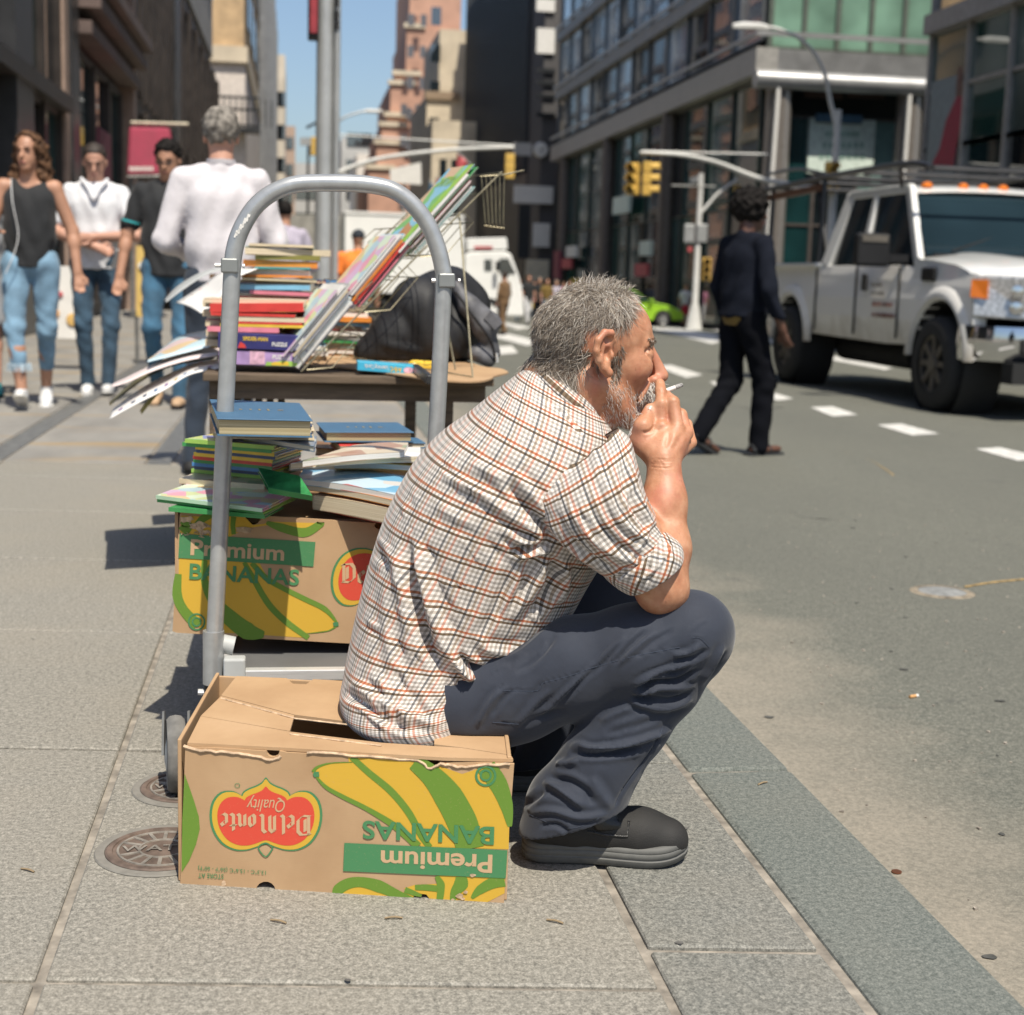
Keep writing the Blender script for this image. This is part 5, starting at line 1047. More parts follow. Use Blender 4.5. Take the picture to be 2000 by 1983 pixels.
# sleeve and rolled cuff
sv = [((1030, 690), (1430, 395)), ((1020, 760), (1490, 450)), ((1055, 840), (1525, 570)), ((1110, 920), (1560, 700)), ((1190, 1000), (1605, 800)), ((1290, 1075), (1640, 880)), ((1370, 1125), (1670, 925))]
v, f, uv = loft_cloth(sv, [-.135, -.15, -.165, -.172, -.172, -.168, -.165], [.05, .078, .084, .082, .076, .072, .068], 130, 110, 2.2, .007, .012)
n = vnormals(v, f); n *= np.sign((n*(v-v.mean(0))).sum())
fs = [(c2([(1480, 470), (1500, 600), (1540, 740), (1590, 850)]), 6, .005), (c2([(1440, 560), (1470, 700), (1530, 830), (1600, 900)]), 7, -.006), (c2([(1360, 640), (1400, 780), (1470, 880), (1590, 960)]), 7, .007), (c2([(1260, 700), (1330, 860), (1430, 960), (1560, 1040)]), 7, -.006), (c2([(1180, 760), (1280, 920), (1400, 1010), (1530, 1070)]), 7, .007), (c2([(1120, 800), (1220, 960), (1350, 1060), (1450, 1090)]), 6, -.005), (c2([(1080, 830), (1160, 950), (1300, 1060)]), 5, .005),
      (c2([(1300, 460), (1330, 600), (1380, 720)]), 8, .003), (c2([(1420, 420), (1380, 440), (1290, 470)]), 3, .004), (c2([(1600, 840), (1560, 940), (1480, 1050)]), 5, .004), (c2([(1500, 660), (1460, 800), (1500, 900)]), 5, .004), (c2([(1290, 470), (1180, 590), (1090, 690), (1030, 790)]), 2.4, -.004), (c2([(1300, 480), (1190, 600), (1100, 705), (1045, 795)]), 2.2, .003)]
for _ in range(40):
    x_, y_ = r2.uniform(1100, 1560), r2.uniform(520, 1080); a_ = r2.uniform(.7, 1.2); L_ = r2.uniform(50, 120)
    fs.append((c2([(x_, y_), (x_+L_*math.cos(a_), y_+L_*math.sin(a_))]), r2.uniform(2.5, 5), r2.uniform(-.0022, .0022)))
v = folds(v, n, fs); o = mkobj('sleeve', v, f, 'plaid_cloth', shirt, True, 180); setcolors(o, 'cloth', uv)
sv = [((1352, 1112), (1640, 885)), ((1365, 1128), (1680, 905)), ((1400, 1160), (1735, 955)), ((1440, 1188), (1752, 1000)), ((1480, 1205), (1748, 1040)), ((1500, 1190), (1725, 1040))]
v, f, uv = loft_cloth(sv, [-.165]*6, [.066, .073, .075, .073, .069, .060], 120, 44, 2.2, .02, .03)
a = np.stack([uv[:, 0]*.8-uv[:, 1]*.6, uv[:, 0]*.6+uv[:, 1]*.8, 0*uv[:, 0]], 1); n = vnormals(v, f); n *= np.sign((n*(v-v.mean(0))).sum())
v = folds(v, n, [(c2([(1640, 900), (1560, 1040), (1400, 1150)]), 4, -.005), (c2([(1700, 960), (1620, 1080), (1500, 1170)]), 4, .004), (c2([(1560, 1040), (1590, 1100), (1580, 1170)]), 4, -.004), (c2([(1660, 950), (1690, 1000), (1700, 1060)]), 4, .003)])
o = mkobj('rolled_cuff', v, f, 'plaid_cloth', shirt, True, 180); setcolors(o, 'cloth', a)
# far sleeve, seen only from other sides
v, f, uv = loft_cloth([((1080, 640), (1440, 420)), ((1060, 760), (1500, 560)), ((1180, 960), (1590, 800)), ((1330, 1100), (1660, 930))], [.13, .16, .18, .18], [.05, .075, .07, .062], 60, 40); n = vnormals(v, f)
o = mkobj('sleeve', v, f, 'plaid_cloth', shirt, True, 180); setcolors(o, 'cloth', uv); fix_normals(o)
# collar
rings = []
for (cx_, cy_), a_, lw in (((604, 1130), .060, .068), ((598, 1115), .0625, .071), ((575, 1140), .068, .078), ((548, 1182), .074, .088), ((518, 1225), .078, .098)):
    c_ = onS(*k1(cx_, cy_)); d = unit(onS(*k1(cx_+440, cy_+370))-c_); rings.append([c_+d*a_*math.cos(q)-lf*lw*math.sin(q) for q in np.linspace(0, 2*PI, 72)[:-1]])
m_ = MB(); m_.loft(rings, cap=False); o = m_.build('collar', 'plaid_cloth', shirt, True, 180); md = o.modifiers.new('thick', 'SOLIDIFY'); md.thickness = .002
q = np.array(m_.v); setcolors(o, 'cloth', np.stack([np.tile(np.linspace(0, .42, 71), 5), np.repeat(np.array((0, .012, .03, .05, .055)), 71), np.zeros(355)], 1))
# ------------------------------------------------------------------ trousers
T = Sdf(.0034); K3 = lambda x, y, lat: onS(*k3(x, y), lat)
hpR, knR = K3(300, 800, -.105), K3(1565, 428, -.145)
T.chain([hpR, K3(560, 730, -.11), K3(900, 610, -.125), K3(1250, 520, -.14), knR], [.088, .084, .078, .073, .0665], .02); T.cap(knR, K3(1600, 400, -.15), .066, .060, .02)
T.chain([knR, K3(1420, 690, -.148), K3(1230, 940, -.15), K3(1050, 1180, -.15), K3(940, 1380, -.15), K3(880, 1600, -.15)], [.064, .059, .058, .062, .070, .078], .02, flat=(lf, .82))
T.cap(K3(800, 1410, -.15), K3(760, 1560, -.15), .045, .04, .03)
knL = onS(1262, 1128, .15); T.chain([onS(880, 1340, .09), onS(1080, 1230, .13), knL], [.085, .076, .066], .02); T.chain([knL, onS(1150, 1340, .17), onS(1040, 1530, .2)], [.062, .058, .062], .02)
T.ell(onS(850, 1345, -.02), (.10, .15, .075), fw, (0, 0, 1), .03); T.cap(onS(840, 1385, -.14), onS(960, 1370, -.12), .045, .06, .03)
v, f = T.mesh(clip=[(K3(880, 1500, -.15), unit(np.array((0, 0, -1.))+fw*.34))])
seat = (v[:, 2] < .2245) & (v[:, 0] < .335) & (v[:, 1] < 2.56); v[seat, 2] = .2245   # weight on the box lid
v = relax(v, f, 2, .5); n = vnormals(v, f); c3 = lambda L: [k3(*q) for q in L]
ft_ = [(c3([(690, 900), (800, 800), (900, 710), (1010, 620)]), 5, .0055), (c3([(560, 960), (640, 860), (760, 740)]), 6, .005), (c3([(850, 800), (940, 690), (1060, 590), (1190, 440)]), 5, -.005), (c3([(1010, 640), (1090, 540), (1200, 430)]), 5, .005), (c3([(1130, 590), (1220, 490), (1330, 390)]), 5, -.0045), (c3([(1160, 600), (1260, 500), (1380, 400)]), 5, .004), (c3([(1260, 560), (1360, 470), (1480, 390)]), 5, -.003), (c3([(330, 960), (400, 830), (470, 740)]), 6, .006), (c3([(420, 900), (480, 800), (540, 740)]), 5, -.005), (c3([(500, 560), (600, 520), (760, 380)]), 7, .005), (c3([(560, 640), (680, 560), (800, 420)]), 6, -.004), (c3([(620, 960), (700, 900), (860, 850)]), 6, -.004),
  (c3([(1250, 720), (1330, 670), (1450, 625), (1620, 560)]), 5, .008), (c3([(1270, 745), (1380, 700), (1520, 680), (1640, 610)]), 5, -.009), (c3([(1250, 765), (1380, 735), (1500, 730), (1610, 715)]), 5, .008), (c3([(1230, 790), (1350, 790), (1480, 795), (1590, 760)]), 5, -.007), (c3([(1220, 800), (1330, 840), (1450, 850), (1590, 800)]), 6, .007), (c3([(1320, 690), (1420, 640), (1500, 630)]), 4, -.005), (c3([(1480, 540), (1580, 520), (1640, 470)]), 5, .006), (c3([(1500, 580), (1600, 560), (1690, 500)]), 5, -.005), (c3([(1640, 700), (1700, 620), (1780, 480)]), 6, .005), (c3([(1660, 740), (1730, 640), (1790, 520)]), 5, -.004),
  (c3([(1590, 440), (1640, 440), (1690, 490)]), 1.6, -.002), (c3([(880, 1075), (930, 1060), (1000, 1085), (1120, 1075), (1280, 1040), (1480, 970)]), 6, .009), (c3([(870, 1110), (1000, 1120), (1140, 1110), (1300, 1080)]), 6, -.008), (c3([(800, 1180), (860, 1170), (930, 1160)]), 7, .007), (c3([(720, 1280), (790, 1310), (880, 1370), (960, 1430)]), 7, .009), (c3([(760, 1250), (880, 1280), (970, 1340), (1010, 1420)]), 7, -.008), (c3([(610, 1420), (680, 1370), (720, 1330)]), 6, -.007), (c3([(640, 1460), (780, 1450), (930, 1490), (1100, 1470)]), 6, .006), (c3([(700, 1540), (800, 1530), (880, 1580)]), 5, -.005), (c3([(1000, 1250), (1060, 1350), (1120, 1440)]), 9, .005), (c3([(1420, 960), (1380, 1060), (1250, 1240), (1180, 1340), (1140, 1430)]), 3, -.003), (c3([(1050, 930), (1150, 880), (1250, 840)]), 7, .005), (c3([(1080, 1000), (1250, 960), (1420, 900)]), 8, -.004),
  (c3([(485, 745), (690, 743)]), 1.4, -.0018), (c3([(690, 743), (720, 700), (880, 655), (1000, 615)]), 1.4, -.0018), (c3([(1000, 610), (1240, 545), (1520, 492)]), 1.4, -.0018), (c3([(430, 930), (500, 930), (580, 940)]), 1.4, -.0018), (c3([(480, 700), (485, 745)]), 1.4, -.002)]
for _ in range(26):
    x_, y_ = r2.uniform(350, 1750), r2.uniform(250, 1450); a_ = r2.uniform(-1.1, -.5); L_ = r2.uniform(60, 160)
    ft_.append((c3([(x_, y_), (x_+L_*math.cos(a_)*.5, y_+L_*math.sin(a_)*.5+r2.uniform(-15, 15)), (x_+L_*math.cos(a_), y_+L_*math.sin(a_))]), r2.uniform(3, 6), r2.uniform(-.0018, .0018)))
v = folds(v, n, ft_)
trou = mkobj('trousers', v, f, 'navy_cotton', man, True, 180)
from mathutils.bvhtree import BVHTree
def seam(name, v_, f_, lines, r_, mat, par, gap=False):
    """thread laid on the cloth along lines seen in the photograph"""
    bv = BVHTree.FromPolygons([Vector(p) for p in v_], [tuple(int(i) for i in q) for q in f_])
    for L_ in lines:
        P_ = []
        for x, y in catmull(L_, 10):
            h_ = bv.ray_cast(Vector(CC), Vector(ray(x, y)).normalized())
            if h_[0] is not None: P_.append(np.array(h_[0])+unit(CC-np.array(h_[0]))*.0004)
        if len(P_) > 3: MB().tube(P_, r_, 5).build(name, mat, par, True)
seam('seam', v, f, [c3(L_) for L_ in ([(485, 747), (590, 749), (690, 745), (720, 703), (800, 680), (900, 652), (1000, 615), (1240, 548), (1400, 515), (1520, 493)], [(425, 932), (500, 937), (578, 943)], [(1420, 955), (1380, 1060), (1250, 1240), (1180, 1340), (1140, 1430)], [(1590, 440), (1640, 442), (1690, 490)], [(640, 1470), (760, 1520), (900, 1550), (1050, 1490)])], .0005, 'stitch', trou)
# ------------------------------------------------------------------ shoes
def shoe(heel, toe, near):
    d = unit(toe-heel); s_ = np.array((-d[1], d[0], 0)); L_ = np.linalg.norm(toe-heel)
    prof = [(0, .018), (.02, .030), (.08, .035), (.25, .034), (.45, .035), (.62, .044), (.78, .049), (.9, .043), (.97, .028), (1.0, .010)]
    tt = np.linspace(0, 1, 40); ww = np.interp(tt, [p[0] for p in prof], [p[1] for p in prof]); ww = np.convolve(np.pad(ww, 2, 'edge'), np.ones(5)/5, 'valid'); ww[0] = .008; ww[-1] = .008
    lift_ = .010*np.clip((tt-.72)/.28, 0, 1)**2+.004*np.clip((.12-tt)/.12, 0, 1)**2
    def ring(z, off): return [heel+d*(t_*(L_+2*off)-off)+s_*(w_+off)*sg+np.array((0, 0, z+l_)) for sg, rng in ((-1, range(40)), (1, range(39, -1, -1))) for t_, w_, l_ in [(tt[i], ww[i], lift_[i]) for i in rng]]
    o = MB().loft([ring(.001, -.004), ring(.004, .0), ring(.013, .0015), ring(.0145, -.0005), ring(.016, -.0005), ring(.0175, .001), ring(.024, .0008), ring(.0255, -.0005), ring(.027, .0005), ring(.033, -.001), ring(.036, -.006)]).build('sole', 'shoe_sole', man, True, 60)
    U_ = Sdf(.004); P = lambda t_, z, w_=0: heel+d*t_*L_+s_*w_+np.array((0, 0, z))
    U_.chain([P(.13, .05), P(.3, .052), P(.5, .05), P(.7, .044), P(.86, .036)], [.036, .036, .037, .041, .034], .02, flat=(np.array((0, 0, 1)), .95)); U_.cap(P(.16, .06), P(.2, .10), .033, .034, .02); U_.cap(P(.30, .07), P(.42, .075), .034, .028, .02); U_.cap(P(.78, .036, .006), P(.88, .034, -.004), .036, .03, .02)
    v_, f_ = U_.mesh(clip=[((0, 0, .026), (0, 0, -1))]); mkobj('shoe_upper', relax(v_, f_, 2), f_, 'shoe_suede', man, True, 180)
    if near:
        V_ = Sdf(.0035); V_.chain([P(.43, .084, -.020), P(.51, .088, -.010), P(.58, .083, .0)], [.022, .019, .012], .01, flat=(np.array((0, 0, 1)), .7)); V_.cap(P(.46, .072, -.030), P(.56, .066, -.028), .016, .011, .01)
        v_, f_ = V_.mesh(); mkobj('shoe_strap', relax(v_, f_, 2), f_, 'shoe_leather', man, True, 180)
        m2 = MB(); 
        for a_, b_ in ((.32, .54),): m2.tube([P(a_+.06, .060, -.0385), P((a_+b_)/2+.06, .055, -.0410), P(b_+.08, .054, -.0425), P(b_+.09, .076, -.031)], .0022, 6)
        m2.build('shoe_trim', 'shoe_leather', man, True)
h_, t_ = gz(1016, 1693), gz(1350, 1702); shoe(h_+lf*.046+fw*.002, t_+lf*.046-fw*.004, True)
shoe(np.array((.30, 2.565, 0)), np.array((.565, 2.56, 0)), False)
# ------------------------------------------------------------------ hair
def hairmat(name, cols, rough=.45):
    m, nt, b = newmat(name); at = nt.nodes.new('ShaderNodeAttribute'); at.attribute_name = 'strand'; sx = nt.nodes.new('ShaderNodeSeparateXYZ'); nt.links.new(at.outputs['Vector'], sx.inputs[0])
    nt.links.new(ramp(nt, sx.outputs[0], cols), b.inputs['Base Color']); b.inputs['Roughness'].default_value = rough; b.inputs['Specular IOR Level'].default_value = .6
hairmat('grey_hair', [(0, (.085, .06, .043)), (.35, (.25, .205, .16)), (.65, (.45, .395, .335)), (1, (.78, .74, .68))]); hairmat('grey_beard', [(0, (.30, .24, .20)), (.4, (.60, .55, .50)), (1, (.88, .86, .82))])
loc = BV-H0; LX, LY, LZ = loc@hf, loc@hl, loc@hu
NX, NY, NZ = BN@hf, BN@hl, BN@hu
ear_ = (np.abs(LY) > .068) & (LX > -.030) & (LX < .022) & (LZ > -.05) & (LZ < .042)
hs_ = [(mcp[0], K(1392, 1170, -.056)), (K(1392, 1170, -.056), K(1384, 1098, -.042)), (mcp[1], K(1506, 1275, -.072)), (K(1506, 1275, -.072), K(1395, 1160, -.02)), (mcp[2], K(1440, 1300, -.006)), (mcp[3], K(1500, 1400, .008)), (K(1205, 1640, -.08), K(1290, 1340, -.07)), (wr, mcp[0]), (wr, mcp[1]), (wr, mcp[2]), (wr, K(1205, 1640, -.08)), (K(1582, 1390, -.052), mcp[2])]
hand_ = np.zeros(len(BV), bool)
for a, b_ in hs_:
    ba = b_-a; t_ = np.clip(((BV-a)@ba)/(ba@ba), 0, 1); hand_ |= np.linalg.norm(BV-a-t_[:, None]*ba, axis=1) < .0175
head_ = ~hand_ & (LZ > -.14) & (LZ < .12) & (np.abs(LX) < .13) & (np.abs(LY) < .1)
def strands(name, mask, cnt, L0, L1, flow, mat, curl, rad_, seed, lift, pale, wave=1.0):
    rg = np.random.default_rng(seed); I = np.where(mask)[0]; I = rg.choice(I, cnt); N = cnt; sg = 6
    root = BV[I]+rg.normal(0, .0012, (N, 3)); nn = BN[I]; lx, ly, lz = LX[I], LY[I], LZ[I]
    fl = flow(lx, ly, lz, rg); fl = fl[:, :1]*hf+fl[:, 1:2]*hl+fl[:, 2:3]*hu
    cl = np.sin(root@np.array((310., 190, 250)))[:, None]*.5+np.sin(root@np.array((-140., 270, 330))+1)[:, None]*.5   # locks that lie together
    sd = np.cross(nn, fl); fl = fl+sd*cl*curl+rg.normal(0, .11, (N, 3)); fl -= nn*(fl*nn).sum(1, keepdims=True); fl /= np.linalg.norm(fl, axis=1, keepdims=True)+1e-9
    Ln = rg.uniform(L0, L1, N)[:, None]; P = [root-nn*.001]; d = fl*(1-lift)+nn*lift
    for k in range(sg-1):
        d = d/(np.linalg.norm(d, axis=1, keepdims=True)+1e-9); P.append(P[-1]+d*Ln/(sg-1))
        d = d-nn*lift*.34+sd*(.30*wave*np.sin(k*1.3+root@np.array((170., 210, 120))))[:, None]+rg.normal(0, .10, (N, 3))+np.array((0, 0, -.05))
    P = np.stack(P, 1); rr = rad_*np.array((1, 1, .95, .85, .6, .15)); tn = np.gradient(P, axis=1); sx = np.cross(tn, nn[:, None]); sx /= np.linalg.norm(sx, axis=2, keepdims=True)+1e-9; up_ = np.cross(sx, tn); up_ /= np.linalg.norm(up_, axis=2, keepdims=True)+1e-9
    V = np.stack([P+rr[None, :, None]*(sx*math.cos(a)+up_*math.sin(a)) for a in (PI/2, PI/2+2*PI/3, PI/2+4*PI/3)], 2).reshape(-1, 3)
    b0 = (np.arange(N)*sg*3)[:, None, None]; i = np.arange(sg-1)[None, :, None]*3; j = np.arange(3)[None, None]; j2 = (j+1) % 3
    Fq = np.stack([b0+i+j, b0+i+j2, b0+i+3+j2, b0+i+3+j], -1).reshape(-1, 4)
    o = mkobj(name, V, Fq, mat, body, True, 180); w_ = np.clip(rg.beta(1.3, 1.5, N)*.85+pale(lx, ly, lz)+cl[:, 0]*.10, 0, 1)
    setcolors(o, 'strand', np.repeat(np.stack([w_, w_*0, w_*0], 1), sg*3, 0)); return o
def flow_hair(x, y, z, rg):
    top_ = np.clip((z-.05)/.05, 0, 1)[:, None]; a = np.stack([-.55-0*x, 0*x, -.55-0*x], 1); frontal = np.clip((x-.01)/.05, 0, 1)[:, None]
    b_ = np.stack([.35+.5*np.sin(y*60), .25*np.sin(x*70)-.3, .2+0*x], 1); c_ = np.stack([.6+0*x, -.1+0*x, -.5+0*x], 1)
    nape = np.clip((-z-.01)/.04, 0, 1)[:, None]; d_ = np.stack([-.05+0*x, 0*x, -1+0*x], 1)
    return (a*(1-frontal)+c_*frontal)*(1-top_)*(1-nape)+b_*top_+d_*nape
hm = head_ & ~ear_ & (((LZ > .05) & (LX < .030+.5*(LZ-.05))) | ((LZ <= .05) & (LZ > -.02) & (LX < .006+.48*LZ)) | ((LZ <= -.02) & (LZ > -.058) & (LX < -.030-.25*(LZ+.02)) & (LX > -.088) & (np.abs(LY) < .062)))
strands('hair', hm, 14000, .020, .036, flow_hair, 'grey_hair', 1.1, .00042, 11, .22, lambda x, y, z: .06*np.sin(z*90)+.10*np.clip((z-.02)/.06, 0, 1))
tuft = head_ & (LZ > .085) & (LX > -.03) & (LX < .045)
strands('hair', tuft, 260, .018, .030, lambda x, y, z, rg: np.stack([.3+0*x, -.2+0*x, .8+0*x], 1), 'grey_hair', .6, .0005, 12, .92, lambda x, y, z: .1+0*x)
sb = head_ & ~ear_ & (LX > .010) & (LX < .030) & (LZ > -.045) & (LZ < .012) & (np.abs(LY) > .05)
strands('hair', sb, 420, .008, .018, lambda x, y, z, rg: np.stack([.25+0*x, 0*x, -1+0*x], 1), 'grey_hair', .4, .00042, 13, .35, lambda x, y, z: -.02+0*x)
bd = head_ & (LZ < -.045+.0*LX) & (LZ > -.132) & (LX > .006) & ~ear_ & ((LZ < -.062) | (LX < .05)) & ((LX > .02) | (LZ < -.04)) & (LZ < -.034-.5*(LX-.02))
strands('beard', bd, 2100, .004, .011, lambda x, y, z, rg: np.stack([.35+0*x, 0*x, -.8+0*x], 1), 'grey_beard', .35, .00036, 14, .40, lambda x, y, z: .02+.25*np.clip((-z-.08)/.04, 0, 1), .5)
mo = head_ & (LX > .078) & (LZ < -.049) & (LZ > -.071) & (np.abs(LY) < .035)
strands('moustache', mo, 520, .008, .016, lambda x, y, z, rg: np.stack([.1+0*x, np.sign(y)*.7, -.7+0*x], 1), 'grey_beard', .3, .00045, 15, .45, lambda x, y, z: .12+0*x)
eb = head_ & (LX > .070) & (LZ > .010) & (LZ < .024) & (np.abs(LY) > .012) & (np.abs(LY) < .048)
strands('eyebrow', eb, 260, .006, .012, lambda x, y, z, rg: np.stack([-.2+0*x, np.sign(y)*.9, .1+0*x], 1), 'grey_hair', .2, .00042, 16, .4, lambda x, y, z: -.05+0*x)
# ------------------------------------------------------------------ cigarette in his fingers
ca, cb = K(1415, 1176, -.046), K(1592, 1110, -.034); cg = thing('cigarette', 'lit cigarette with ash tip held at the seated persons lips', 'cigarette', ca)
MB().tube([ca, ca+(cb-ca)*.62], .0036, 12).build('paper', M('paper_white'), cg, True); MB().tube([ca+(cb-ca)*.62, ca+(cb-ca)*.80, cb], [.0036, .0039, .0030], 12).build('ash', M('ash', (.35, .34, .33), .95, var=.5, vs=300, bp=.8, bs=500), cg, True)
# ================================================================== books, boxes and papers for sale
PAL = {'cream': (.62, .52, .36), 'white': (.74, .72, .68), 'red': (.58, .05, .04), 'pink': (.70, .22, .28), 'navy': (.03, .06, .14), 'blue': (.06, .22, .48), 'sky': (.22, .48, .66), 'green': (.05, .27, .08), 'lime': (.30, .50, .10), 'yellow': (.68, .46, .05), 'orange': (.68, .24, .04), 'olive': (.22, .20, .05), 'brown': (.22, .12, .06), 'purple': (.24, .10, .34), 'teal': (.05, .32, .33), 'grey': (.42, .42, .41), 'black': (.03, .03, .03), 'lilac': (.48, .36, .58)}
def cov(c): return M('cover_'+c, PAL[c], .35, var=.10, vs=18, spec=.5)
def pagemat():
    m, nt, b = newmat('page_edges'); co = objco(nt, (3, 3, 900)); f = noise(nt, co, 1.2, 3)
    nt.links.new(ramp(nt, f, [(.3, (.42, .34, .22)), (.55, (.62, .53, .38)), (.75, (.74, .66, .52))]), b.inputs['Base Color']); b.inputs['Roughness'].default_value = .9
    m, nt, b = newmat('gilt_edges'); f = noise(nt, objco(nt, (3, 3, 700)), 1.2, 3)
    nt.links.new(ramp(nt, f, [(.3, (.28, .22, .11)), (.7, (.55, .46, .28))]), b.inputs['Base Color']); b.inputs['Roughness'].default_value = .5; b.inputs['Metallic'].default_value = .2
    m, nt, b = newmat('white_pages'); f = noise(nt, objco(nt, (3, 3, 900)), 1.2, 3)
    nt.links.new(ramp(nt, f, [(.3, (.56, .54, .50)), (.7, (.78, .76, .72))]), b.inputs['Base Color']); b.inputs['Roughness'].default_value = .9
pagemat()
def artcover(name, cols, scale=26.):
    """a printed picture cover: soft patches of a few inks"""
    if name in MATS: return MATS[name]
    m, nt, b = newmat(name); vo = nt.nodes.new('ShaderNodeTexVoronoi'); vo.inputs['Scale'].default_value = scale; nt.links.new(objco(nt), vo.inputs['Vector'])
    sx = nt.nodes.new('ShaderNodeSeparateXYZ'); nt.links.new(vo.outputs['Color'], sx.inputs[0])
    c = ramp(nt, sx.outputs[0], [((i+.5)/len(cols), q) for i, q in enumerate(cols)], 'CONSTANT'); c = mix(nt, ramp(nt, vo.outputs['Distance'], [(.12, (0, 0, 0)), (.3, (.12, .12, .12))]), c, (.62, .6, .55))
    nt.links.new(c, b.inputs['Base Color']); b.inputs['Roughness'].default_value = .3; return m
artcover('art_kids', [(.62, .72, .55), (.70, .30, .40), (.55, .62, .30), (.40, .55, .62), (.62, .40, .58), (.70, .50, .25), (.5, .68, .6)], 22); artcover('art_comic', [(.10, .38, .62), (.55, .70, .80), (.60, .10, .10), (.14, .42, .66), (.66, .62, .58), (.09, .12, .2)], 14)
artcover('art_photo', [(.10, .16, .26), (.22, .32, .42), (.06, .09, .16), (.42, .46, .48)], 16); artcover('art_farm', [(.18, .44, .60), (.16, .42, .12), (.46, .20, .07), (.22, .48, .62), (.60, .40, .25), (.25, .50, .18)], 20); artcover('art_golden', [(.45, .52, .12), (.16, .20, .46), (.60, .48, .10), (.2, .42, .15), (.5, .3, .1)], 18); artcover('art_tan', [(.60, .50, .36), (.40, .22, .14), (.66, .58, .46), (.3, .34, .2)], 15)
def bookq(c4, t, top_, pages='page_edges', hard=True, spine=None, label=None, group=None, cat='book', name='book', bot=None, over=.003, par=None, bend=0.0):
    """a lying book from the four corners of its top cover (near-left, near-right, far-right, far-left) and its thickness"""
    P = [np.asarray(p, float) for p in c4]; ctr = sum(P)/4; nrm = unit(np.cross(P[1]-P[0], P[3]-P[0])); nrm = nrm if nrm[2] > 0 else -nrm
    o = thing(name, label, cat, ctr-nrm*t, group); ct = .0022 if hard else .0008; inn = [p+(ctr-p)*(over/np.linalg.norm(ctr-p)*1.4 if hard else .002) for p in P]
    def slabm(Q, z0, z1):
        m_ = MB()
        if bend:
            n_ = 9; G = []
            for s0 in (z0, z1):
                G.append([[Q[0]+(Q[1]-Q[0])*u+((Q[3]-Q[0])*(1-u)+(Q[2]-Q[1])*u)*w_+nrm*(s0+bend*(math.sin(u*PI)-.3*u)) for w_ in (0, 1)] for u in np.linspace(0, 1, n_)])
            A_, B_ = np.array(G[0]), np.array(G[1]); m_.loft([[A_[i, 0], A_[i, 1], B_[i, 1], B_[i, 0]] for i in range(n_)])
        else: m_.hexa([q+nrm*z0 for q in Q]+[q+nrm*z1 for q in Q])
        return m_
    slabm(P, -ct, 0).build('front_cover', top_, o, bev=.0006 if hard else 0, seg=1); slabm(inn, -t+ct+.0003, -ct-.0003).build('pages', pages, o); slabm(P, -t, -t+ct).build('back_cover', bot or top_, o)
    if spine:
        a, b_ = P[0], P[1]
        if spine[0] == 'left': a, b_ = P[3], P[0]
        d = unit(np.cross(b_-a, nrm)); MB().hexa([a-nrm*t, b_-nrm*t, b_-nrm*t+d*.0015, a-nrm*t+d*.0015, a, b_, b_+d*.0015, a+d*.0015]).build('spine', spine[1], o)
    return o
q8 = lambda x, y: (290+x/3.389, 740+y/3.389); q6 = lambda x, y: (200+x/3.864, 440+y/3.865); q7 = lambda x, y: (600+x/3.991, 280+y/3.992)
def Q8(z, *pts):
    """corners of a book lying at height z, lowered until its near edge no longer juts past the carton front"""
    for _ in range(60):
        P = [gz(*q8(x, y), z) for x, y in pts]
        if min(p[1] for p in P) > 2.64 or z < z2t+.009: break
        z -= .001
    return P
G_T = 'books piled on the trolley'
zb = z2t
# flat kids' books at the front left
bookq(Q8(zb+.009, (135, 850), (770, 898), (895, 830), (300, 790)), .008, cov('green'), 'page_edges', True, ('front', cov('green')), 'dark green hardback lowest in the front left pile on the trolley', G_T)
bookq(Q8(zb+.016, (60, 795), (760, 876), (975, 780), (290, 710)), .006, cov('lime'), 'page_edges', True, ('front', cov('green')), 'lime edged picture book just under the flowery one', G_T)
bookq(Q8(zb+.024, (52, 770), (755, 858), (968, 752), (288, 682)), .007, 'art_kids', 'white_pages', True, ('front', M('mint_spine', (.42, .60, .42), .4)), 'pastel flower patterned picture book at the front left of the trolley', G_T)
bookq(Q8(zb+.022, (205, 690), (800, 715), (760, 690), (330, 660)), .008, cov('red'), 'page_edges', True, None, 'thin red edged book behind the flowery picture book', G_T)
bookq(Q8(zb+.034, (205, 660), (770, 700), (720, 640), (330, 610)), .010, 'art_tan', 'page_edges', True, ('front', cov('cream')), 'tan illustrated book lying behind the flowery picture book', G_T)
# stack of thin kids' hardbacks
cl_ = ['green', 'lime', 'yellow', 'red', 'navy', 'green', 'yellow', 'blue', 'lime', 'navy']; z = zb+.034; od = ['tenth', 'ninth', 'eighth', 'seventh', 'sixth', 'fifth', 'fourth', 'third', 'second', 'top']
for i, c in enumerate(cl_):
    j = RNG.uniform(-22, 22); k_ = 0 if i < 8 else -70; y_ = 600-22*i
    z += .0085; bookq(Q8(z, (300+j+k_, y_-6), (820+j, y_+42), (1010+j, y_-18), (540+j, y_-62)), .008, 'art_golden' if i == 9 else cov(c), 'page_edges', True, ('front', cov(cl_[(i*3+1) % 10])), f'thin {c} childrens hardback, {od[i]} in the bright stack on the trolley' if i < 9 else 'topmost illustrated book of the bright thin stack on the trolley', G_T)
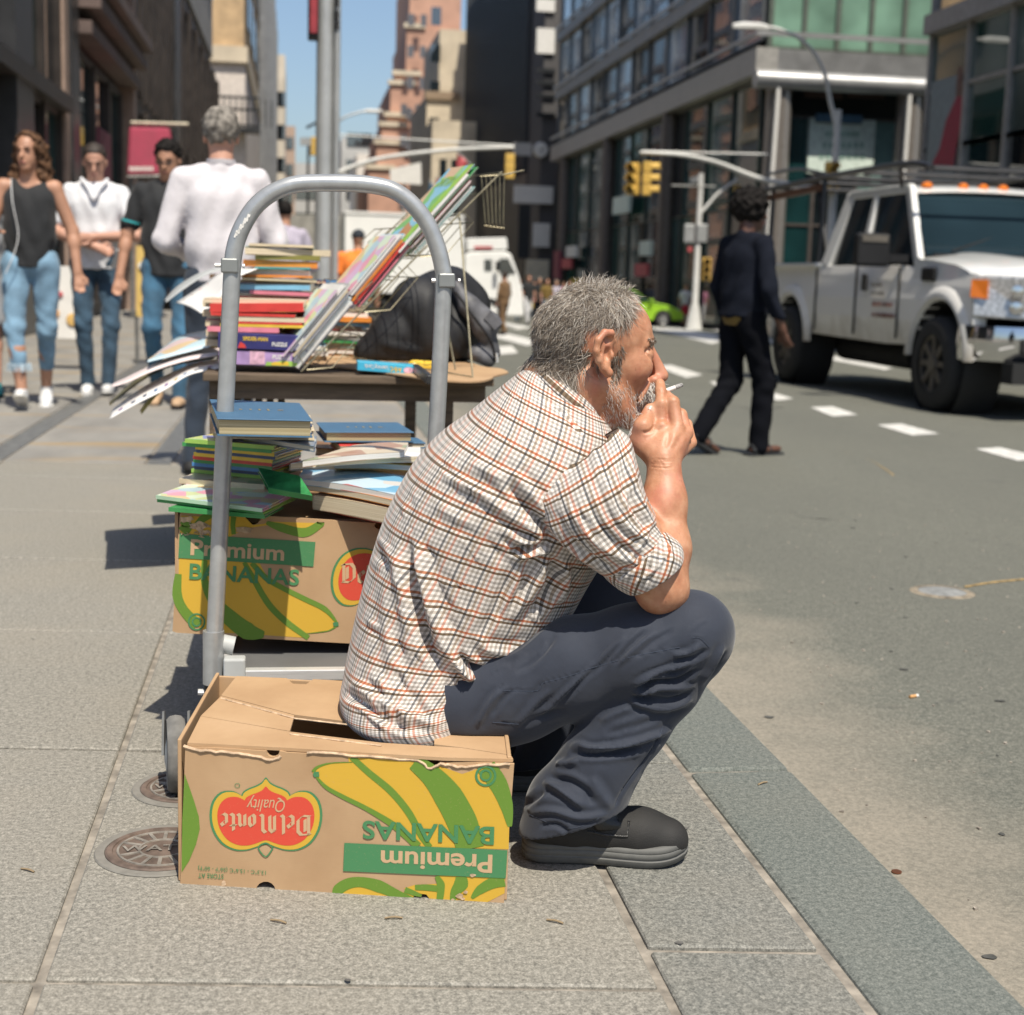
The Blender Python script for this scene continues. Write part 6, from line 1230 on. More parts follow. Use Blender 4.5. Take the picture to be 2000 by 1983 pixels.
# green book sloping, comic and magazines on the right
bookq([gz(*q8(795, 720), zb+.055), gz(*q8(1085, 770), zb+.045), gz(*q8(1000, 640), zb+.075), gz(*q8(722, 585), zb+.085)], .012, M('cover_deepgreen', (.03, .20, .06), .3, var=.4, vs=30), 'page_edges', True, ('front', cov('green')), 'green hardback with a white bar label leaning beside the comic', G_T)
bookq(Q8(zb+.012, (1085, 800), (1600, 905), (1750, 850), (1250, 740)), .018, cov('red'), 'page_edges', False, None, 'red backed paperback at the bottom of the comic pile', G_T)
bookq(Q8(zb+.042, (1090, 770), (1610, 860), (1760, 800), (1250, 700)), .028, cov('cream'), 'page_edges', False, None, 'thick cream paperback under the blue comic', G_T, bend=.002)
bookq(Q8(zb+.054, (985, 690), (1620, 800), (1760, 740), (1130, 620)), .012, cov('orange'), 'page_edges', False, None, 'pale orange magazine just below the blue comic', G_T, bend=.003)
bookq(Q8(zb+.070, (985, 660), (1640, 765), (1790, 660), (1060, 550)), .012, 'art_comic', 'white_pages', False, None, 'blue comic book with a bent cover on the trolley right', G_T, bend=.004)
for i, (c, zz, pts) in enumerate((('white', .060, ((930, 570), (1780, 600), (1800, 540), (1100, 520))), ('yellow', .072, ((1230, 560), (1790, 575), (1800, 520), (1250, 510))), ('white', .092, ((940, 560), (1800, 510), (1800, 450), (1300, 470))), ('pink', .104, ((1020, 545), (1690, 480), (1720, 420), (1350, 440))))):
    bookq(Q8(zb+zz, *pts), .012, 'art_tan' if i == 3 else cov(c), 'white_pages' if i % 2 else 'page_edges', False, None, ['white softcover lowest in the pile behind the comic', 'yellow softcover second in the pile behind the comic', 'white magazine third in the pile behind the comic', 'topmost bent pinkish magazine behind the comic'][i], G_T, bend=.003)
# dark photo book and blue bibles
bookq(Q8(zb+.128, (1100, 445), (620, 372), (640, 318), (1115, 380))[::-1], .012, 'art_photo', 'white_pages', True, None, 'glossy dark blue photo book on the bright thin stack', G_T)
z = zb+.05
for i, (c, pts, tt_) in enumerate((('brown', ((470, 420), (1010, 430), (1000, 330), (430, 320)), .03), ('white', ((480, 380), (1060, 395), (1040, 300), (440, 290)), .024), ('red', ((490, 350), (1090, 360), (1060, 270), (440, 260)), .022), ('cream', ((480, 325), (1100, 340), (1070, 240), (430, 230)), .02), ('navy', ((470, 295), (1085, 312), (1020, 200), (420, 180)), .016))):
    z += tt_+.001; bookq([gz(*q8(x, y), z) for x, y in pts], tt_, cov(c), 'page_edges', True, None, f'{c} book under the larger blue clothbound volume, {["lowest","fourth","third","second","directly"][i]} beneath it', G_T)
zt = z+.030
def bible(pts, z_, t_, lab):
    o = bookq([gz(*q8(x, y), z_) for x, y in pts], t_, M('cloth_blue', (.055, .13, .22), .55, var=.08, vs=60, bp=.2, bs=900), 'gilt_edges', True, None, lab, G_T, over=.006)
    P = [gz(*q8(x, y), z_+.0006) for x, y in pts]; c_ = sum(P)/4; e1_ = unit(P[1]-P[0]); e2_ = unit(P[3]-P[0]); m_ = MB()
    m_.lathe([(.006, 0), (.0045, .0003)], c_+e1_*.038, 16); 
    for k in range(3): m_.box(c_+e1_*(.016-.016*k), (.004, .03-.008*k, .0005), e1_, e2_)
    m_.box(c_-e1_*.034, (.006, .01, .0005), e1_, e2_); m_.build('gilt_stamp', M('gilt', (.45, .36, .18), .4, metal=.5), o)
bible(((455, 262), (1087, 276), (1000, 160), (405, 135)), zt, .030, 'larger blue clothbound book with gilt stamp, left of the two')
bookq([gz(*q8(x, y), zb+.088) for x, y in ((1265, 440), (1720, 440), (1700, 380), (1200, 380))], .02, cov('red'), 'page_edges', True, None, 'maroon book under the smaller blue volume', G_T); bookq([gz(*q8(x, y), zb+.066) for x, y in ((1262, 480), (1760, 490), (1760, 410), (1200, 400))], .02, cov('white'), 'white_pages', True, None, 'white edged book lowest under the smaller blue volume', G_T)
bible(((1165, 352), (1758, 354), (1650, 288), (1110, 288)), zb+.114, .022, 'smaller blue clothbound book with gilt stamp at right')
bookq([gz(*q8(x, y), zb+.09) for x, y in ((1480, 420), (1835, 425), (1780, 390), (1440, 380))], .012, M('cloth_blue'), 'page_edges', True, None, 'thin blue book half under the smaller blue volume', G_T)
bookq([gz(*q8(x, y), zb+.06) for x, y in ((1105, 455), (1255, 465), (1240, 425), (1115, 410))], .018, cov('brown'), 'page_edges', True, None, 'small dark brown book between the two blue volumes', G_T)
# second carton behind carries the rear piles
tag(MB().rbox(np.array((-.20, 3.20, zd+.001)), np.array((.28, 3.52, zb-.004))).build('carton', 'cardboard', None, bev=.004), 'plain kraft carton hidden under the rear book piles on the trolley', 'cardboard box')
# ================================================================== table
YT0, YT1, ZT = 4.12, 5.55, .648
tb = thing('folding_table', 'low wooden table covered with a torn cardboard sheet', 'table', (.2, 4.8, 0))
M('old_wood', (.12, .085, .055), .8, var=.3, vs=8, stretch=(1, 8, 8), bp=.3, bs=60)
xa, xb = atY(396, 719, YT0)[0], atY(965, 750, YT0)[0]
MB().rbox(np.array((xa, YT0, ZT-.026)), np.array((xb, YT1, ZT-.004))).build('table_top', 'old_wood', tb, bev=.003)
MB().rbox(np.array((xa+.02, YT0+.03, ZT-.075)), np.array((xb-.02, YT0+.055, ZT-.027))).build('apron', 'old_wood', tb); MB().rbox(np.array((xa+.02, YT1-.055, ZT-.075)), np.array((xb-.02, YT1-.03, ZT-.027))).build('apron', 'old_wood', tb)
for x in (xa+.035, xb-.13):
    for y in (YT0+.06, YT1-.08): MB().rbox(np.array((x-.02, y-.02, 0)), np.array((x+.02, y+.02, ZT-.0265))).build('leg', 'old_wood', tb, bev=.003)
for k in range(5): MB().rbox(np.array((xa+.075+k*.032, YT0+.14, .0)), np.array((xa+.095+k*.032, YT0+.17, ZT-.08))).build('slat', M('dark_slat', (.06, .045, .03), .8), tb)
P = [gz(*q, ZT) for q in catmull([(600, 716), (660, 720), (720, 727), (780, 735), (840, 744), (900, 748), (948, 746), (965, 738), (992, 730), (975, 722), (940, 718), (900, 700), (880, 680), (640, 660), (600, 690)], 3, True)]
P = [p+np.array((RNG.uniform(-.003, .003), RNG.uniform(-.006, .006), 0)) for p in P]; m_ = MB(); m_.prism(P, (0, 0, .0045)); m_.build('cardboard_sheet', 'cardboard', tb)
# ---- puzzle boxes and red set
G_B = 'goods stacked on the table front'
def boxpx(name, lab, x0, y0, x1, y1, Y, depth, mat, cat='puzzle box', skew=0.0, rise=0.0, grp=G_B):
    a, b_ = atY(x0, y1, Y), atY(x1, y1+rise, Y); c_ = atY(x0, y0, Y); h = c_[2]-a[2]; d = np.array((skew, depth, 0)); o = thing(name, lab, cat, (a+b_)/2, grp)
    MB().hexa([a, b_, b_+d, a+d, a+np.array((0, 0, h)), b_+np.array((0, 0, h)), b_+d+np.array((0, 0, h)), a+d+np.array((0, 0, h))]).build('carton', mat, o, bev=.0015, seg=1); return o, a, b_, h
o, a, b_, h = boxpx('puzzle_box', 'lilac puzzle box lowest in the front stack on the table', 428, 683, 592, 711, 4.17, .2, M('box_lilac', (.42, .28, .52), .35, var=.25, vs=22), rise=7)
fc = Face(a, (0, -1, 0), q6); m_ = MB(); fc.text(m_, 'PUZZLE', (1283, 1010), (1418, 1014), (2, -32), .03, .0012); m_.build('lettering', 'sign_white', o)
m_ = MB(); m_.poly([fc.pt(x, y, .0007) for x, y in ((1228, 1060), (1240, 1030), (1290, 1036), (1360, 1020), (1440, 1030), (1508, 1000), (1508, 1068))]); m_.build('leaf_print', cov('lime'), o); m_ = MB(); m_.poly([fc.pt(x, y, .0008) for x, y in ((1112, 948), (1226, 952), (1226, 1052), (1112, 1050))]); m_.build('picture_print', M('print_pink', (.66, .40, .50), .4, var=.3, vs=60), o)
m_ = MB(); m_.poly([fc.pt(x, y, .0012) for x, y in ((1270, 1046), (1300, 1030), (1350, 1036), (1400, 1028), (1410, 1060), (1280, 1058))]); m_.build('flower_print', cov('yellow'), o)
o, a, b_, h = boxpx('puzzle_box', 'dark blue puzzle box on top of the lilac one', 426, 649, 600, 680, 4.165, .2, M('box_navy', (.035, .035, .15), .3, var=.2, vs=18), rise=7)
fc = Face(a, (0, -1, 0), q6); m_ = MB(); fc.text(m_, 'PUZZLE', (1280, 912), (1394, 916), (1, -28), .03, .0012); m_.build('lettering', 'sign_white', o); m_ = MB(); fc.text(m_, 'SPIDER-MAN', (1060, 868), (1248, 876), (1, -28), .03, .0012); m_.build('lettering', cov('yellow'), o)
m_ = MB(); m_.poly([fc.pt(1508+34*math.cos(q)*(1+.18*math.cos(4*q)), 884+30*math.sin(q)*(1+.18*math.cos(4*q)), .001) for q in np.linspace(0, 2*PI, 25)[:-1]]); m_.build('piece_emblem', 'sign_white', o); m_ = MB(); m_.poly([fc.pt(x, y, .0008) for x, y in ((1022, 925), (1040, 880), (1075, 900), (1085, 928))]); m_.build('picture_print', cov('red'), o)
zz = a[2]+h
def lay(lab, x0, x1, t, col, Y=4.19, d=.2, kind='paper', jx=0, tilt=0.0, pages='page_edges'):
    global zz
    A_, B_ = atY(x0, 640, Y), atY(x1, 640, Y); zz += t+.0006; P = [np.array((A_[0]+jx, Y, zz)), np.array((B_[0]+jx, Y, zz+tilt)), np.array((B_[0]+jx+.01, Y+d, zz+tilt)), np.array((A_[0]+jx+.01, Y+d, zz))]
    bookq(P, t, cov(col), pages, kind == 'hard', ('front', cov(col)) if kind == 'spine' else None, lab, G_B)
lay('pink plastic wrapped set on the dark blue puzzle box', 405, 545, .014, 'pink', kind='spine'); lay('yellow booklet above the pink set', 430, 592, .008, 'yellow', kind='spine'); lay('thin red booklet over the yellow one on the table', 440, 590, .006, 'red', kind='spine'); lay('brown page paperback below the bright red box', 432, 594, .014, 'cream')
lay('red edged booklet under the bright red box', 412, 576, .008, 'red', kind='spine'); lay('bright red boxed set tilted on the front stack', 410, 592, .024, 'red', kind='spine', tilt=.008); lay('tan paperback crowning the front red stack', 398, 596, .013, 'cream', Y=4.24, d=.22)
for k in range(5):
    z_ = a[2]+.0+k*.027; A_ = atY(396, 640, 4.23)[0]; P = [np.array((A_+RNG.uniform(-.008, .008), 4.23+.02*k, z_+.02)), np.array((A_+.07, 4.23+.02*k, z_+.02)), np.array((A_+.07, 4.45, z_+.02)), np.array((A_, 4.45, z_+.02))]
    bookq(P, .019, cov(['cream', 'white', 'pink', 'grey', 'cream'][k]), 'page_edges', False, None, f'small paperback behind the handle, {["lowest","second","third","fourth","topmost"][k]} at the left of the puzzle boxes', 'paperbacks left of the puzzle boxes')
# ---- tall stacks behind
_u = 'first second third fourth fifth sixth seventh eighth ninth tenth eleventh twelfth thirteenth fourteenth fifteenth sixteenth seventeenth eighteenth nineteenth'.split()
ORDW = _u+[p+('ieth' if not k else 'y-'+_u[k-1]) for p in ('twent', 'thirt', 'fort', 'fift') for k in range(10)]
def stack(nm, x0, x1, Y, z0, z1, dep_, seed, jit, grp):
    rg = np.random.default_rng(seed); z = z0; k = 0; items = []
    while z < z1: t = rg.choice([.004, .006, .008, .011, .015, .02]); items.append(t); z += t+.0008
    z = z0; N = len(items); cs = list(PAL)
    for t in items:
        z += t+.0008; A_, B_ = atY(x0, 560, Y)[0], atY(x1, 560, Y)[0]; ja, jb = rg.uniform(-jit, jit), rg.uniform(-jit, jit); sk = rg.uniform(-.02, .02); dy = rg.uniform(-.015, .015)
        c = rg.choice(['cream', 'white', 'white', 'cream', 'red', 'olive', 'sky', 'pink', 'grey', 'green', 'orange', 'yellow', 'blue', 'teal', 'brown']); tl = rg.uniform(-.004, .004)
        P = [np.array((A_+ja, Y+dy+sk, z)), np.array((B_+jb, Y+dy, z+tl)), np.array((B_+jb, Y+dy+dep_, z+tl)), np.array((A_+ja, Y+dy+dep_+sk, z))]
        pos = 'topmost' if k == N-1 else 'lowest' if k == 0 else f'{ORDW[k]} from the bottom'
        bookq(P, t, cov(c), rg.choice(['page_edges', 'white_pages']), bool(rg.integers(2)), ('front', cov(c)) if rg.random() < .45 else None, f'{c} book, {pos} in the {nm}', grp, bend=rg.uniform(-.002, .004)); k += 1
stack('tall messy stack behind the handle', 478, 625, 4.66, ZT+.002, 1.005, .26, 5, .035, 'books in the tall stack'); stack('low stack beside the wire rack', 622, 720, 4.86, ZT+.002, .885, .24, 9, .02, 'books in the low stack'); stack('rear left stack on the table', 408, 470, 4.75, ZT+.002, .80, .25, 21, .015, 'books in the rear left stack')
# ---- hanging charts
def sheet(lab, near, Yn, far, Yf, mat, marks=None, back=None):
    A_ = catmull([atY(x, y, Yn) for x, y in near], 6); B_ = catmull([atY(x, y, Yf) for x, y in far], 6); n_ = 26
    ip = lambda L_: np.stack([np.interp(np.linspace(0, len(L_)-1, n_), np.arange(len(L_)), L_[:, i]) for i in range(3)], 1); A_, B_ = ip(A_), ip(B_)
    G = np.stack([A_*(1-w_)+B_*w_+np.array((0, 0, .006*math.sin(w_*PI))) for w_ in np.linspace(0, 1, 6)], 1)
    o = thing('hanging_chart', lab, 'chart', A_[0], 'charts drooping from the table'); s_ = MB().grid(G).build('sheet', mat, o, True, 180); md = s_.modifiers.new('thick', 'SOLIDIFY'); md.thickness = .0014
    if marks:
        nu, nw, cols, u0 = marks; rg = np.random.default_rng(4)
        for i in range(nu):
            for j in range(nw):
                u = u0+(1-u0)*(i+.5)/nu*.94; w_ = .1+.8*(j+.5)/nw; p = lambda du, dw_: (A_*(1-(w_+dw_))+B_*(w_+dw_))[min(n_-1, int((u+du)*(n_-1)))]*(1-((u+du)*(n_-1)) % 1)+(A_*(1-(w_+dw_))+B_*(w_+dw_))[min(n_-1, int((u+du)*(n_-1))+1)]*(((u+du)*(n_-1)) % 1)
                k_ = .28/nw; h_ = .32*(1-u0)/nu; q = [p(-h_*.5, -k_), p(h_*.5, -k_), p(h_*.5, k_), p(-h_*.5, k_)]
                MB().poly([v_+np.array((0, -.0012, .004)) for v_ in q]).build('printed_cell', cov(cols[rg.integers(len(cols))]), o)
chw = M('chart_white', (.74, .72, .69), .5, var=.05); 
sheet('white chart with rows of red pictures drooping from the tall stack', [(500, 527), (455, 548), (428, 586), (393, 613)], 4.6, [(520, 524), (440, 530), (393, 560), (343, 592)], 4.9, chw, (6, 5, ['brown', 'red', 'red', 'brown'], .35))
sheet('grey chart behind the white picture chart', [(470, 522), (410, 534), (360, 564), (324, 591)], 4.93, [(480, 520), (404, 528), (350, 556), (320, 587)], 5.15, M('chart_grey', (.42, .43, .42), .4))
sheet('pale blue picture chart uppermost of the lower drooping charts', [(430, 672), (365, 688), (325, 698), (288, 707)], 4.5, [(405, 645), (355, 655), (322, 676), (290, 704)], 4.9, artcover('art_chart', [(.45, .62, .70), (.60, .66, .68), (.66, .48, .25), (.5, .64, .7), (.66, .5, .5)], 9))
sheet('pinkish white chart below the blue picture chart', [(428, 694), (365, 704), (300, 724), (250, 746), (218, 756)], 4.42, [(430, 678), (380, 683), (324, 701), (270, 726), (220, 752)], 4.8, M('chart_pink', (.70, .60, .58), .5, var=.1))
sheet('dark olive chart between two white ones', [(420, 700), (340, 714), (280, 742), (214, 792)], 4.78, [(410, 694), (322, 708), (262, 742), (213, 788)], 5.0, M('chart_olive', (.16, .14, .07), .35, var=.4, vs=12))
sheet('white chart with small coloured pictures, lowest and longest', [(432, 718), (370, 732), (324, 760), (270, 787), (214, 818)], 4.3, [(436, 701), (384, 709), (332, 729), (277, 758), (223, 797)], 4.72, chw, (9, 4, ['red', 'green', 'blue', 'yellow', 'purple', 'navy'], .06))
sheet('small olive edged sheet hanging under the longest chart', [(330, 752), (305, 774), (276, 809)], 4.4, [(324, 748), (288, 782), (272, 804)], 4.52, M('chart_yellowed', (.42, .40, .18), .5))
# ================================================================== wire rack with magazines
rk = thing('wire_rack', 'leaning wire rack holding magazines on the table', 'display rack', atY(590, 730, 4.16)); RB = atY(588, 726, 4.16); RT = atY(980, 336, 4.16); ru = unit(RT-RB); rd = unit((-.25, .968, 0)); rn = unit(np.cross(ru, rd)); rn = rn if rn[2] > 0 else -rn; RL = np.linalg.norm(RT-RB); RW = .5
M('wire', (.34, .30, .20), .45, metal=.6, var=.2, vs=40); R_ = lambda s_, w_, n_=0: RB+ru*s_+rd*w_+rn*n_
for w_ in (0, .25, RW): MB().tube([R_(0, w_), R_(RL*.3, w_), R_(RL, w_)], .0028, 6).build('rail', 'wire', rk, True)
for s_ in np.linspace(.02, RL, 10): MB().tube([R_(s_, 0), R_(s_, RW)], .0016, 5).build('cross_wire', 'wire', rk, True)
for tier in (.02, .25, .47):
    for w_ in np.linspace(0, RW, 7): MB().tube([R_(tier+.17, w_, -.002), R_(tier+.17, w_, -.045), R_(tier+.05, w_, -.055), R_(tier-.005, w_, -.008), R_(tier+.008, w_, .04), R_(tier+.07, w_, .038)], .0015, 5).build('pocket_wire', 'wire', rk, True)
    for n_, ds in ((.038, .07), (-.045, .17), (-.055, .05)): MB().tube([R_(tier+ds, 0, n_), R_(tier+ds, RW, n_)], .0017, 5).build('pocket_rim', 'wire', rk, True)
for x1_, y1_, dy in ((925, 738, .02), (912, 736, .30)): MB().tube([R_(RL*.80, dy), gz(x1_, y1_, ZT+.006)+np.array((0, dy, 0))], .0026, 6).build('back_leg', 'wire', rk, True)
MB().tube([gz(655, 690, ZT+.02), gz(700, 700, ZT+.012), gz(920, 736, ZT+.010)], .0022, 6).build('base_wire', 'wire', rk, True); MB().tube([R_(RL*.98, 0), atY(1023, 333, 4.2)], .0022, 6).build('hook_wire', 'wire', rk, True)
for k in range(6): MB().tube([atY(940+k*9, 345-k*0, 4.3), atY(948+k*7, 436, 4.3), atY(950+k*7, 441, 4.36)], .0014, 5).build('basket_wire', 'wire', rk, True)
MB().tube([atY(938, 345, 4.3), atY(1000, 340, 4.3)], .0016, 5).build('basket_rim', 'wire', rk, True); MB().tube([atY(945, 441, 4.33), atY(985, 446, 4.33)], .0016, 5).build('basket_rim', 'wire', rk, True)
mags = [(.02, 9, .24), (.25, 9, .22), (.45, 9, .25)]; rg = np.random.default_rng(31); cnt = 0
cl2 = ['lilac', 'white', 'sky', 'white', 'navy', 'cream', 'grey', 'white', 'purple', 'lime', 'pink', 'white', 'red', 'cream', 'orange', 'sky', 'white', 'cream', 'teal', 'white', 'lime', 'grey', 'pink', 'cream', 'green', 'white', 'sky']
for ti, (s0, nn, hh) in enumerate(mags):
    nz_ = .0
    for k in range(nn):
        t_ = rg.uniform(.0028, .0072); jt = rg.uniform(-.02, .02)+(.0 if ti else 0); w0 = rg.uniform(0, .02); wd = rg.uniform(.19, .23); sl = .022*(k/nn); nm = 'art_farm' if (ti == 2 and k == nn-1) else 'art_kids' if (k == nn-1) else None; c = cl2[cnt % 27]
        up2 = unit(ru*.985+rn*.10*(1 if ti < 2 else .6)); n2_ = unit(rn-up2*np.dot(rn, up2)); ext = .04 if (ti == 2 and k > nn-4) else 0
        p0 = R_(s0+jt, w0, .004)+n2_*nz_; P = [p0, p0+up2*(hh+ext), p0+up2*(hh+ext)+rd*wd, p0+rd*wd]
        o = bookq([q_+n2_*t_ for q_ in P], t_, MATS[nm] if nm else cov(c), 'white_pages', False, ('front', cov(c)) if k % 2 else None, f'{c} magazine, {["backmost","second","third","fourth","fifth","sixth","seventh","eighth","ninth"][k] if k < nn-1 else "foremost"} in the {["lowest","middle","top"][ti]} tier of the rack', 'magazines in the wire rack', 'magazine', 'magazine'); nz_ += t_+.0012; cnt += 1
        if nm == 'art_farm':
            m_ = MB(); A_ = P[1]+n2_*(t_+.0008)-up2*.075+rd*.03; lettering(m_, 'WRITING', A_, A_+rd*.15, up2*.035, .03); m_.build('lettering', cov('lime'), o)
            m_ = MB(); e_ = P[0]+n2_*(t_+.0006); m_.add([e_, e_+up2*(hh+ext), e_+up2*(hh+ext)+rd*.04, e_+rd*.04], [(0, 1, 2, 3)]); m_.build('green_strip', cov('lime'), o)
# ---- learning card box
o, a, b_, h = boxpx('card_box', 'cyan box of learning cards lying under the rack', 698, 706, 816, 724, 4.16, .09, M('box_cyan', (.06, .42, .62), .35, var=.1), 'box', rise=9)
fc = Face(a, unit((b_-a)[1]*np.array((1, 0, 0))+np.array((.0, -1, 0))), q7); m_ = MB(); fc.text(m_, 'Learning Cards', (630, 1738), (448, 1722), (2, 34), .01, .0012); m_.build('lettering', 'sign_white', o); m_ = MB(); fc.text(m_, 'A·B·C', (735, 1752), (645, 1742), (2, 34), .03, .0012); m_.build('lettering', cov('yellow'), o)
m_ = MB(); m_.poly([fc.pt(788+38*math.cos(q), 1770+24*math.sin(q), .001) for q in np.linspace(0, 2*PI, 17)[:-1]]); m_.build('round_logo', M('print_pink'), o)
tag(MB().rbox(gz(818, 728, ZT+.005), gz(838, 736, ZT+.03)+np.array((0, .07, 0))).build('dark_case', cov('black'), None, bev=.004), 'small dark case beside the learning card box', 'case')
p = gz(808, 716, ZT+.012); S_ = Sdf(.006); S_.cap(p, p+np.array((.06, .03, 0)), .02, .016, .01); v_, f_ = S_.mesh(); tag(mkobj('yellow_bag', v_, f_, cov('yellow'), None, True, 180), 'small yellow bag lying behind the learning card box', 'bag')
# ================================================================== black backpack
bp = thing('backpack', 'bulky black backpack with grey trim beneath the rack', 'backpack', atY(860, 700, 4.75)); M('nylon_black', (.012, .012, .014), .65, var=.3, vs=14, bp=.5, bs=30); M('nylon_grey', (.11, .11, .12), .6, var=.35, vs=20, bp=.4, bs=40)
S_ = Sdf(.012); B_ = lambda x, y, Y=4.78: atY(x, y, Y)
S_.cap(B_(770, 660), B_(870, 650), .085, .10, .05); S_.cap(B_(820, 600), B_(900, 600, 4.9), .10, .10, .05); S_.cap(B_(860, 570, 4.85), B_(880, 560, 4.95), .07, .07, .05); S_.cap(B_(720, 690), B_(800, 690), .05, .06, .05); S_.cap(B_(900, 660, 4.85), B_(930, 690, 4.85), .08, .05, .05)
v_, f_ = S_.mesh(clip=[((0, 0, ZT+.006), (0, 0, -1))]); n_ = vnormals(v_, f_); v_ = folds(v_, n_, [([(780, 600), (800, 650), (790, 700)], 10, -.008), ([(840, 560), (830, 640), (840, 700)], 12, .007), ([(880, 570), (890, 640), (910, 700)], 9, -.008), ([(740, 670), (780, 680), (830, 690)], 7, .006)]); mkobj('bag', v_, f_, 'nylon_black', bp, True, 180)
S_ = Sdf(.009); S_.chain([B_(892, 560, 4.72), B_(915, 600, 4.70), B_(945, 640, 4.70), B_(965, 690, 4.72)], [.02, .028, .035, .022], .02); S_.cap(B_(920, 590, 4.7), B_(965, 630, 4.7), .02, .026, .02); S_.cap(B_(930, 690, 4.7), B_(955, 705, 4.7), .028, .022, .02); v_, f_ = S_.mesh(); mkobj('pocket', v_, f_, 'nylon_grey', bp, True, 180)
MB().tube(catmull([B_(890, 570, 4.66), B_(930, 625, 4.65), B_(958, 665, 4.66), B_(968, 705, 4.68)], 5), .005, 6).build('zip', 'nylon_black', bp, True); MB().hexa([B_(945, 622, 4.66), B_(966, 645, 4.66), B_(968, 643, 4.68), B_(947, 620, 4.68), B_(958, 608, 4.66), B_(980, 632, 4.66), B_(982, 630, 4.68), B_(960, 606, 4.68)]).build('strap_tab', 'nylon_grey', bp)
MB().tube([B_(970, 690, 4.66), B_(971, 708, 4.66)], .004, 6).build('zip_pull', 'alu', bp, True)
# ================================================================== passers-by
M('skin_light', (.50, .27, .19), .55, var=.08, vs=8); M('skin_tan', (.42, .22, .14), .55, var=.08, vs=8); M('skin_dark', (.10, .045, .028), .5, var=.1, vs=8)
def cloth(name, c, vs=9, var=.14): return M(name, c, .85, var=var, vs=vs, bp=.25, bs=40, bd=.01, sheen=.1)
cloth('jeans_light', (.17, .29, .40), 6, .25); cloth('jeans_dark', (.035, .075, .12), 5, .4); cloth('jeans_mid', (.04, .12, .20), 6, .3); cloth('denim_navy', (.018, .028, .045)); cloth('black_cloth', (.012, .013, .015)); cloth('white_cotton', (.66, .66, .68), 6, .06); cloth('stripe_white', (.60, .57, .59), 9, .06); cloth('grey_knit', (.30, .31, .33)); M('charcoal', (.010, .012, .019), .95, spec=.1, var=.14, vs=9, bp=.25, bs=40, bd=.01); M('black_trouser', (.005, .0055, .008), .95, spec=.1, var=.14, vs=9); cloth('orange_tee', (.85, .22, .03), 5, .06); cloth('lavender', (.42, .38, .46)); cloth('brown_cloth', (.16, .09, .04)); cloth('green_cloth', (.02, .28, .10)); cloth('red_cloth', (.55, .03, .05)); cloth('gold_cloth', (.16, .10, .02)); cloth('pink_cloth', (.62, .25, .38))
M('hair_brown', (.10, .052, .028), .7, var=.6, vs=26, bp=.6, bs=60, spec=.2); M('hair_black', (.014, .012, .011), .8, var=.6, vs=40, bp=.6, bs=70, spec=.12); M('hair_grey', (.22, .20, .175), .8, var=.45, vs=34, bp=.8, bs=60, spec=.1); M('hair_short', (.03, .02, .015), .7, var=.3, vs=60); M('sneaker_white', (.62, .62, .62), .6); M('shoe_tan', (.45, .30, .18), .7); M('shoe_teal', (.02, .25, .26), .6); M('rubber_white', (.7, .69, .66), .6)
V3 = lambda *p: np.array(p, float)
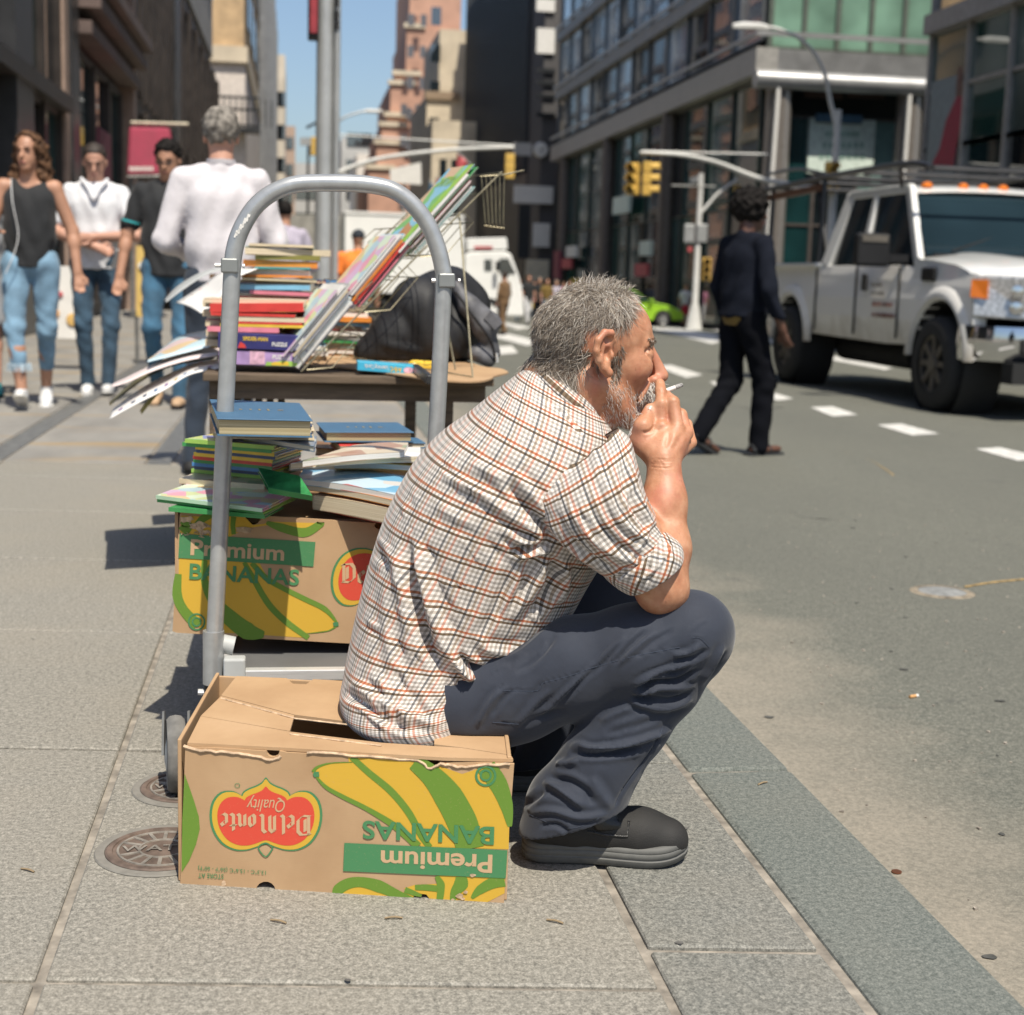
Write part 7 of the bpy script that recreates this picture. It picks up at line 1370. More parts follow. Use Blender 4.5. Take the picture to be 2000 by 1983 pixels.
def human(label, loc, rz, H, top, pants, shoes, skin_='skin_light', hair=('short', 'hair_short'), legs=None, arms=None, sleeve='short', look=(0, 0), vox=.010, pant_len=1.0, hem_z=.86, group='passers-by on the street', lean=0.0, wide=1.0, loose=0.0, cap_=None, skirt=None):
    """local frame: x forward, y left, z up; arms and legs give joint positions for a 1.75 m figure"""
    s = H/1.75; t = thing('person', label, 'person', loc, group, rz, local=True); sc_ = lambda p: np.asarray(p, float)*s
    legs = legs or [((.02, -.09, .5), (0, -.09, .08), 0), ((.02, .09, .5), (0, .09, .08), 0)]; arms = arms or [((.0, -.25, 1.16), (.05, -.25, .92)), ((.0, .25, 1.16), (.05, .25, .92))]
    B = Sdf(vox*s); fine = vox < .014
    ln = V3(lean, 0, 0); hd = V3(.02, 0, 1.625)+ln*1.1; ya, pi_ = look; fx = V3(math.cos(ya)*math.cos(pi_), math.sin(ya)*math.cos(pi_), -math.sin(pi_)); fz = V3(math.cos(ya)*math.sin(pi_), math.sin(ya)*math.sin(pi_), math.cos(pi_)); fy = np.cross(fz, fx)
    hp = lambda x, y, z: sc_(hd+fx*x+fy*y+fz*z)
    B.ell(hp(-.012, 0, .02), (.093*s, .073*s, .092*s), fx, fz, .02*s); B.ell(hp(.03, 0, -.045), (.060*s, .055*s, .068*s), fx, fz, .02*s); B.ell(hp(.055, 0, -.10), (.03*s, .035*s, .024*s), fx, fz, .02*s)
    if fine:
        B.cap(hp(.088, 0, .0), hp(.108, 0, -.032), .008*s, .013*s, .01*s)
        for q in (-1, 1): B.ell(hp(-.005, q*.077, -.015), (.018*s, .009*s, .03*s), fx, fz, .006*s); B.ell(hp(.088, q*.031, .003), (.014*s, .017*s, .010*s), fx, fz, .006*s, True); B.cap(hp(.084, q*.012, .018), hp(.076, q*.042, .016), .008*s, .007*s, .006*s)
        B.cap(hp(.085, -.018, -.070), hp(.085, .018, -.070), .007*s, .007*s, .006*s)
    B.cap(sc_(V3(-.02, 0, 1.43)+ln*.95), sc_(hd+V3(-.015, 0, -.06)), .062*s, .055*s, .03*s)
    sh = [V3(-.005, -.180*wide, 1.405)+ln*.9, V3(-.005, .180*wide, 1.405)+ln*.9]
    B.cap(sc_(V3(0, 0, 1.02)+ln*.3), sc_(V3(0, 0, 1.30)+ln*.85), .095*s, .10*s, .04*s); B.cap(sc_(sh[0]), sc_(sh[1]), .045*s, .045*s, .03*s)
    for i in (0, 1):
        e, w_ = V3(*arms[i][0]), V3(*arms[i][1]); hdv = unit(w_-e) if len(arms[i]) < 3 else unit(V3(*arms[i][2])-w_)
        B.chain([sc_(sh[i]), sc_(e), sc_(w_)], [.050*s, .040*s, .028*s], .02*s); B.cap(sc_(e+(w_-e)*.25), sc_(e+(w_-e)*.3), .043*s, .043*s, .02*s)
        pc = w_+hdv*.05; sd = unit(np.cross(hdv, (1, .2, .1))); B.cap(sc_(w_), sc_(w_+hdv*.075), .027*s, .034*s, .015*s, flat=(np.cross(hdv, sd), .55))
        if fine:
            for k in range(4): a = w_+hdv*.075+sd*(-.026+.0175*k); b_ = a+hdv*(.034, .042, .04, .03)[k]; c_ = b_+unit(hdv*.7-np.cross(hdv, sd)*.7)*.03; B.chain([sc_(a), sc_(b_), sc_(c_)], [.0095*s, .0092*s, .0085*s], .003*s)
            B.chain([sc_(w_+hdv*.02+sd*-.02), sc_(w_+hdv*.055+sd*-.05), sc_(w_+hdv*.09+sd*-.052)], [.012*s, .011*s, .009*s], .008*s)
        else: B.cap(sc_(w_+hdv*.08), sc_(w_+hdv*.14), .03*s, .02*s, .01*s)
    T = Sdf(vox*1.15*s); hip = [V3(-.005, -.09, .90), V3(-.005, .09, .90)]
    for i in (0, 1):
        k_, a, toe = V3(*legs[i][0]), V3(*legs[i][1]), legs[i][2]; B.chain([sc_(hip[i]), sc_(k_), sc_(k_+(a-k_)*.35+V3(-.02 if not pants else 0, 0, 0)), sc_(a)], [(.075 if not pants else .06)*s, (.050 if not pants else .04)*s, (.050 if not pants or pant_len < 1 else .038)*s, .034*s], .02*s)
        e_ = k_+(a-k_)*(pant_len*1.0) if pant_len < 1 else a+unit(a-k_)*.02; L_ = loose
        if pants: T.chain([sc_(hip[i]), sc_(k_), sc_(e_)], [(.092+L_*.3)*s, (.060+L_)*s, (.048+L_)*s], .03*s)
        fd = V3(math.cos(toe), 0, -math.sin(toe)); fu = V3(math.sin(toe), 0, math.cos(toe)); F_ = Sdf(vox*.9*s); h0 = a+V3(0, 0, -.045)-fd*.03
        if shoes: F_.chain([sc_(h0-fd*.015), sc_(h0+fd*.10-fu*.008), sc_(h0+fd*.19-fu*.012)], [.036*s, .042*s, .034*s], .02*s, flat=(fu, .8)); F_.cap(sc_(h0), sc_(a+V3(0, 0, -.0)), .036*s, .035*s, .02*s)
        if shoes:
            v_, f_ = F_.mesh(); mkobj('shoe', v_, f_, shoes, t, True, 180); 
            m_ = MB(); pts = [(-.05, .03), (-.02, .036), (.06, .034), (.13, .044), (.19, .04), (.225, .02)]; ring = [[sc_(h0+fd*x-fu*(.036+z)+V3(0, y*q, 0)) for q, L2 in ((-1, pts), (1, pts[::-1])) for x, y in L2] for z in (0, -.014)]; m_.loft(ring); m_.build('sole', 'rubber_white' if shoes == 'sneaker_white' else 'black_plastic', t)
    v_, f_ = B.mesh(); bd_ = mkobj('body', v_, f_, skin_, t, True, 180)
    if fine:
        for q in (-1, 1):
            S2 = Sdf(.0035); S2.ell(hp(.077, q*.032, .002), (.008*s, .010*s, .0042*s), fx, fz, .003); v_, f_ = S2.mesh(); mkobj('eye', v_, f_, 'lens_dark', bd_, True, 180); MB().tube([hp(.092, q*.014, .021), hp(.090, q*.03, .026), hp(.078, q*.047, .021)], .0045*s, 6).build('eyebrow', hair[1], bd_, True)
        MB().tube([hp(.088, -.02, -.069), hp(.093, 0, -.067), hp(.088, .02, -.069)], .0055*s, 6).build('lips', M('lip', (.34, .12, .10), .5), bd_, True)
    if pants:
        T.cap(sc_((0, -.06, .95)), sc_((0, .06, .95)), .10*s, .10*s, .05*s); v_, f_ = T.mesh(); n_ = vnormals(v_, f_); q = v_/s; v_ = v_+n_*(s*(.0045*np.sin(q[:, 2]*34+2.5*np.sin(q[:, 1]*23+q[:, 0]*17))*np.sin(q[:, 0]*31+q[:, 2]*7+1)+.003*np.sin(q[:, 2]*71+q[:, 1]*50+q[:, 0]*33)*np.exp(-((q[:, 2]-.5)/.14)**2)))[:, None]; mkobj('trousers', v_, f_, pants, t, True, 180)
    U = Sdf(vox*1.1*s); U.cap(sc_(V3(0, -.035, hem_z)), sc_(V3(0, -.045, 1.12)+ln*.5), (.122+loose)*s*wide, .118*s*wide, .05*s); U.cap(sc_(V3(0, .035, hem_z)), sc_(V3(0, .045, 1.12)+ln*.5), (.122+loose)*s*wide, .118*s*wide, .05*s); U.cap(sc_(V3(0, -.05, 1.1)+ln*.5), sc_(V3(0, -.06, 1.32)+ln*.85), .118*s*wide, .118*s*wide, .05*s); U.cap(sc_(V3(0, .05, 1.1)+ln*.5), sc_(V3(0, .06, 1.32)+ln*.85), .118*s*wide, .118*s*wide, .05*s)
    if sleeve != 'none': U.ell(sc_(V3(0, 0, 1.30)+ln*.8), (.118*s, .165*s*wide, .165*s), (1, 0, 0), (0, 0, 1), .04*s); U.cap(sc_(V3(-.01, 0, 1.40)+ln*.9), sc_(V3(-.018, 0, 1.455)+ln*.95), .09*s, .068*s, .03*s); U.cap(sc_(sh[0]+V3(0, .02, .005)), sc_(sh[1]+V3(0, -.02, .005)), .064*s, .064*s, .03*s); U.cap(sc_(sh[0]*V3(1, .4, 1)+V3(0, 0, .02)), sc_(sh[1]*V3(1, .4, 1)+V3(0, 0, .02)), .062*s, .062*s, .03*s)
    else:
        U.ell(sc_(V3(0, 0, 1.24)+ln*.7), (.112*s, .13*s*wide, .14*s), (1, 0, 0), (0, 0, 1), .04*s)
        for q in (0, 1): U.cap(sc_(sh[q]*V3(1, .55, 1)), sc_(V3(0, sh[q][1]*.4, 1.2)+ln*.7), .05*s, .1*s, .03*s)
    for i in (0, 1):
        e, w_ = V3(*arms[i][0]), V3(*arms[i][1])
        if sleeve == 'short': U.chain([sc_(sh[i]), sc_(sh[i]+(e-sh[i])*.72)], [.062*s, .060*s], .02*s)
        if sleeve == 'long': U.chain([sc_(sh[i]), sc_(e), sc_(e+(w_-e)*.9)], [.064*s, .058*s, .042*s], .02*s)
    v_, f_ = U.mesh(clip=[(sc_(V3(0, 0, hem_z)), V3(0, 0, -1))]); n_ = vnormals(v_, f_); q = v_/s; v_ = v_+n_*(s*(.005*np.sin(q[:, 2]*38+4*np.sin(q[:, 1]*14+1)+2*q[:, 0]*20)*np.clip(1.35-q[:, 2], 0, .5)*2+.004*np.sin(q[:, 1]*60+q[:, 2]*22)))[:, None]
    tp = mkobj('top', v_, f_, top, t, True, 180)
    if skirt: W_ = Sdf(vox*1.2*s); W_.cap(sc_((0, 0, .9)), sc_((0, 0, .55)), .14*s, .2*s, .02*s); v_, f_ = W_.mesh(clip=[(sc_((0, 0, .5)), (0, 0, -1))]); mkobj('skirt', v_, f_, skirt, t, True, 180)
    kind, hm_ = hair; Hs = Sdf(vox*s)
    if kind == 'short': Hs.ell(hp(-.02, 0, .035), (.098*s, .080*s, .090*s), fx, fz, .01*s); cut = [(hp(.045, 0, .06), unit(fx*.8-fz*.75)), (hp(0, 0, -.035), -fz)]
    elif kind == 'full': Hs.ell(hp(-.018, 0, .035), (.106*s, .088*s, .10*s), fx, fz, .01*s); cut = [(hp(.048, 0, .055), unit(fx*.85-fz*.7)), (hp(-.02, 0, -.06), -fz)]
    elif kind == 'curly': Hs.ell(hp(-.012, 0, .045), (.132*s, .122*s, .124*s), fx, fz, .01*s); cut = [(hp(.075, 0, .0), unit(fx*.95-fz*.25)), (hp(0, 0, -.075), -fz)]
    else:
        Hs.ell(hp(-.02, 0, .03), (.104*s, .088*s, .10*s), fx, fz, .02*s); Hs.chain([hp(-.05, -.05, .0), hp(-.05, -.075, -.15), hp(.0, -.12, -.32), hp(.03, -.11, -.42)], [.06*s, .065*s, .07*s, .045*s], .03*s); Hs.chain([hp(-.05, .05, .0), hp(-.07, .06, -.15), hp(-.06, .06, -.3)], [.06*s, .06*s, .05*s], .03*s); cut = [(hp(.05, 0, .02), unit(fx*.95-fz*.2))]
    if cap_:
        Hs = Sdf(vox*s); Hs.ell(hp(-.012, 0, .045), (.105*s, .086*s, .088*s), fx, fz, .01*s); Hs.cap(hp(.08, 0, .05), hp(.15, 0, .035), .05*s, .04*s, .01*s, flat=(fz, .2)); cut = [(hp(0, 0, .022), -fz)]; hm_ = cap_
    v_, f_ = Hs.mesh(clip=cut if kind != 'long' else None)
    if kind == 'long': k_ = ((v_-hp(.045, 0, .02))@fx > 0) & ((v_-hp(0, 0, -.13))@fz > 0) & (np.abs((v_-hp(0, 0, 0))@fy) < .06*s); v_[k_] -= np.outer((v_[k_]-hp(.045, 0, .02))@fx+.02*s, fx)
    n_ = vnormals(v_, f_); q = v_/s; am = {'short': .002, 'full': .006, 'curly': .012, 'long': .010}[kind] if not cap_ else 0; v_ = v_+n_*(s*am*(np.sin(q[:, 0]*75+np.sin(q[:, 2]*60)*1.5)*np.sin(q[:, 1]*80+np.sin(q[:, 2]*65)*1.5)+.4*np.sin(q[:, 2]*95+q[:, 1]*60)))[:, None]
    mkobj('cap' if cap_ else 'hair', v_, f_, hm_, bd_, True, 180)
    t['_'] = 0; del t['_']; return t, s, sc_, hp
D2 = PI/2
# ---- left pavement, walking towards the camera
pW = gz(66, 796); t, s, sc_, hp = human('person in a black sleeveless top and light cropped jeans walking', pW, -D2+.10, 1.75, 'black_cloth', 'jeans_light', 'sneaker_white', 'skin_tan', ('long', 'hair_brown'),
    legs=[((.10, -.10, .52), (.16, -.06, .12), -.35), ((-.02, .09, .5), (-.18, .07, .13), .5)], arms=[((.02, -.24, 1.14), (.22, -.20, 1.12)), ((-.02, .26, 1.14), (.04, .29, .88))], sleeve='none', look=(-.35, .05), pant_len=.62, hem_z=.90, wide=.86)
MB().tube(catmull([sc_((.10, -.10, 1.45)), sc_((.16, -.09, 1.30)), sc_((.17, -.06, 1.12)), sc_((.18, -.08, 1.0)), sc_((.17, -.14, .86))], 6), .0035*s, 6).build('earphone_cord', 'sneaker_white', t, True)
m_ = MB()
for k in range(40):
    a = k/40*2*PI; p = V3(.137, -.073, .275)+V3(math.cos(a)*.07, math.sin(a)*.068, 0); m_.tube([sc_(p+V3(0, 0, .02)), sc_(p+V3(RNG.uniform(-.012, .012), RNG.uniform(-.012, .012), -.03))], .004, 4)
m_.build('frayed_hem', cloth('denim_fray', (.45, .55, .62)), t)
pG = gz(-34, 772); t, s, sc_, hp = human('person in a grey cardigan at the left edge holding out a cup', pG, -D2+.25, 1.72, 'grey_knit', None, 'shoe_teal', 'skin_light', ('full', 'hair_brown'), legs=[((.02, -.09, .5), (-.05, -.09, .1), .2), ((.06, .09, .5), (.10, .09, .09), 0)], arms=[((.05, -.24, 1.16), (.12, -.2, 1.0)), ((.12, .24, 1.16), (.30, .22, 1.34), (.36, .22, 1.42))], sleeve='long', hem_z=.62, skirt='grey_knit')
S_ = Sdf(.012); S_.cap(sc_((.06, .22, .62)), sc_((.08, .24, .46)), .10, .11, .03, flat=(V3(0, 1, 0), .5)); v_, f_ = S_.mesh(); mkobj('handbag', v_, f_, 'black_cloth', t, True, 180)
cp = atY(37, 388, pG[1]-.32); cu = thing('paper_cup', 'red and white paper cup held up at the left edge', 'cup', cp); MB().lathe([(.028, 0), (.034, .045), (.036, .07)], cp, 18).build('cup_sleeve', M('cup_red', (.60, .02, .03), .5), cu, True); MB().lathe([(.0365, .07), (.039, .10), (.036, .108), (.001, .110)], cp, 18).build('lid', 'sign_white', cu, True)
pP = gz(192, 768); t, s, sc_, hp = human('person in a white polo shirt and dark jeans looking down', pP, -D2+.05, 1.79, 'white_cotton', 'jeans_dark', 'sneaker_white', 'skin_light', ('short', 'hair_short'), legs=[((.06, -.09, .5), (.0, -.07, .09), .1), ((.09, .10, .5), (.12, .08, .09), -.1)],
    arms=[((.05, -.29, 1.14), (.20, .02, 1.03)), ((.05, .29, 1.12), (.20, .0, 1.10))], look=(0, .38), hem_z=.88, wide=.95)
MB().box(sc_((.25, .17, .95)), (.012, .075*s, .15*s), Z=unit((.5, .3, .8)), X=unit((.8, 0, -.5)), Y=unit((-.2, 1, -.2))).build('phone', 'sneaker_white', t); MB().tube(catmull([sc_((.06, -.09, 1.50)), sc_((.12, -.04, 1.44)), sc_((.145, 0, 1.36)), sc_((.12, .04, 1.44)), sc_((.06, .09, 1.50))], 5), .014*s, 7).build('collar', 'white_cotton', t, True)
pB = gz(332, 792); t, s, sc_, hp = human('person in a black polo with a badge walking behind the white shirt', pB, -D2-.05, 1.76, 'black_cloth', 'jeans_mid', 'shoe_tan', 'skin_tan', ('full', 'hair_black'), legs=[((.12, -.10, .53), (-.12, -.10, .14), .4), ((.10, .09, .5), (.12, .08, .09), 0)], arms=[((.0, -.27, 1.13), (.07, -.31, .86)), ((.0, .27, 1.13), (.05, .28, .88))], look=(-.15, .30), hem_z=.86)
o = MB().box(sc_((.148, .0, 1.10)), (.006, .075*s, .105*s)).build('badge', M('badge_red', (.6, .12, .06), .5), t); MB().box(sc_((.153, .0, 1.10)), (.004, .052*s, .075*s)).build('badge_card', 'sign_white', o); MB().tube([hp(.09, -.06, .0), hp(.105, -.03, 0), hp(.105, .03, 0), hp(.09, .06, 0)], .004, 5).build('spectacles', 'black_plastic', t, True)
for q in (-1, 1): MB().lathe([(.063*s, -.006), (.065*s, .006)], sc_((.01, q*.245, 1.215)), 16, ax=(0, q*.25, -1), cap=False).build('sleeve_trim', M('trim_teal', (.02, .30, .32), .7), t, True)
# ---- grey haired man from behind
Yw = 6.8; pH = np.array((atY(432, 400, Yw)[0], Yw, 0)); t, s, sc_, hp = human('person in a white long sleeved shirt seen from behind', pH, D2+.06, 1.635, 'stripe_white', 'denim_navy', 'shoe_suede', 'skin_light', ('full', 'hair_grey'), legs=[((.04, -.10, .5), (.0, -.10, .08), 0), ((.02, .10, .5), (-.03, .14, .08), 0)], arms=[((.0, -.262, 1.12), (.22, -.14, 1.06)), ((.0, .262, 1.12), (.22, .14, 1.06))], sleeve='long', hem_z=.93, wide=.96, vox=.009)
MB().lathe([(.066*s, 0), (.069*s, .022*s)], sc_((-.018, 0, 1.485)), 20, cap=False).build('collar', 'stripe_white', t, True); MB().lathe([(.125*s, -.012), (.125*s, .022)], sc_((0, 0, .945)), 24, cap=False).build('belt', 'brown_cloth', t, True)
Yl = 13.5; p = np.array((atY(556, 450, Yl)[0], Yl, 0)); human('person in a lavender shirt beyond the white long sleeved shirt', p, D2, 1.55, 'lavender', 'denim_navy', 'shoe_suede', 'skin_tan', ('short', 'hair_black'), sleeve='long', vox=.016, arms=[((.04, -.29, 1.10), (.2, -.2, 1.0)), ((.04, .29, 1.10), (.2, .2, 1.0))])
Yo = 17; p = np.array((atY(700, 450, Yo)[0], Yo, gnd(Yo))); human('person in an orange shirt and dark cap seen from behind', p, D2, 1.60, 'orange_tee', 'denim_navy', 'shoe_suede', 'skin_tan', ('short', 'hair_short'), vox=.014, cap_=cloth('cap_navy', (.015, .02, .03)), wide=1.15)
# ---- woman in black crossing the road
pK = groad(1437, 888); t, s, sc_, hp = human('person in a black jacket and trousers striding across the road', pK, .42, 1.63, 'charcoal', 'black_trouser', None, 'skin_dark', ('curly', 'hair_black'), legs=[((.13, -.10, .50), (.12, -.09, .085), 0), ((-.0, .09, .50), (-.26, .08, .155), .5)], arms=[((-.03, -.27, 1.12), (.09, -.29, .86)), ((.0, .27, 1.12), (.10, .27, .90))], sleeve='long', look=(-.35, 0), hem_z=.93, loose=.018, vox=.009)
S_ = Sdf(.012); S_.cap(sc_((0, -.03, .94)), sc_((0, .03, .94)), .125*s, .125*s, .03); v_, f_ = S_.mesh(clip=[(sc_((0, 0, .875)), (0, 0, -1)), (sc_((0, 0, .96)), (0, 0, 1))]); mkobj('blouse', v_, f_, 'gold_cloth', t, True, 180)
for (a, toe) in (((.12, -.09, .085), 0), ((-.26, .08, .155), .5)):
    fd = V3(math.cos(toe), 0, -math.sin(toe)); fu = V3(math.sin(toe), 0, math.cos(toe)); h0 = V3(*a)+V3(0, 0, -.045)-fd*.04; S_ = Sdf(.008); S_.chain([sc_(h0), sc_(h0+fd*.1), sc_(h0+fd*.21)], [.034*s, .036*s, .032*s], .02, flat=(fu, .7)); v_, f_ = S_.mesh(); mkobj('foot', v_, f_, 'skin_dark', t, True, 180)
    m_ = MB(); 
    for x0 in (-.02, .06, .12): m_.tube(catmull([sc_(h0+fd*x0+fu*(-.01)+V3(0, -.042, 0)), sc_(h0+fd*x0+fu*.034), sc_(h0+fd*x0+fu*(-.01)+V3(0, .042, 0))], 4), .012*s, 6)
    m_.box(sc_(h0+fd*.09-fu*.034), (.30*s, .085*s, .022*s), fd, (0, 1, 0), fu); m_.build('sandal', 'black_cloth', t, True)
# ---- far pedestrians on the crossing
far = [('walker in bright yellow at the far crossing left of the lavender top', 1066, 634, 545, 'gold_cloth', 'jeans_mid', -1.3, 'short', 'hair_brown', None), ('walker in white beside the yellow top on the crossing', 1012, 630, 545, 'white_cotton', 'jeans_dark', -1.7, 'short', 'hair_black', None), ('walker in pink at the far end of the crossing', 1098, 626, 552, 'pink_cloth', 'white_cotton', -1.2, 'short', 'hair_brown', None), ('walker in red near the cream shop panel', 1042, 624, 550, 'red_cloth', 'denim_navy', -1.9, 'short', 'hair_black', None), ('person in a dark brown jacket crossing in front of the white cab', 983, 655, 532, 'brown_cloth', 'brown_cloth', 2.4, 'long', 'hair_short', None), ('person in white trousers on the crossing behind the brown jacket', 1030, 634, 538, 'black_cloth', 'white_cotton', -1.2, 'short', 'hair_brown', None), ('walker in black with a yellow bag on the crossing', 1052, 632, 543, 'black_cloth', 'black_trouser', -1.9, 'long', 'hair_grey', 'yellow'),
       ('walker in a lavender top beyond the seated persons head', 1084, 632, 548, 'lavender', 'jeans_mid', -1.4, 'short', 'hair_grey', None), ('walker in a grey top right of the lavender one', 1110, 630, 550, 'grey_knit', 'jeans_dark', -1.6, 'long', 'hair_brown', None), ('pale shirted walker just above the seated persons head', 1142, 628, 546, 'stripe_white', 'jeans_mid', -1.2, 'short', 'hair_black', None),
       ('person in white top and red skirt behind the green car', 1336, 640, 556, 'white_cotton', None, -1.6, 'short', 'hair_brown', 'red'), ('person in a green coat beside the sign pole', 1383, 636, 552, 'green_cloth', 'black_trouser', -1.5, 'long', 'hair_black', 'pink'), ('person in pale pink at the far kerb left of the red skirt', 1316, 634, 562, 'pink_cloth', 'jeans_dark', -1.8, 'short', 'hair_brown', None), ('pedestrian in a brown top behind the pickup bed', 1534, 622, 470, 'brown_cloth', 'denim_navy', -1.2, 'short', 'hair_short', None), ('walker in dark blue near the corner shop window', 1238, 628, 556, 'denim_navy', 'black_trouser', -1.4, 'long', 'hair_black', None), ('walker in grey at the corner behind the car roof', 1190, 628, 552, 'grey_knit', 'denim_navy', -1.7, 'long', 'hair_grey', None)]
for lab, x, yb, yt, tp_, pt_, rz, sl_, hr, ex in far:
    p = groad(x, yb); Z_ = (p-CC)@CD; H = (yb-yt)*Z_/F; H = min(max(H, 1.45), 1.95); st_ = RNG.uniform(.08, .2); t, s, sc_, hp = human(lab, p, rz, H, tp_, pt_, 'shoe_suede', 'skin_light', ('full', hr), vox=.028, sleeve=sl_, group='pedestrians at the far crossing', legs=[((st_*.6, -.09, .5), (st_, -.08, .1), 0), ((0, .09, .5), (-st_, .08, .12), .3)], skirt='red_cloth' if ex == 'red' else None)
    if ex in ('yellow', 'pink'): S_ = Sdf(.03); S_.cap(sc_((.05, -.32, .75)), sc_((.05, -.32, .62)), .09, .11, .03); v_, f_ = S_.mesh(); mkobj('bag', v_, f_, cov(ex), t, True, 180)
# ================================================================== vehicles
def paint(name, c, coat=1.0, r=.35):
    m = M(name, c, r, var=.04, vs=3, coat=coat); return m
paint('paint_white', (.74, .74, .72)); paint('paint_green', (.30, .56, .03)); paint('truck_white', (.84, .84, .82), .1); M('chrome', (.75, .75, .76), .08, metal=1.0, var=.03); M('tyre', (.018, .018, .018), .85, var=.2, vs=20, bp=.4, bs=60); M('rim_metal', (.13, .115, .095), .6, metal=.4); M('lamp_clear', (.55, .55, .55), .08, metal=.4, var=.3, vs=40); M('lamp_amber', (.65, .17, .02), .25); M('under_black', (.012, .012, .012), .8); glass('car_glass', (.015, .03, .04), .03, .7); M('rack_black', (.02, .02, .022), .35); M('road_dust', (.30, .25, .18), .9)
def dirty():
    m, nt, b = newmat('dusty_white'); co = objco(nt); sx = nt.nodes.new('ShaderNodeSeparateXYZ'); nt.links.new(co, sx.inputs[0]); n1 = noise(nt, co, 5, 5, .6)
    f = mth(nt, 'ADD', sx.outputs[2], mth(nt, 'MULTIPLY', n1, .5)); k = ramp(nt, f, [(.62, (1, 1, 1)), (.98, (.12, .12, .12)), (1.0, (.0, .0, .0))])
    nt.links.new(mix(nt, k, (.82, .80, .76), (.42, .37, .29)), b.inputs['Base Color']); b.inputs['Roughness'].default_value = .5; b.inputs['Coat Weight'].default_value = .25; b.inputs['Coat Roughness'].default_value = .15
dirty()
def wheel(t, c, r, w_, lat, rim='rim_metal', n_sp=8, name='wheel'):
    """tyre with tread shoulders, rim, spokes and hub"""
    lat = unit(lat); c = np.asarray(c, float); o = MB().lathe([(r*.60, -w_*.5), (r*.86, -w_*.52), (r*.96, -w_*.44), (r, -w_*.25), (r, w_*.25), (r*.96, w_*.44), (r*.86, w_*.52), (r*.60, w_*.5)], c, 36, ax=lat, cap=False).build(name, 'tyre', t, True, 50)
    MB().lathe([(r*.62, -w_*.46), (r*.60, w_*.40), (r*.52, w_*.30), (r*.30, w_*.22), (r*.001, w_*.2)], c, 32, ax=lat, cap=False).build('rim', 'under_black', o, True)
    u = unit(np.cross(lat, (0, 0, 1))); z = np.cross(u, lat)
    for k in range(n_sp):
        a = 2*PI*k/n_sp; d = u*math.cos(a)+z*math.sin(a); MB().bar(c+lat*w_*.36+d*r*.12, c+lat*w_*.40+d*r*.58, r*.12, w_*.10, lat).build('spoke', rim, o)
    MB().lathe([(r*.62, w_*.36), (r*.60, w_*.44), (r*.56, w_*.40)], c, 32, ax=lat, cap=False).build('rim_lip', rim, o, True); MB().lathe([(r*.18, w_*.34), (r*.17, w_*.48), (.001, w_*.5)], c, 16, ax=lat, cap=False).build('hub', rim, o, True); return o
# ------------------------------------------------------------------ white pickup, local x = forward, y = left, z up
pk = thing('pickup_truck', 'white pickup truck with a black roof rack standing in the road', 'pickup truck', (0, 0, 0), rz=0, local=True)
W2 = 1.0; WB = 3.66; xf, xr_ = 0.0, -WB; R = .405
def archpoly(pts): return pts
side = []; 
def arch(cx, r, z0, n=12): return [(cx+r*math.cos(a), R+r*math.sin(a)) for a in np.linspace(0.0, PI, n)]
low = .56
P = [(.60, .78), (.58, 1.05), (.55, 1.17), (-.9+.0, 1.235), (-1.0, 1.24), (-4.98, 1.24), (-5.0, .72), (-4.9, low+.02), (xr_-.52, low)]
P += [(xr_+.50*math.cos(a), R+.50*math.sin(a)+.02) for a in np.linspace(PI-.32, .32, 14)]+[(xr_+.52, low-.02), (-1.2, low-.04), (-.55, low-.02)]+[(.0+.52*math.cos(a), R+.52*math.sin(a)+.02) for a in np.linspace(PI-.28, .28, 14)]+[(.56, low+.06)]
bmx = MB()
for q in (-1, 1):
    sh_ = lambda z: W2-.02-.06*max(0, (z-1.0))/.24-.05*max(0, (.75-z))/.3
    ring = [[(x, q*sh_(z), z) for x, z in P], [(x, q*(sh_(z)-.12), z) for x, z in P]]
    n_ = len(P); o_ = len(bmx.v); bmx.v += [tuple(map(float, p)) for p in ring[0]+ring[1]]
    tri = tessellate_polygon([[Vector((x, 0, z)) for x, z in P]])
    bmx.f += [tuple(o_+i for i in t_) for t_ in tri]+[tuple(o_+n_+i for i in t_[::-1]) for t_ in tri]+[(o_+i, o_+(i+1) % n_, o_+n_+(i+1) % n_, o_+n_+i) for i in range(n_)]
bmx.build('body_side', 'dusty_white', pk, bev=.02, seg=2)
for q in (-1, 1):   # flared arches
    for cx, r0 in ((0, .53), (xr_, .51)):
        G = [[(cx+(r0+dr)*math.cos(a), q*(W2-.03+dy), R+.02+(r0+dr)*math.sin(a)) for dr, dy in ((0, .0), (.01, .045), (.05, .05), (.11, .0))] for a in np.linspace(.05, PI-.05, 22)]; MB().grid(G).build('wheel_arch_flare', 'dusty_white', pk, True, 60)
        MB().lathe([(r0-.01, -.34), (r0-.01, 0)], (cx, q*(W2-.02), R+.02), 24, ax=(0, q, 0), cap=False).build('wheel_well', 'under_black', pk, True)
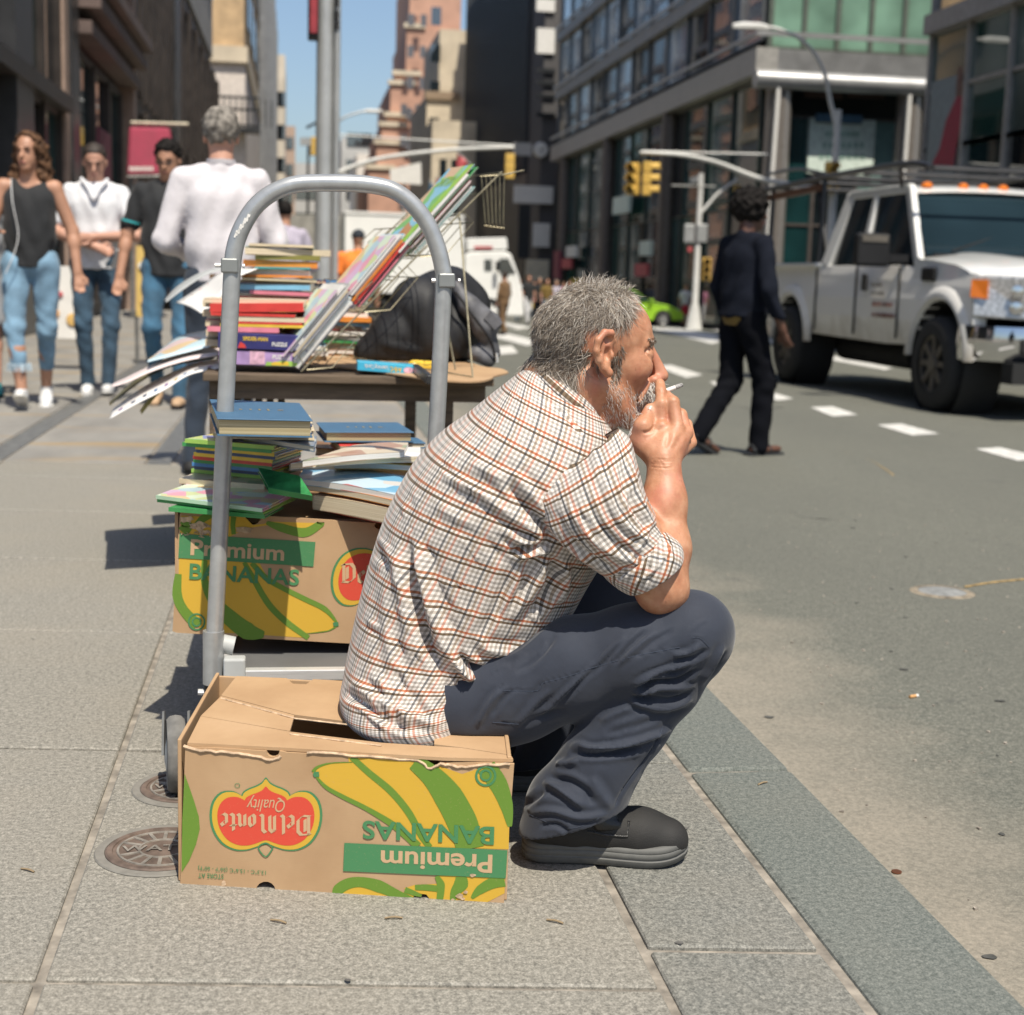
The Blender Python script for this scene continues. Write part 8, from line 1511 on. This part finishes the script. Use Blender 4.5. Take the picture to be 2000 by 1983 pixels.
# bonnet, fenders top
G = [[(x-.40*(abs(y)/.94)**4*min(1, max(0, (x-.1)/.8)), y, z0-.045*(abs(y)/.92)**4+.03*math.exp(-((abs(y)-.42)/.18)**2)) for y in np.linspace(-.94, .94, 19)] for x, z0 in ((.96, 1.06), (.94, 1.14), (.86, 1.20), (.6, 1.245), (.2, 1.29), (-.3, 1.33), (-.62, 1.345))]; MB().grid(G).build('bonnet', 'paint_white', pk, True, 60)
[MB().grid([[(x-.40*min(1, max(0, (x-.1)/.8)), q*.935, z0-.05), (x-.40*min(1, max(0, (x-.1)/.8)), q*.95, 1.12)] for x, z0 in ((.94, 1.14), (.86, 1.20), (.6, 1.245), (.2, 1.29), (-.3, 1.33), (-.66, 1.345))]).build('bonnet_side', 'paint_white', pk, True, 60) for q in (-1, 1)]
# cab
prof = [(-.60, 1.30), (-1.28, 1.93), (-1.5, 1.985), (-2.2, 2.0), (-2.62, 1.96), (-2.80, 1.80), (-2.92, 1.26)]
def cabw(z): return .90-.17*max(0, (z-1.24))/.76
roof = [[(x, y, z+.03*(1-(y/cabw(z))**2) if z > 1.9 else z) for y in np.linspace(-cabw(z), cabw(z), 15)] for x, z in ((-1.22, 1.905), (-1.34, 1.955), (-1.5, 1.985), (-1.9, 2.0), (-2.3, 1.995), (-2.62, 1.955), (-2.74, 1.88))]; MB().grid(roof).build('roof', 'paint_white', pk, True, 60)
def pillar(a, b_, wd, q, nm='pillar'): MB().bar((a[0], q*cabw(a[1]), a[1]), (b_[0], q*cabw(b_[1]), b_[1]), wd, .06, (0, 1, 0)).build(nm, 'paint_white', pk, bev=.01)
for q in (-1, 1):
    pillar((-.68, 1.27), (-1.30, 1.95), .11, q); pillar((-1.95, 1.24), (-2.02, 1.97), .10, q); pillar((-2.88, 1.24), (-2.66, 1.95), .20, q)
    MB().bar((-1.28, q*cabw(1.95), 1.95), (-2.7, q*cabw(1.95), 1.95), .07, .09, (0, 0, 1)).build('roof_rail', 'paint_white', pk, bev=.015)
    MB().add([(-.74, q*.885, 1.26), (-1.92, q*.885, 1.26), (-1.98, q*.765, 1.93), (-1.36, q*.765, 1.93)], [(0, 1, 2, 3)]).build('side_window', 'car_glass', pk); MB().add([(-1.98, q*.885, 1.26), (-2.80, q*.885, 1.26), (-2.62, q*.765, 1.93), (-2.06, q*.765, 1.93)], [(0, 1, 2, 3)]).build('side_window', 'car_glass', pk)
    o = MB().box((-.98, q*1.22, 1.37), (.12, .32, .30)).build('wing_mirror', 'black_plastic', pk, bev=.03); MB().bar((-.9, q*.90, 1.30), (-.98, q*1.10, 1.30), .07, .07).build('mirror_arm', 'black_plastic', o); MB().box((-1.045, q*1.22, 1.40), (.01, .26, .18)).build('mirror_glass', 'chrome', o); MB().box((-.92, q*1.22, 1.47), (.02, .24, .06)).build('mirror_cap', 'rim_metal', o)
    MB().box((-1.62, q*(W2+.005), 1.08), (.07, .04, .16)).build('door_handle', 'black_plastic', pk, bev=.01); MB().box((-1.62-.0, q*(W2-.015), .95), (.0, .0, .0)) 
    for x in (-.86, -1.86, -2.92): MB().box((x, q*(W2-.012), .9), (.012, .02, .64)).build('door_seam', 'under_black', pk)
    MB().box((-.30, q*(W2-.03), 1.16), (.26, .04, .12)).build('fender_vent', 'black_plastic', pk, bev=.02)
MB().grid([[(x, y, z-.03*(abs(y)/.8)**2*0+0) for y in np.linspace(-w_, w_, 9)] for x, z, w_ in ((-.62, 1.33, .86), (-.95, 1.64, .80), (-1.27, 1.92, .735))]).build('windscreen', 'car_glass', pk, True, 60)
MB().add([(-2.9, -.84, 1.28), (-2.9, .84, 1.28), (-2.72, .74, 1.9), (-2.72, -.74, 1.9)], [(0, 1, 2, 3)]).build('rear_window', 'car_glass', pk)
MB().bar((-.62, -.8, 1.335), (-.62, .8, 1.335), .10, .03).build('cowl', 'black_plastic', pk); MB().tube([(-.66, .1, 1.37), (-.84, .55, 1.52)], .012, 6).build('wiper', 'black_plastic', pk, True); MB().tube([(-.66, -.6, 1.37), (-.84, -.1, 1.52)], .012, 6).build('wiper', 'black_plastic', pk, True)
MB().rbox(np.array((-2.85, -.82, .7)), np.array((-.9, .82, 1.27))).build('cabin_interior', 'under_black', pk)
for y in (-.56, -.2, 0, .2, .56): MB().lathe([(.055, 0), (.05, .03), (.02, .05), (.001, .052)], (-1.36, y, 1.975), 14).build('roof_marker_lamp', 'lamp_amber', pk, True)
# nose
MB().rbox(np.array((.62, -.58, .70)), np.array((.93, .58, 1.13))).build('nose_panel', 'under_black', pk)
gr = MB(); 
for q in (-1, 1): gr.bar((.97, q*.58, .74), (.97, q*.60, 1.16), .07, .09, (1, 0, 0))
gr.bar((.98, -.6, 1.16), (.98, .6, 1.16), .09, .10); gr.bar((.98, -.58, .76), (.98, .58, .76), .08, .08)
for z in (.87, .95, 1.05): gr.bar((.975, -.55, z), (.975, .55, z), .05, .05)
gr.build('grille', 'chrome', pk, bev=.02); MB().lathe([(.10, 0), (.09, .02), (.001, .025)], (1.0, 0, .97), 24, ax=(1, 0, 0)).build('badge', M('badge_blue', (.02, .05, .2), .2), pk, True)
for q in (-1, 1):
    o = MB().hexa([(.95, q*.60, .80), (.60, q*1.0, .82), (.54, q*.95, .82), (.80, q*.60, .80), (.96, q*.60, 1.15), (.56, q*.985, 1.16), (.50, q*.93, 1.16), (.80, q*.60, 1.15)]).build('headlight', 'lamp_clear', pk, bev=.02); MB().hexa([(.69, q*.92, .97), (.585, q*1.012, .98), (.54, q*.96, .98), (.64, q*.88, .97), (.68, q*.915, 1.12), (.565, q*1.0, 1.12), (.53, q*.95, 1.12), (.62, q*.88, 1.12)]).build('indicator', 'lamp_amber', o)
    for z in (.9, 1.03): MB().lathe([(.055, 0), (.05, .02), (.001, .025)], (.84, q*.74, z), 16, ax=(1, q*.6, 0)).build('lens', 'chrome', o, True)
bmp = MB(); n_ = 15; G = []
for i in range(n_):
    y = -1.0+2.0*i/(n_-1); x0 = 1.02-.46*abs(y)**4; G.append([(x0-.16, y, .76), (x0, y, .75), (x0+.02, y, .66), (x0+.01, y, .55), (x0-.05, y, .47), (x0-.2, y, .47)])
bmp.loft(G); bmp.build('bumper', 'chrome', pk, True, 50)
for y in (-.62, .0, .62): MB().box((1.035-.46*abs(y)**4, y, .60), (.05, .26, .13)).build('fog_recess', 'under_black', pk, bev=.03)
MB().rbox(np.array((.80, -.8, .30)), np.array((.98, .8, .47))).build('air_dam', 'under_black', pk)
# chassis, bed, wheels
MB().rbox(np.array((-4.9, -.55, .42)), np.array((.8, .55, .62))).build('chassis', 'under_black', pk); MB().tube([(-3.2, -.5, .38), (-1.4, -.5, .38)], .12, 12).build('exhaust', 'under_black', pk, True); MB().rbox(np.array((-4.95, -.86, .78)), np.array((-2.95, .86, .82))).build('bed_floor', 'under_black', pk); MB().rbox(np.array((-5.02, -.95, .74)), np.array((-4.95, .95, 1.24))).build('tailgate', 'dusty_white', pk, bev=.02)
for q in (-1, 1): MB().bar((-2.98, q*.93, 1.25), (-4.96, q*.93, 1.25), .12, .04).build('bed_rail', 'paint_white', pk, bev=.012)
for cx in (0, xr_):
    for q in (-1, 1): wheel(pk, (cx, q*(W2-.10), R), R, .28, (0, q, 0), 'rim_metal', 8)
    MB().tube([(cx, -.9, R), (cx, .9, R)], .06, 10).build('axle', 'under_black', pk, True)
# ladder rack
for q in (-1, 1):
    MB().tube(catmull([(-5.0, q*.88, 2.12), (-3.0, q*.88, 2.16), (-1.2, q*.86, 2.16), (-.75, q*.80, 2.10)], 5), .032, 8).build('rack_rail', 'rack_black', pk, True); MB().tube(catmull([(-5.0, q*.88, 2.30), (-4.0, q*.88, 2.30), (-3.2, q*.88, 2.2), (-3.0, q*.88, 2.17)], 5), .02, 6).build('rack_side_bar', 'rack_black', pk, True)
    for x in (-3.1, -4.7): MB().tube([(x, q*.9, 1.26), (x-.03, q*.88, 2.14)], .03, 8).build('rack_post', 'rack_black', pk, True)
    MB().tube([(-1.3, q*.86, 2.15), (-1.42, q*.78, 1.98)], .02, 6).build('rack_foot', 'rack_black', pk, True); MB().tube([(-2.95, q*.87, 1.3), (-3.35, q*.88, 2.14)], .025, 6).build('rack_brace', 'rack_black', pk, True)
for x in (-.78, -1.3, -2.2, -3.1, -3.9, -4.95): MB().tube([(x, -.84, 2.10 if x > -1 else 2.15), (x, .84, 2.10 if x > -1 else 2.15)], .026, 8).build('rack_cross_bar', 'rack_black', pk, True)
MB().bar((-3.2, -.87, 2.06), (-5.0, -.87, 2.03), .06, .07).build('rack_plank', M('rack_brown', (.14, .06, .03), .6), pk)
m_ = MB(); r3 = np.random.default_rng(8)
for z, x0, n_ in ((1.06, -1.10, 4), (.98, -1.10, 5), (.88, -1.05, 7), (.78, -1.05, 8)):
    for k in range(n_): MB().box((x0-.35+.066*k, -(W2-.006), z), (r3.uniform(.025, .055), .006, r3.uniform(.03, .045))).build('door_print', M('faded_print', (.24, .12, .10), .8, var=.4, vs=30) if z < .9 else M('faded_dark', (.16, .15, .14), .8), pk)
# place: wheel contacts from the photograph
cF, cB = groad(1822, 803), groad(1536, 748); hd_ = unit((cF-cB)*np.array((1, 1, 0))); lft = np.array((-hd_[1], hd_[0], 0)); org = cF+lft*(W2+.02); pk.location = (org[0], org[1], gnd(org[1])+.002); pk.rotation_euler = (0, 0, math.atan2(hd_[1], hd_[0])); kk = np.linalg.norm(cF-cB)/WB; pk.scale = (kk, kk, kk)
# ------------------------------------------------------------------ white box truck, crossing
Yb = 45; bt = thing('box_truck', 'white box truck with a square cab crossing the avenue', 'box truck', (atY(860, 500, Yb)[0], Yb, gnd(Yb))); gzb = gnd(Yb); X_ = lambda x, Y=Yb: atY(x, 500, Y)[0]; ztop = atY(800, 422, Yb)[2]
MB().rbox(np.array((X_(672), Yb, gzb+.95)), np.array((X_(905), Yb+2.4, ztop))).build('cargo_box', 'truck_white', bt, bev=.03); MB().rbox(np.array((X_(668)-.02, Yb-.05, gzb+.95)), np.array((X_(672)+.02, Yb+2.45, ztop+.02))).build('rear_frame', 'dull_steel', bt); MB().rbox(np.array((X_(672), Yb-.03, ztop)), np.array((X_(905), Yb+2.43, ztop+.08))).build('top_rail', 'truck_white', bt)
MB().hexa([(X_(668)-.03, Yb+.1, gzb+.9), (X_(668)-.03, Yb+2.4, gzb+.9), (X_(540)+.1, Yb+3.6, gzb+.9), (X_(540), Yb+2.2, gzb+.9), (X_(668)-.03, Yb+.1, ztop), (X_(668)-.03, Yb+2.4, ztop), (X_(540)+.1, Yb+3.6, ztop-.05), (X_(540), Yb+2.2, ztop-.05)]).build('rear_door', M('scuffed_white', (.55, .54, .50), .7, var=.18, vs=3), bt)
m_ = MB(); 
for x, y in ((628, 455), (633, 470), (622, 478), (640, 490), (645, 520)): p = atY(x, y, Yb-.1); 
cabP = [(908, 618), (908, 500), (915, 492), (985, 490), (998, 496), (1014, 540), (1022, 580), (1024, 618)]; m_ = MB(); m_.prism([atY(x, y, Yb+.15) for x, y in cabP], (0, 2.1, 0)); cab = m_.build('cab', 'truck_white', bt, bev=.05)
for q in ([(946, 507), (961, 507), (961, 528), (946, 528)], [(976, 505), (993, 505), (1007, 534), (976, 534)]): m_ = MB(); m_.prism([atY(x, y, Yb+.12) for x, y in q], (0, .05, 0)); m_.build('cab_window', 'car_glass', bt)
m_ = MB(); m_.prism([atY(x, y, Yb+.13) for x, y in ((912, 490), (912, 466), (990, 464), (992, 488))], (0, 2.1, 0)); m_.build('air_deflector', 'truck_white', bt, bev=.05); m_ = MB(); p = [atY(x, y, Yb+.11) for x, y in ((926, 481), (962, 481), (962, 486), (926, 486))]; m_.prism(p, (0, .03, 0)); m_.build('red_print', 'shop_red', bt)
MB().box(atY(972, 520, Yb-.1), (.12, .1, .3)).build('mirror', 'black_plastic', bt); MB().rbox(np.array((X_(672), Yb+.3, gzb+.6)), np.array((X_(1020), Yb+2.1, gzb+.95))).build('chassis', 'under_black', bt)
for x in (960, 735):
    for dy in (.28, 2.1): wheel(bt, (X_(x), Yb+dy, gzb+.46), .46, .3, (0, -1 if dy < 1 else 1, 0), 'rim_metal', 6)
# ------------------------------------------------------------------ green car
Yc = 54; gc = thing('green_car', 'lime green small car behind the seated persons head', 'car', (atY(1240, 600, Yc)[0], Yc, gnd(Yc))); g0 = gnd(Yc); xw1 = atY(1296, 600, Yc)[0]; WBc = 2.5
prof = [(.78, .28), (.80, .5), (.72, .62), (.30, .80), (-.35, .92), (-.45, .94), (-1.15, 1.36), (-1.7, 1.45), (-2.4, 1.40), (-3.05, 1.0), (-3.2, .9), (-3.25, .35), (-2.9, .26)]+[(-WBc+.34*math.cos(a), .30+.34*math.sin(a)) for a in np.linspace(PI-.1, .1, 10)]+[(-2.1, .24), (-.4, .24)]+[(.34*math.cos(a), .30+.34*math.sin(a)) for a in np.linspace(PI-.1, .1, 10)]+[(.4, .26)]
m_ = MB(); CL = lambda x, y, z: (xw1+x, Yc+y, g0+z)
low_ = [(x, z) for x, z in prof]; n_ = len(low_)
sec = [(0, .06), (.04, 0), (1.66, 0), (1.7, .06)]
m_.loft([[CL(x, y+(.13*max(0, z-.94)/.5 if y < .8 else -.13*max(0, z-.94)/.5), z*(1-.0*ins)+0) for x, z in low_] for y, ins in sec]); m_.build('body', 'paint_green', gc, bev=.03)
for pts in ([(-.50, .97), (-1.18, 1.33), (-1.62, 1.38), (-1.62, .97)], [(-1.70, .97), (-1.70, 1.38), (-2.35, 1.33), (-2.85, 1.02)]): m_ = MB(); m_.prism([CL(x, -.02+.13*(z-.94)/.5-.012, z) for x, z in pts], (0, .02, 0)); m_.build('side_window', 'car_glass', gc)
m_ = MB(); m_.add([CL(-.42, .12, .965), CL(-.42, 1.58, .965), CL(-1.12, 1.48, 1.36), CL(-1.12, .22, 1.36)], [(0, 1, 2, 3)]); m_.v = [(a+.03, b_, c_+.03) for a, b_, c_ in m_.v]; m_.build('windscreen', 'car_glass', gc)
for x in (0, -WBc):
    for y in (.06, 1.64): wheel(gc, CL(x, y, .31), .31, .2, (0, -1 if y < 1 else 1, 0), 'pale_metal', 7)
MB().lathe([(.10, 0), (.06, .05), (.001, .06)], CL(.62, .12, .64), 14, ax=(.8, -.5, .2)).build('headlight', 'lamp_clear', gc, True); MB().box(CL(-.5, -.1, 1.0), (.12, .14, .1)).build('mirror', 'paint_green', gc, bev=.02)
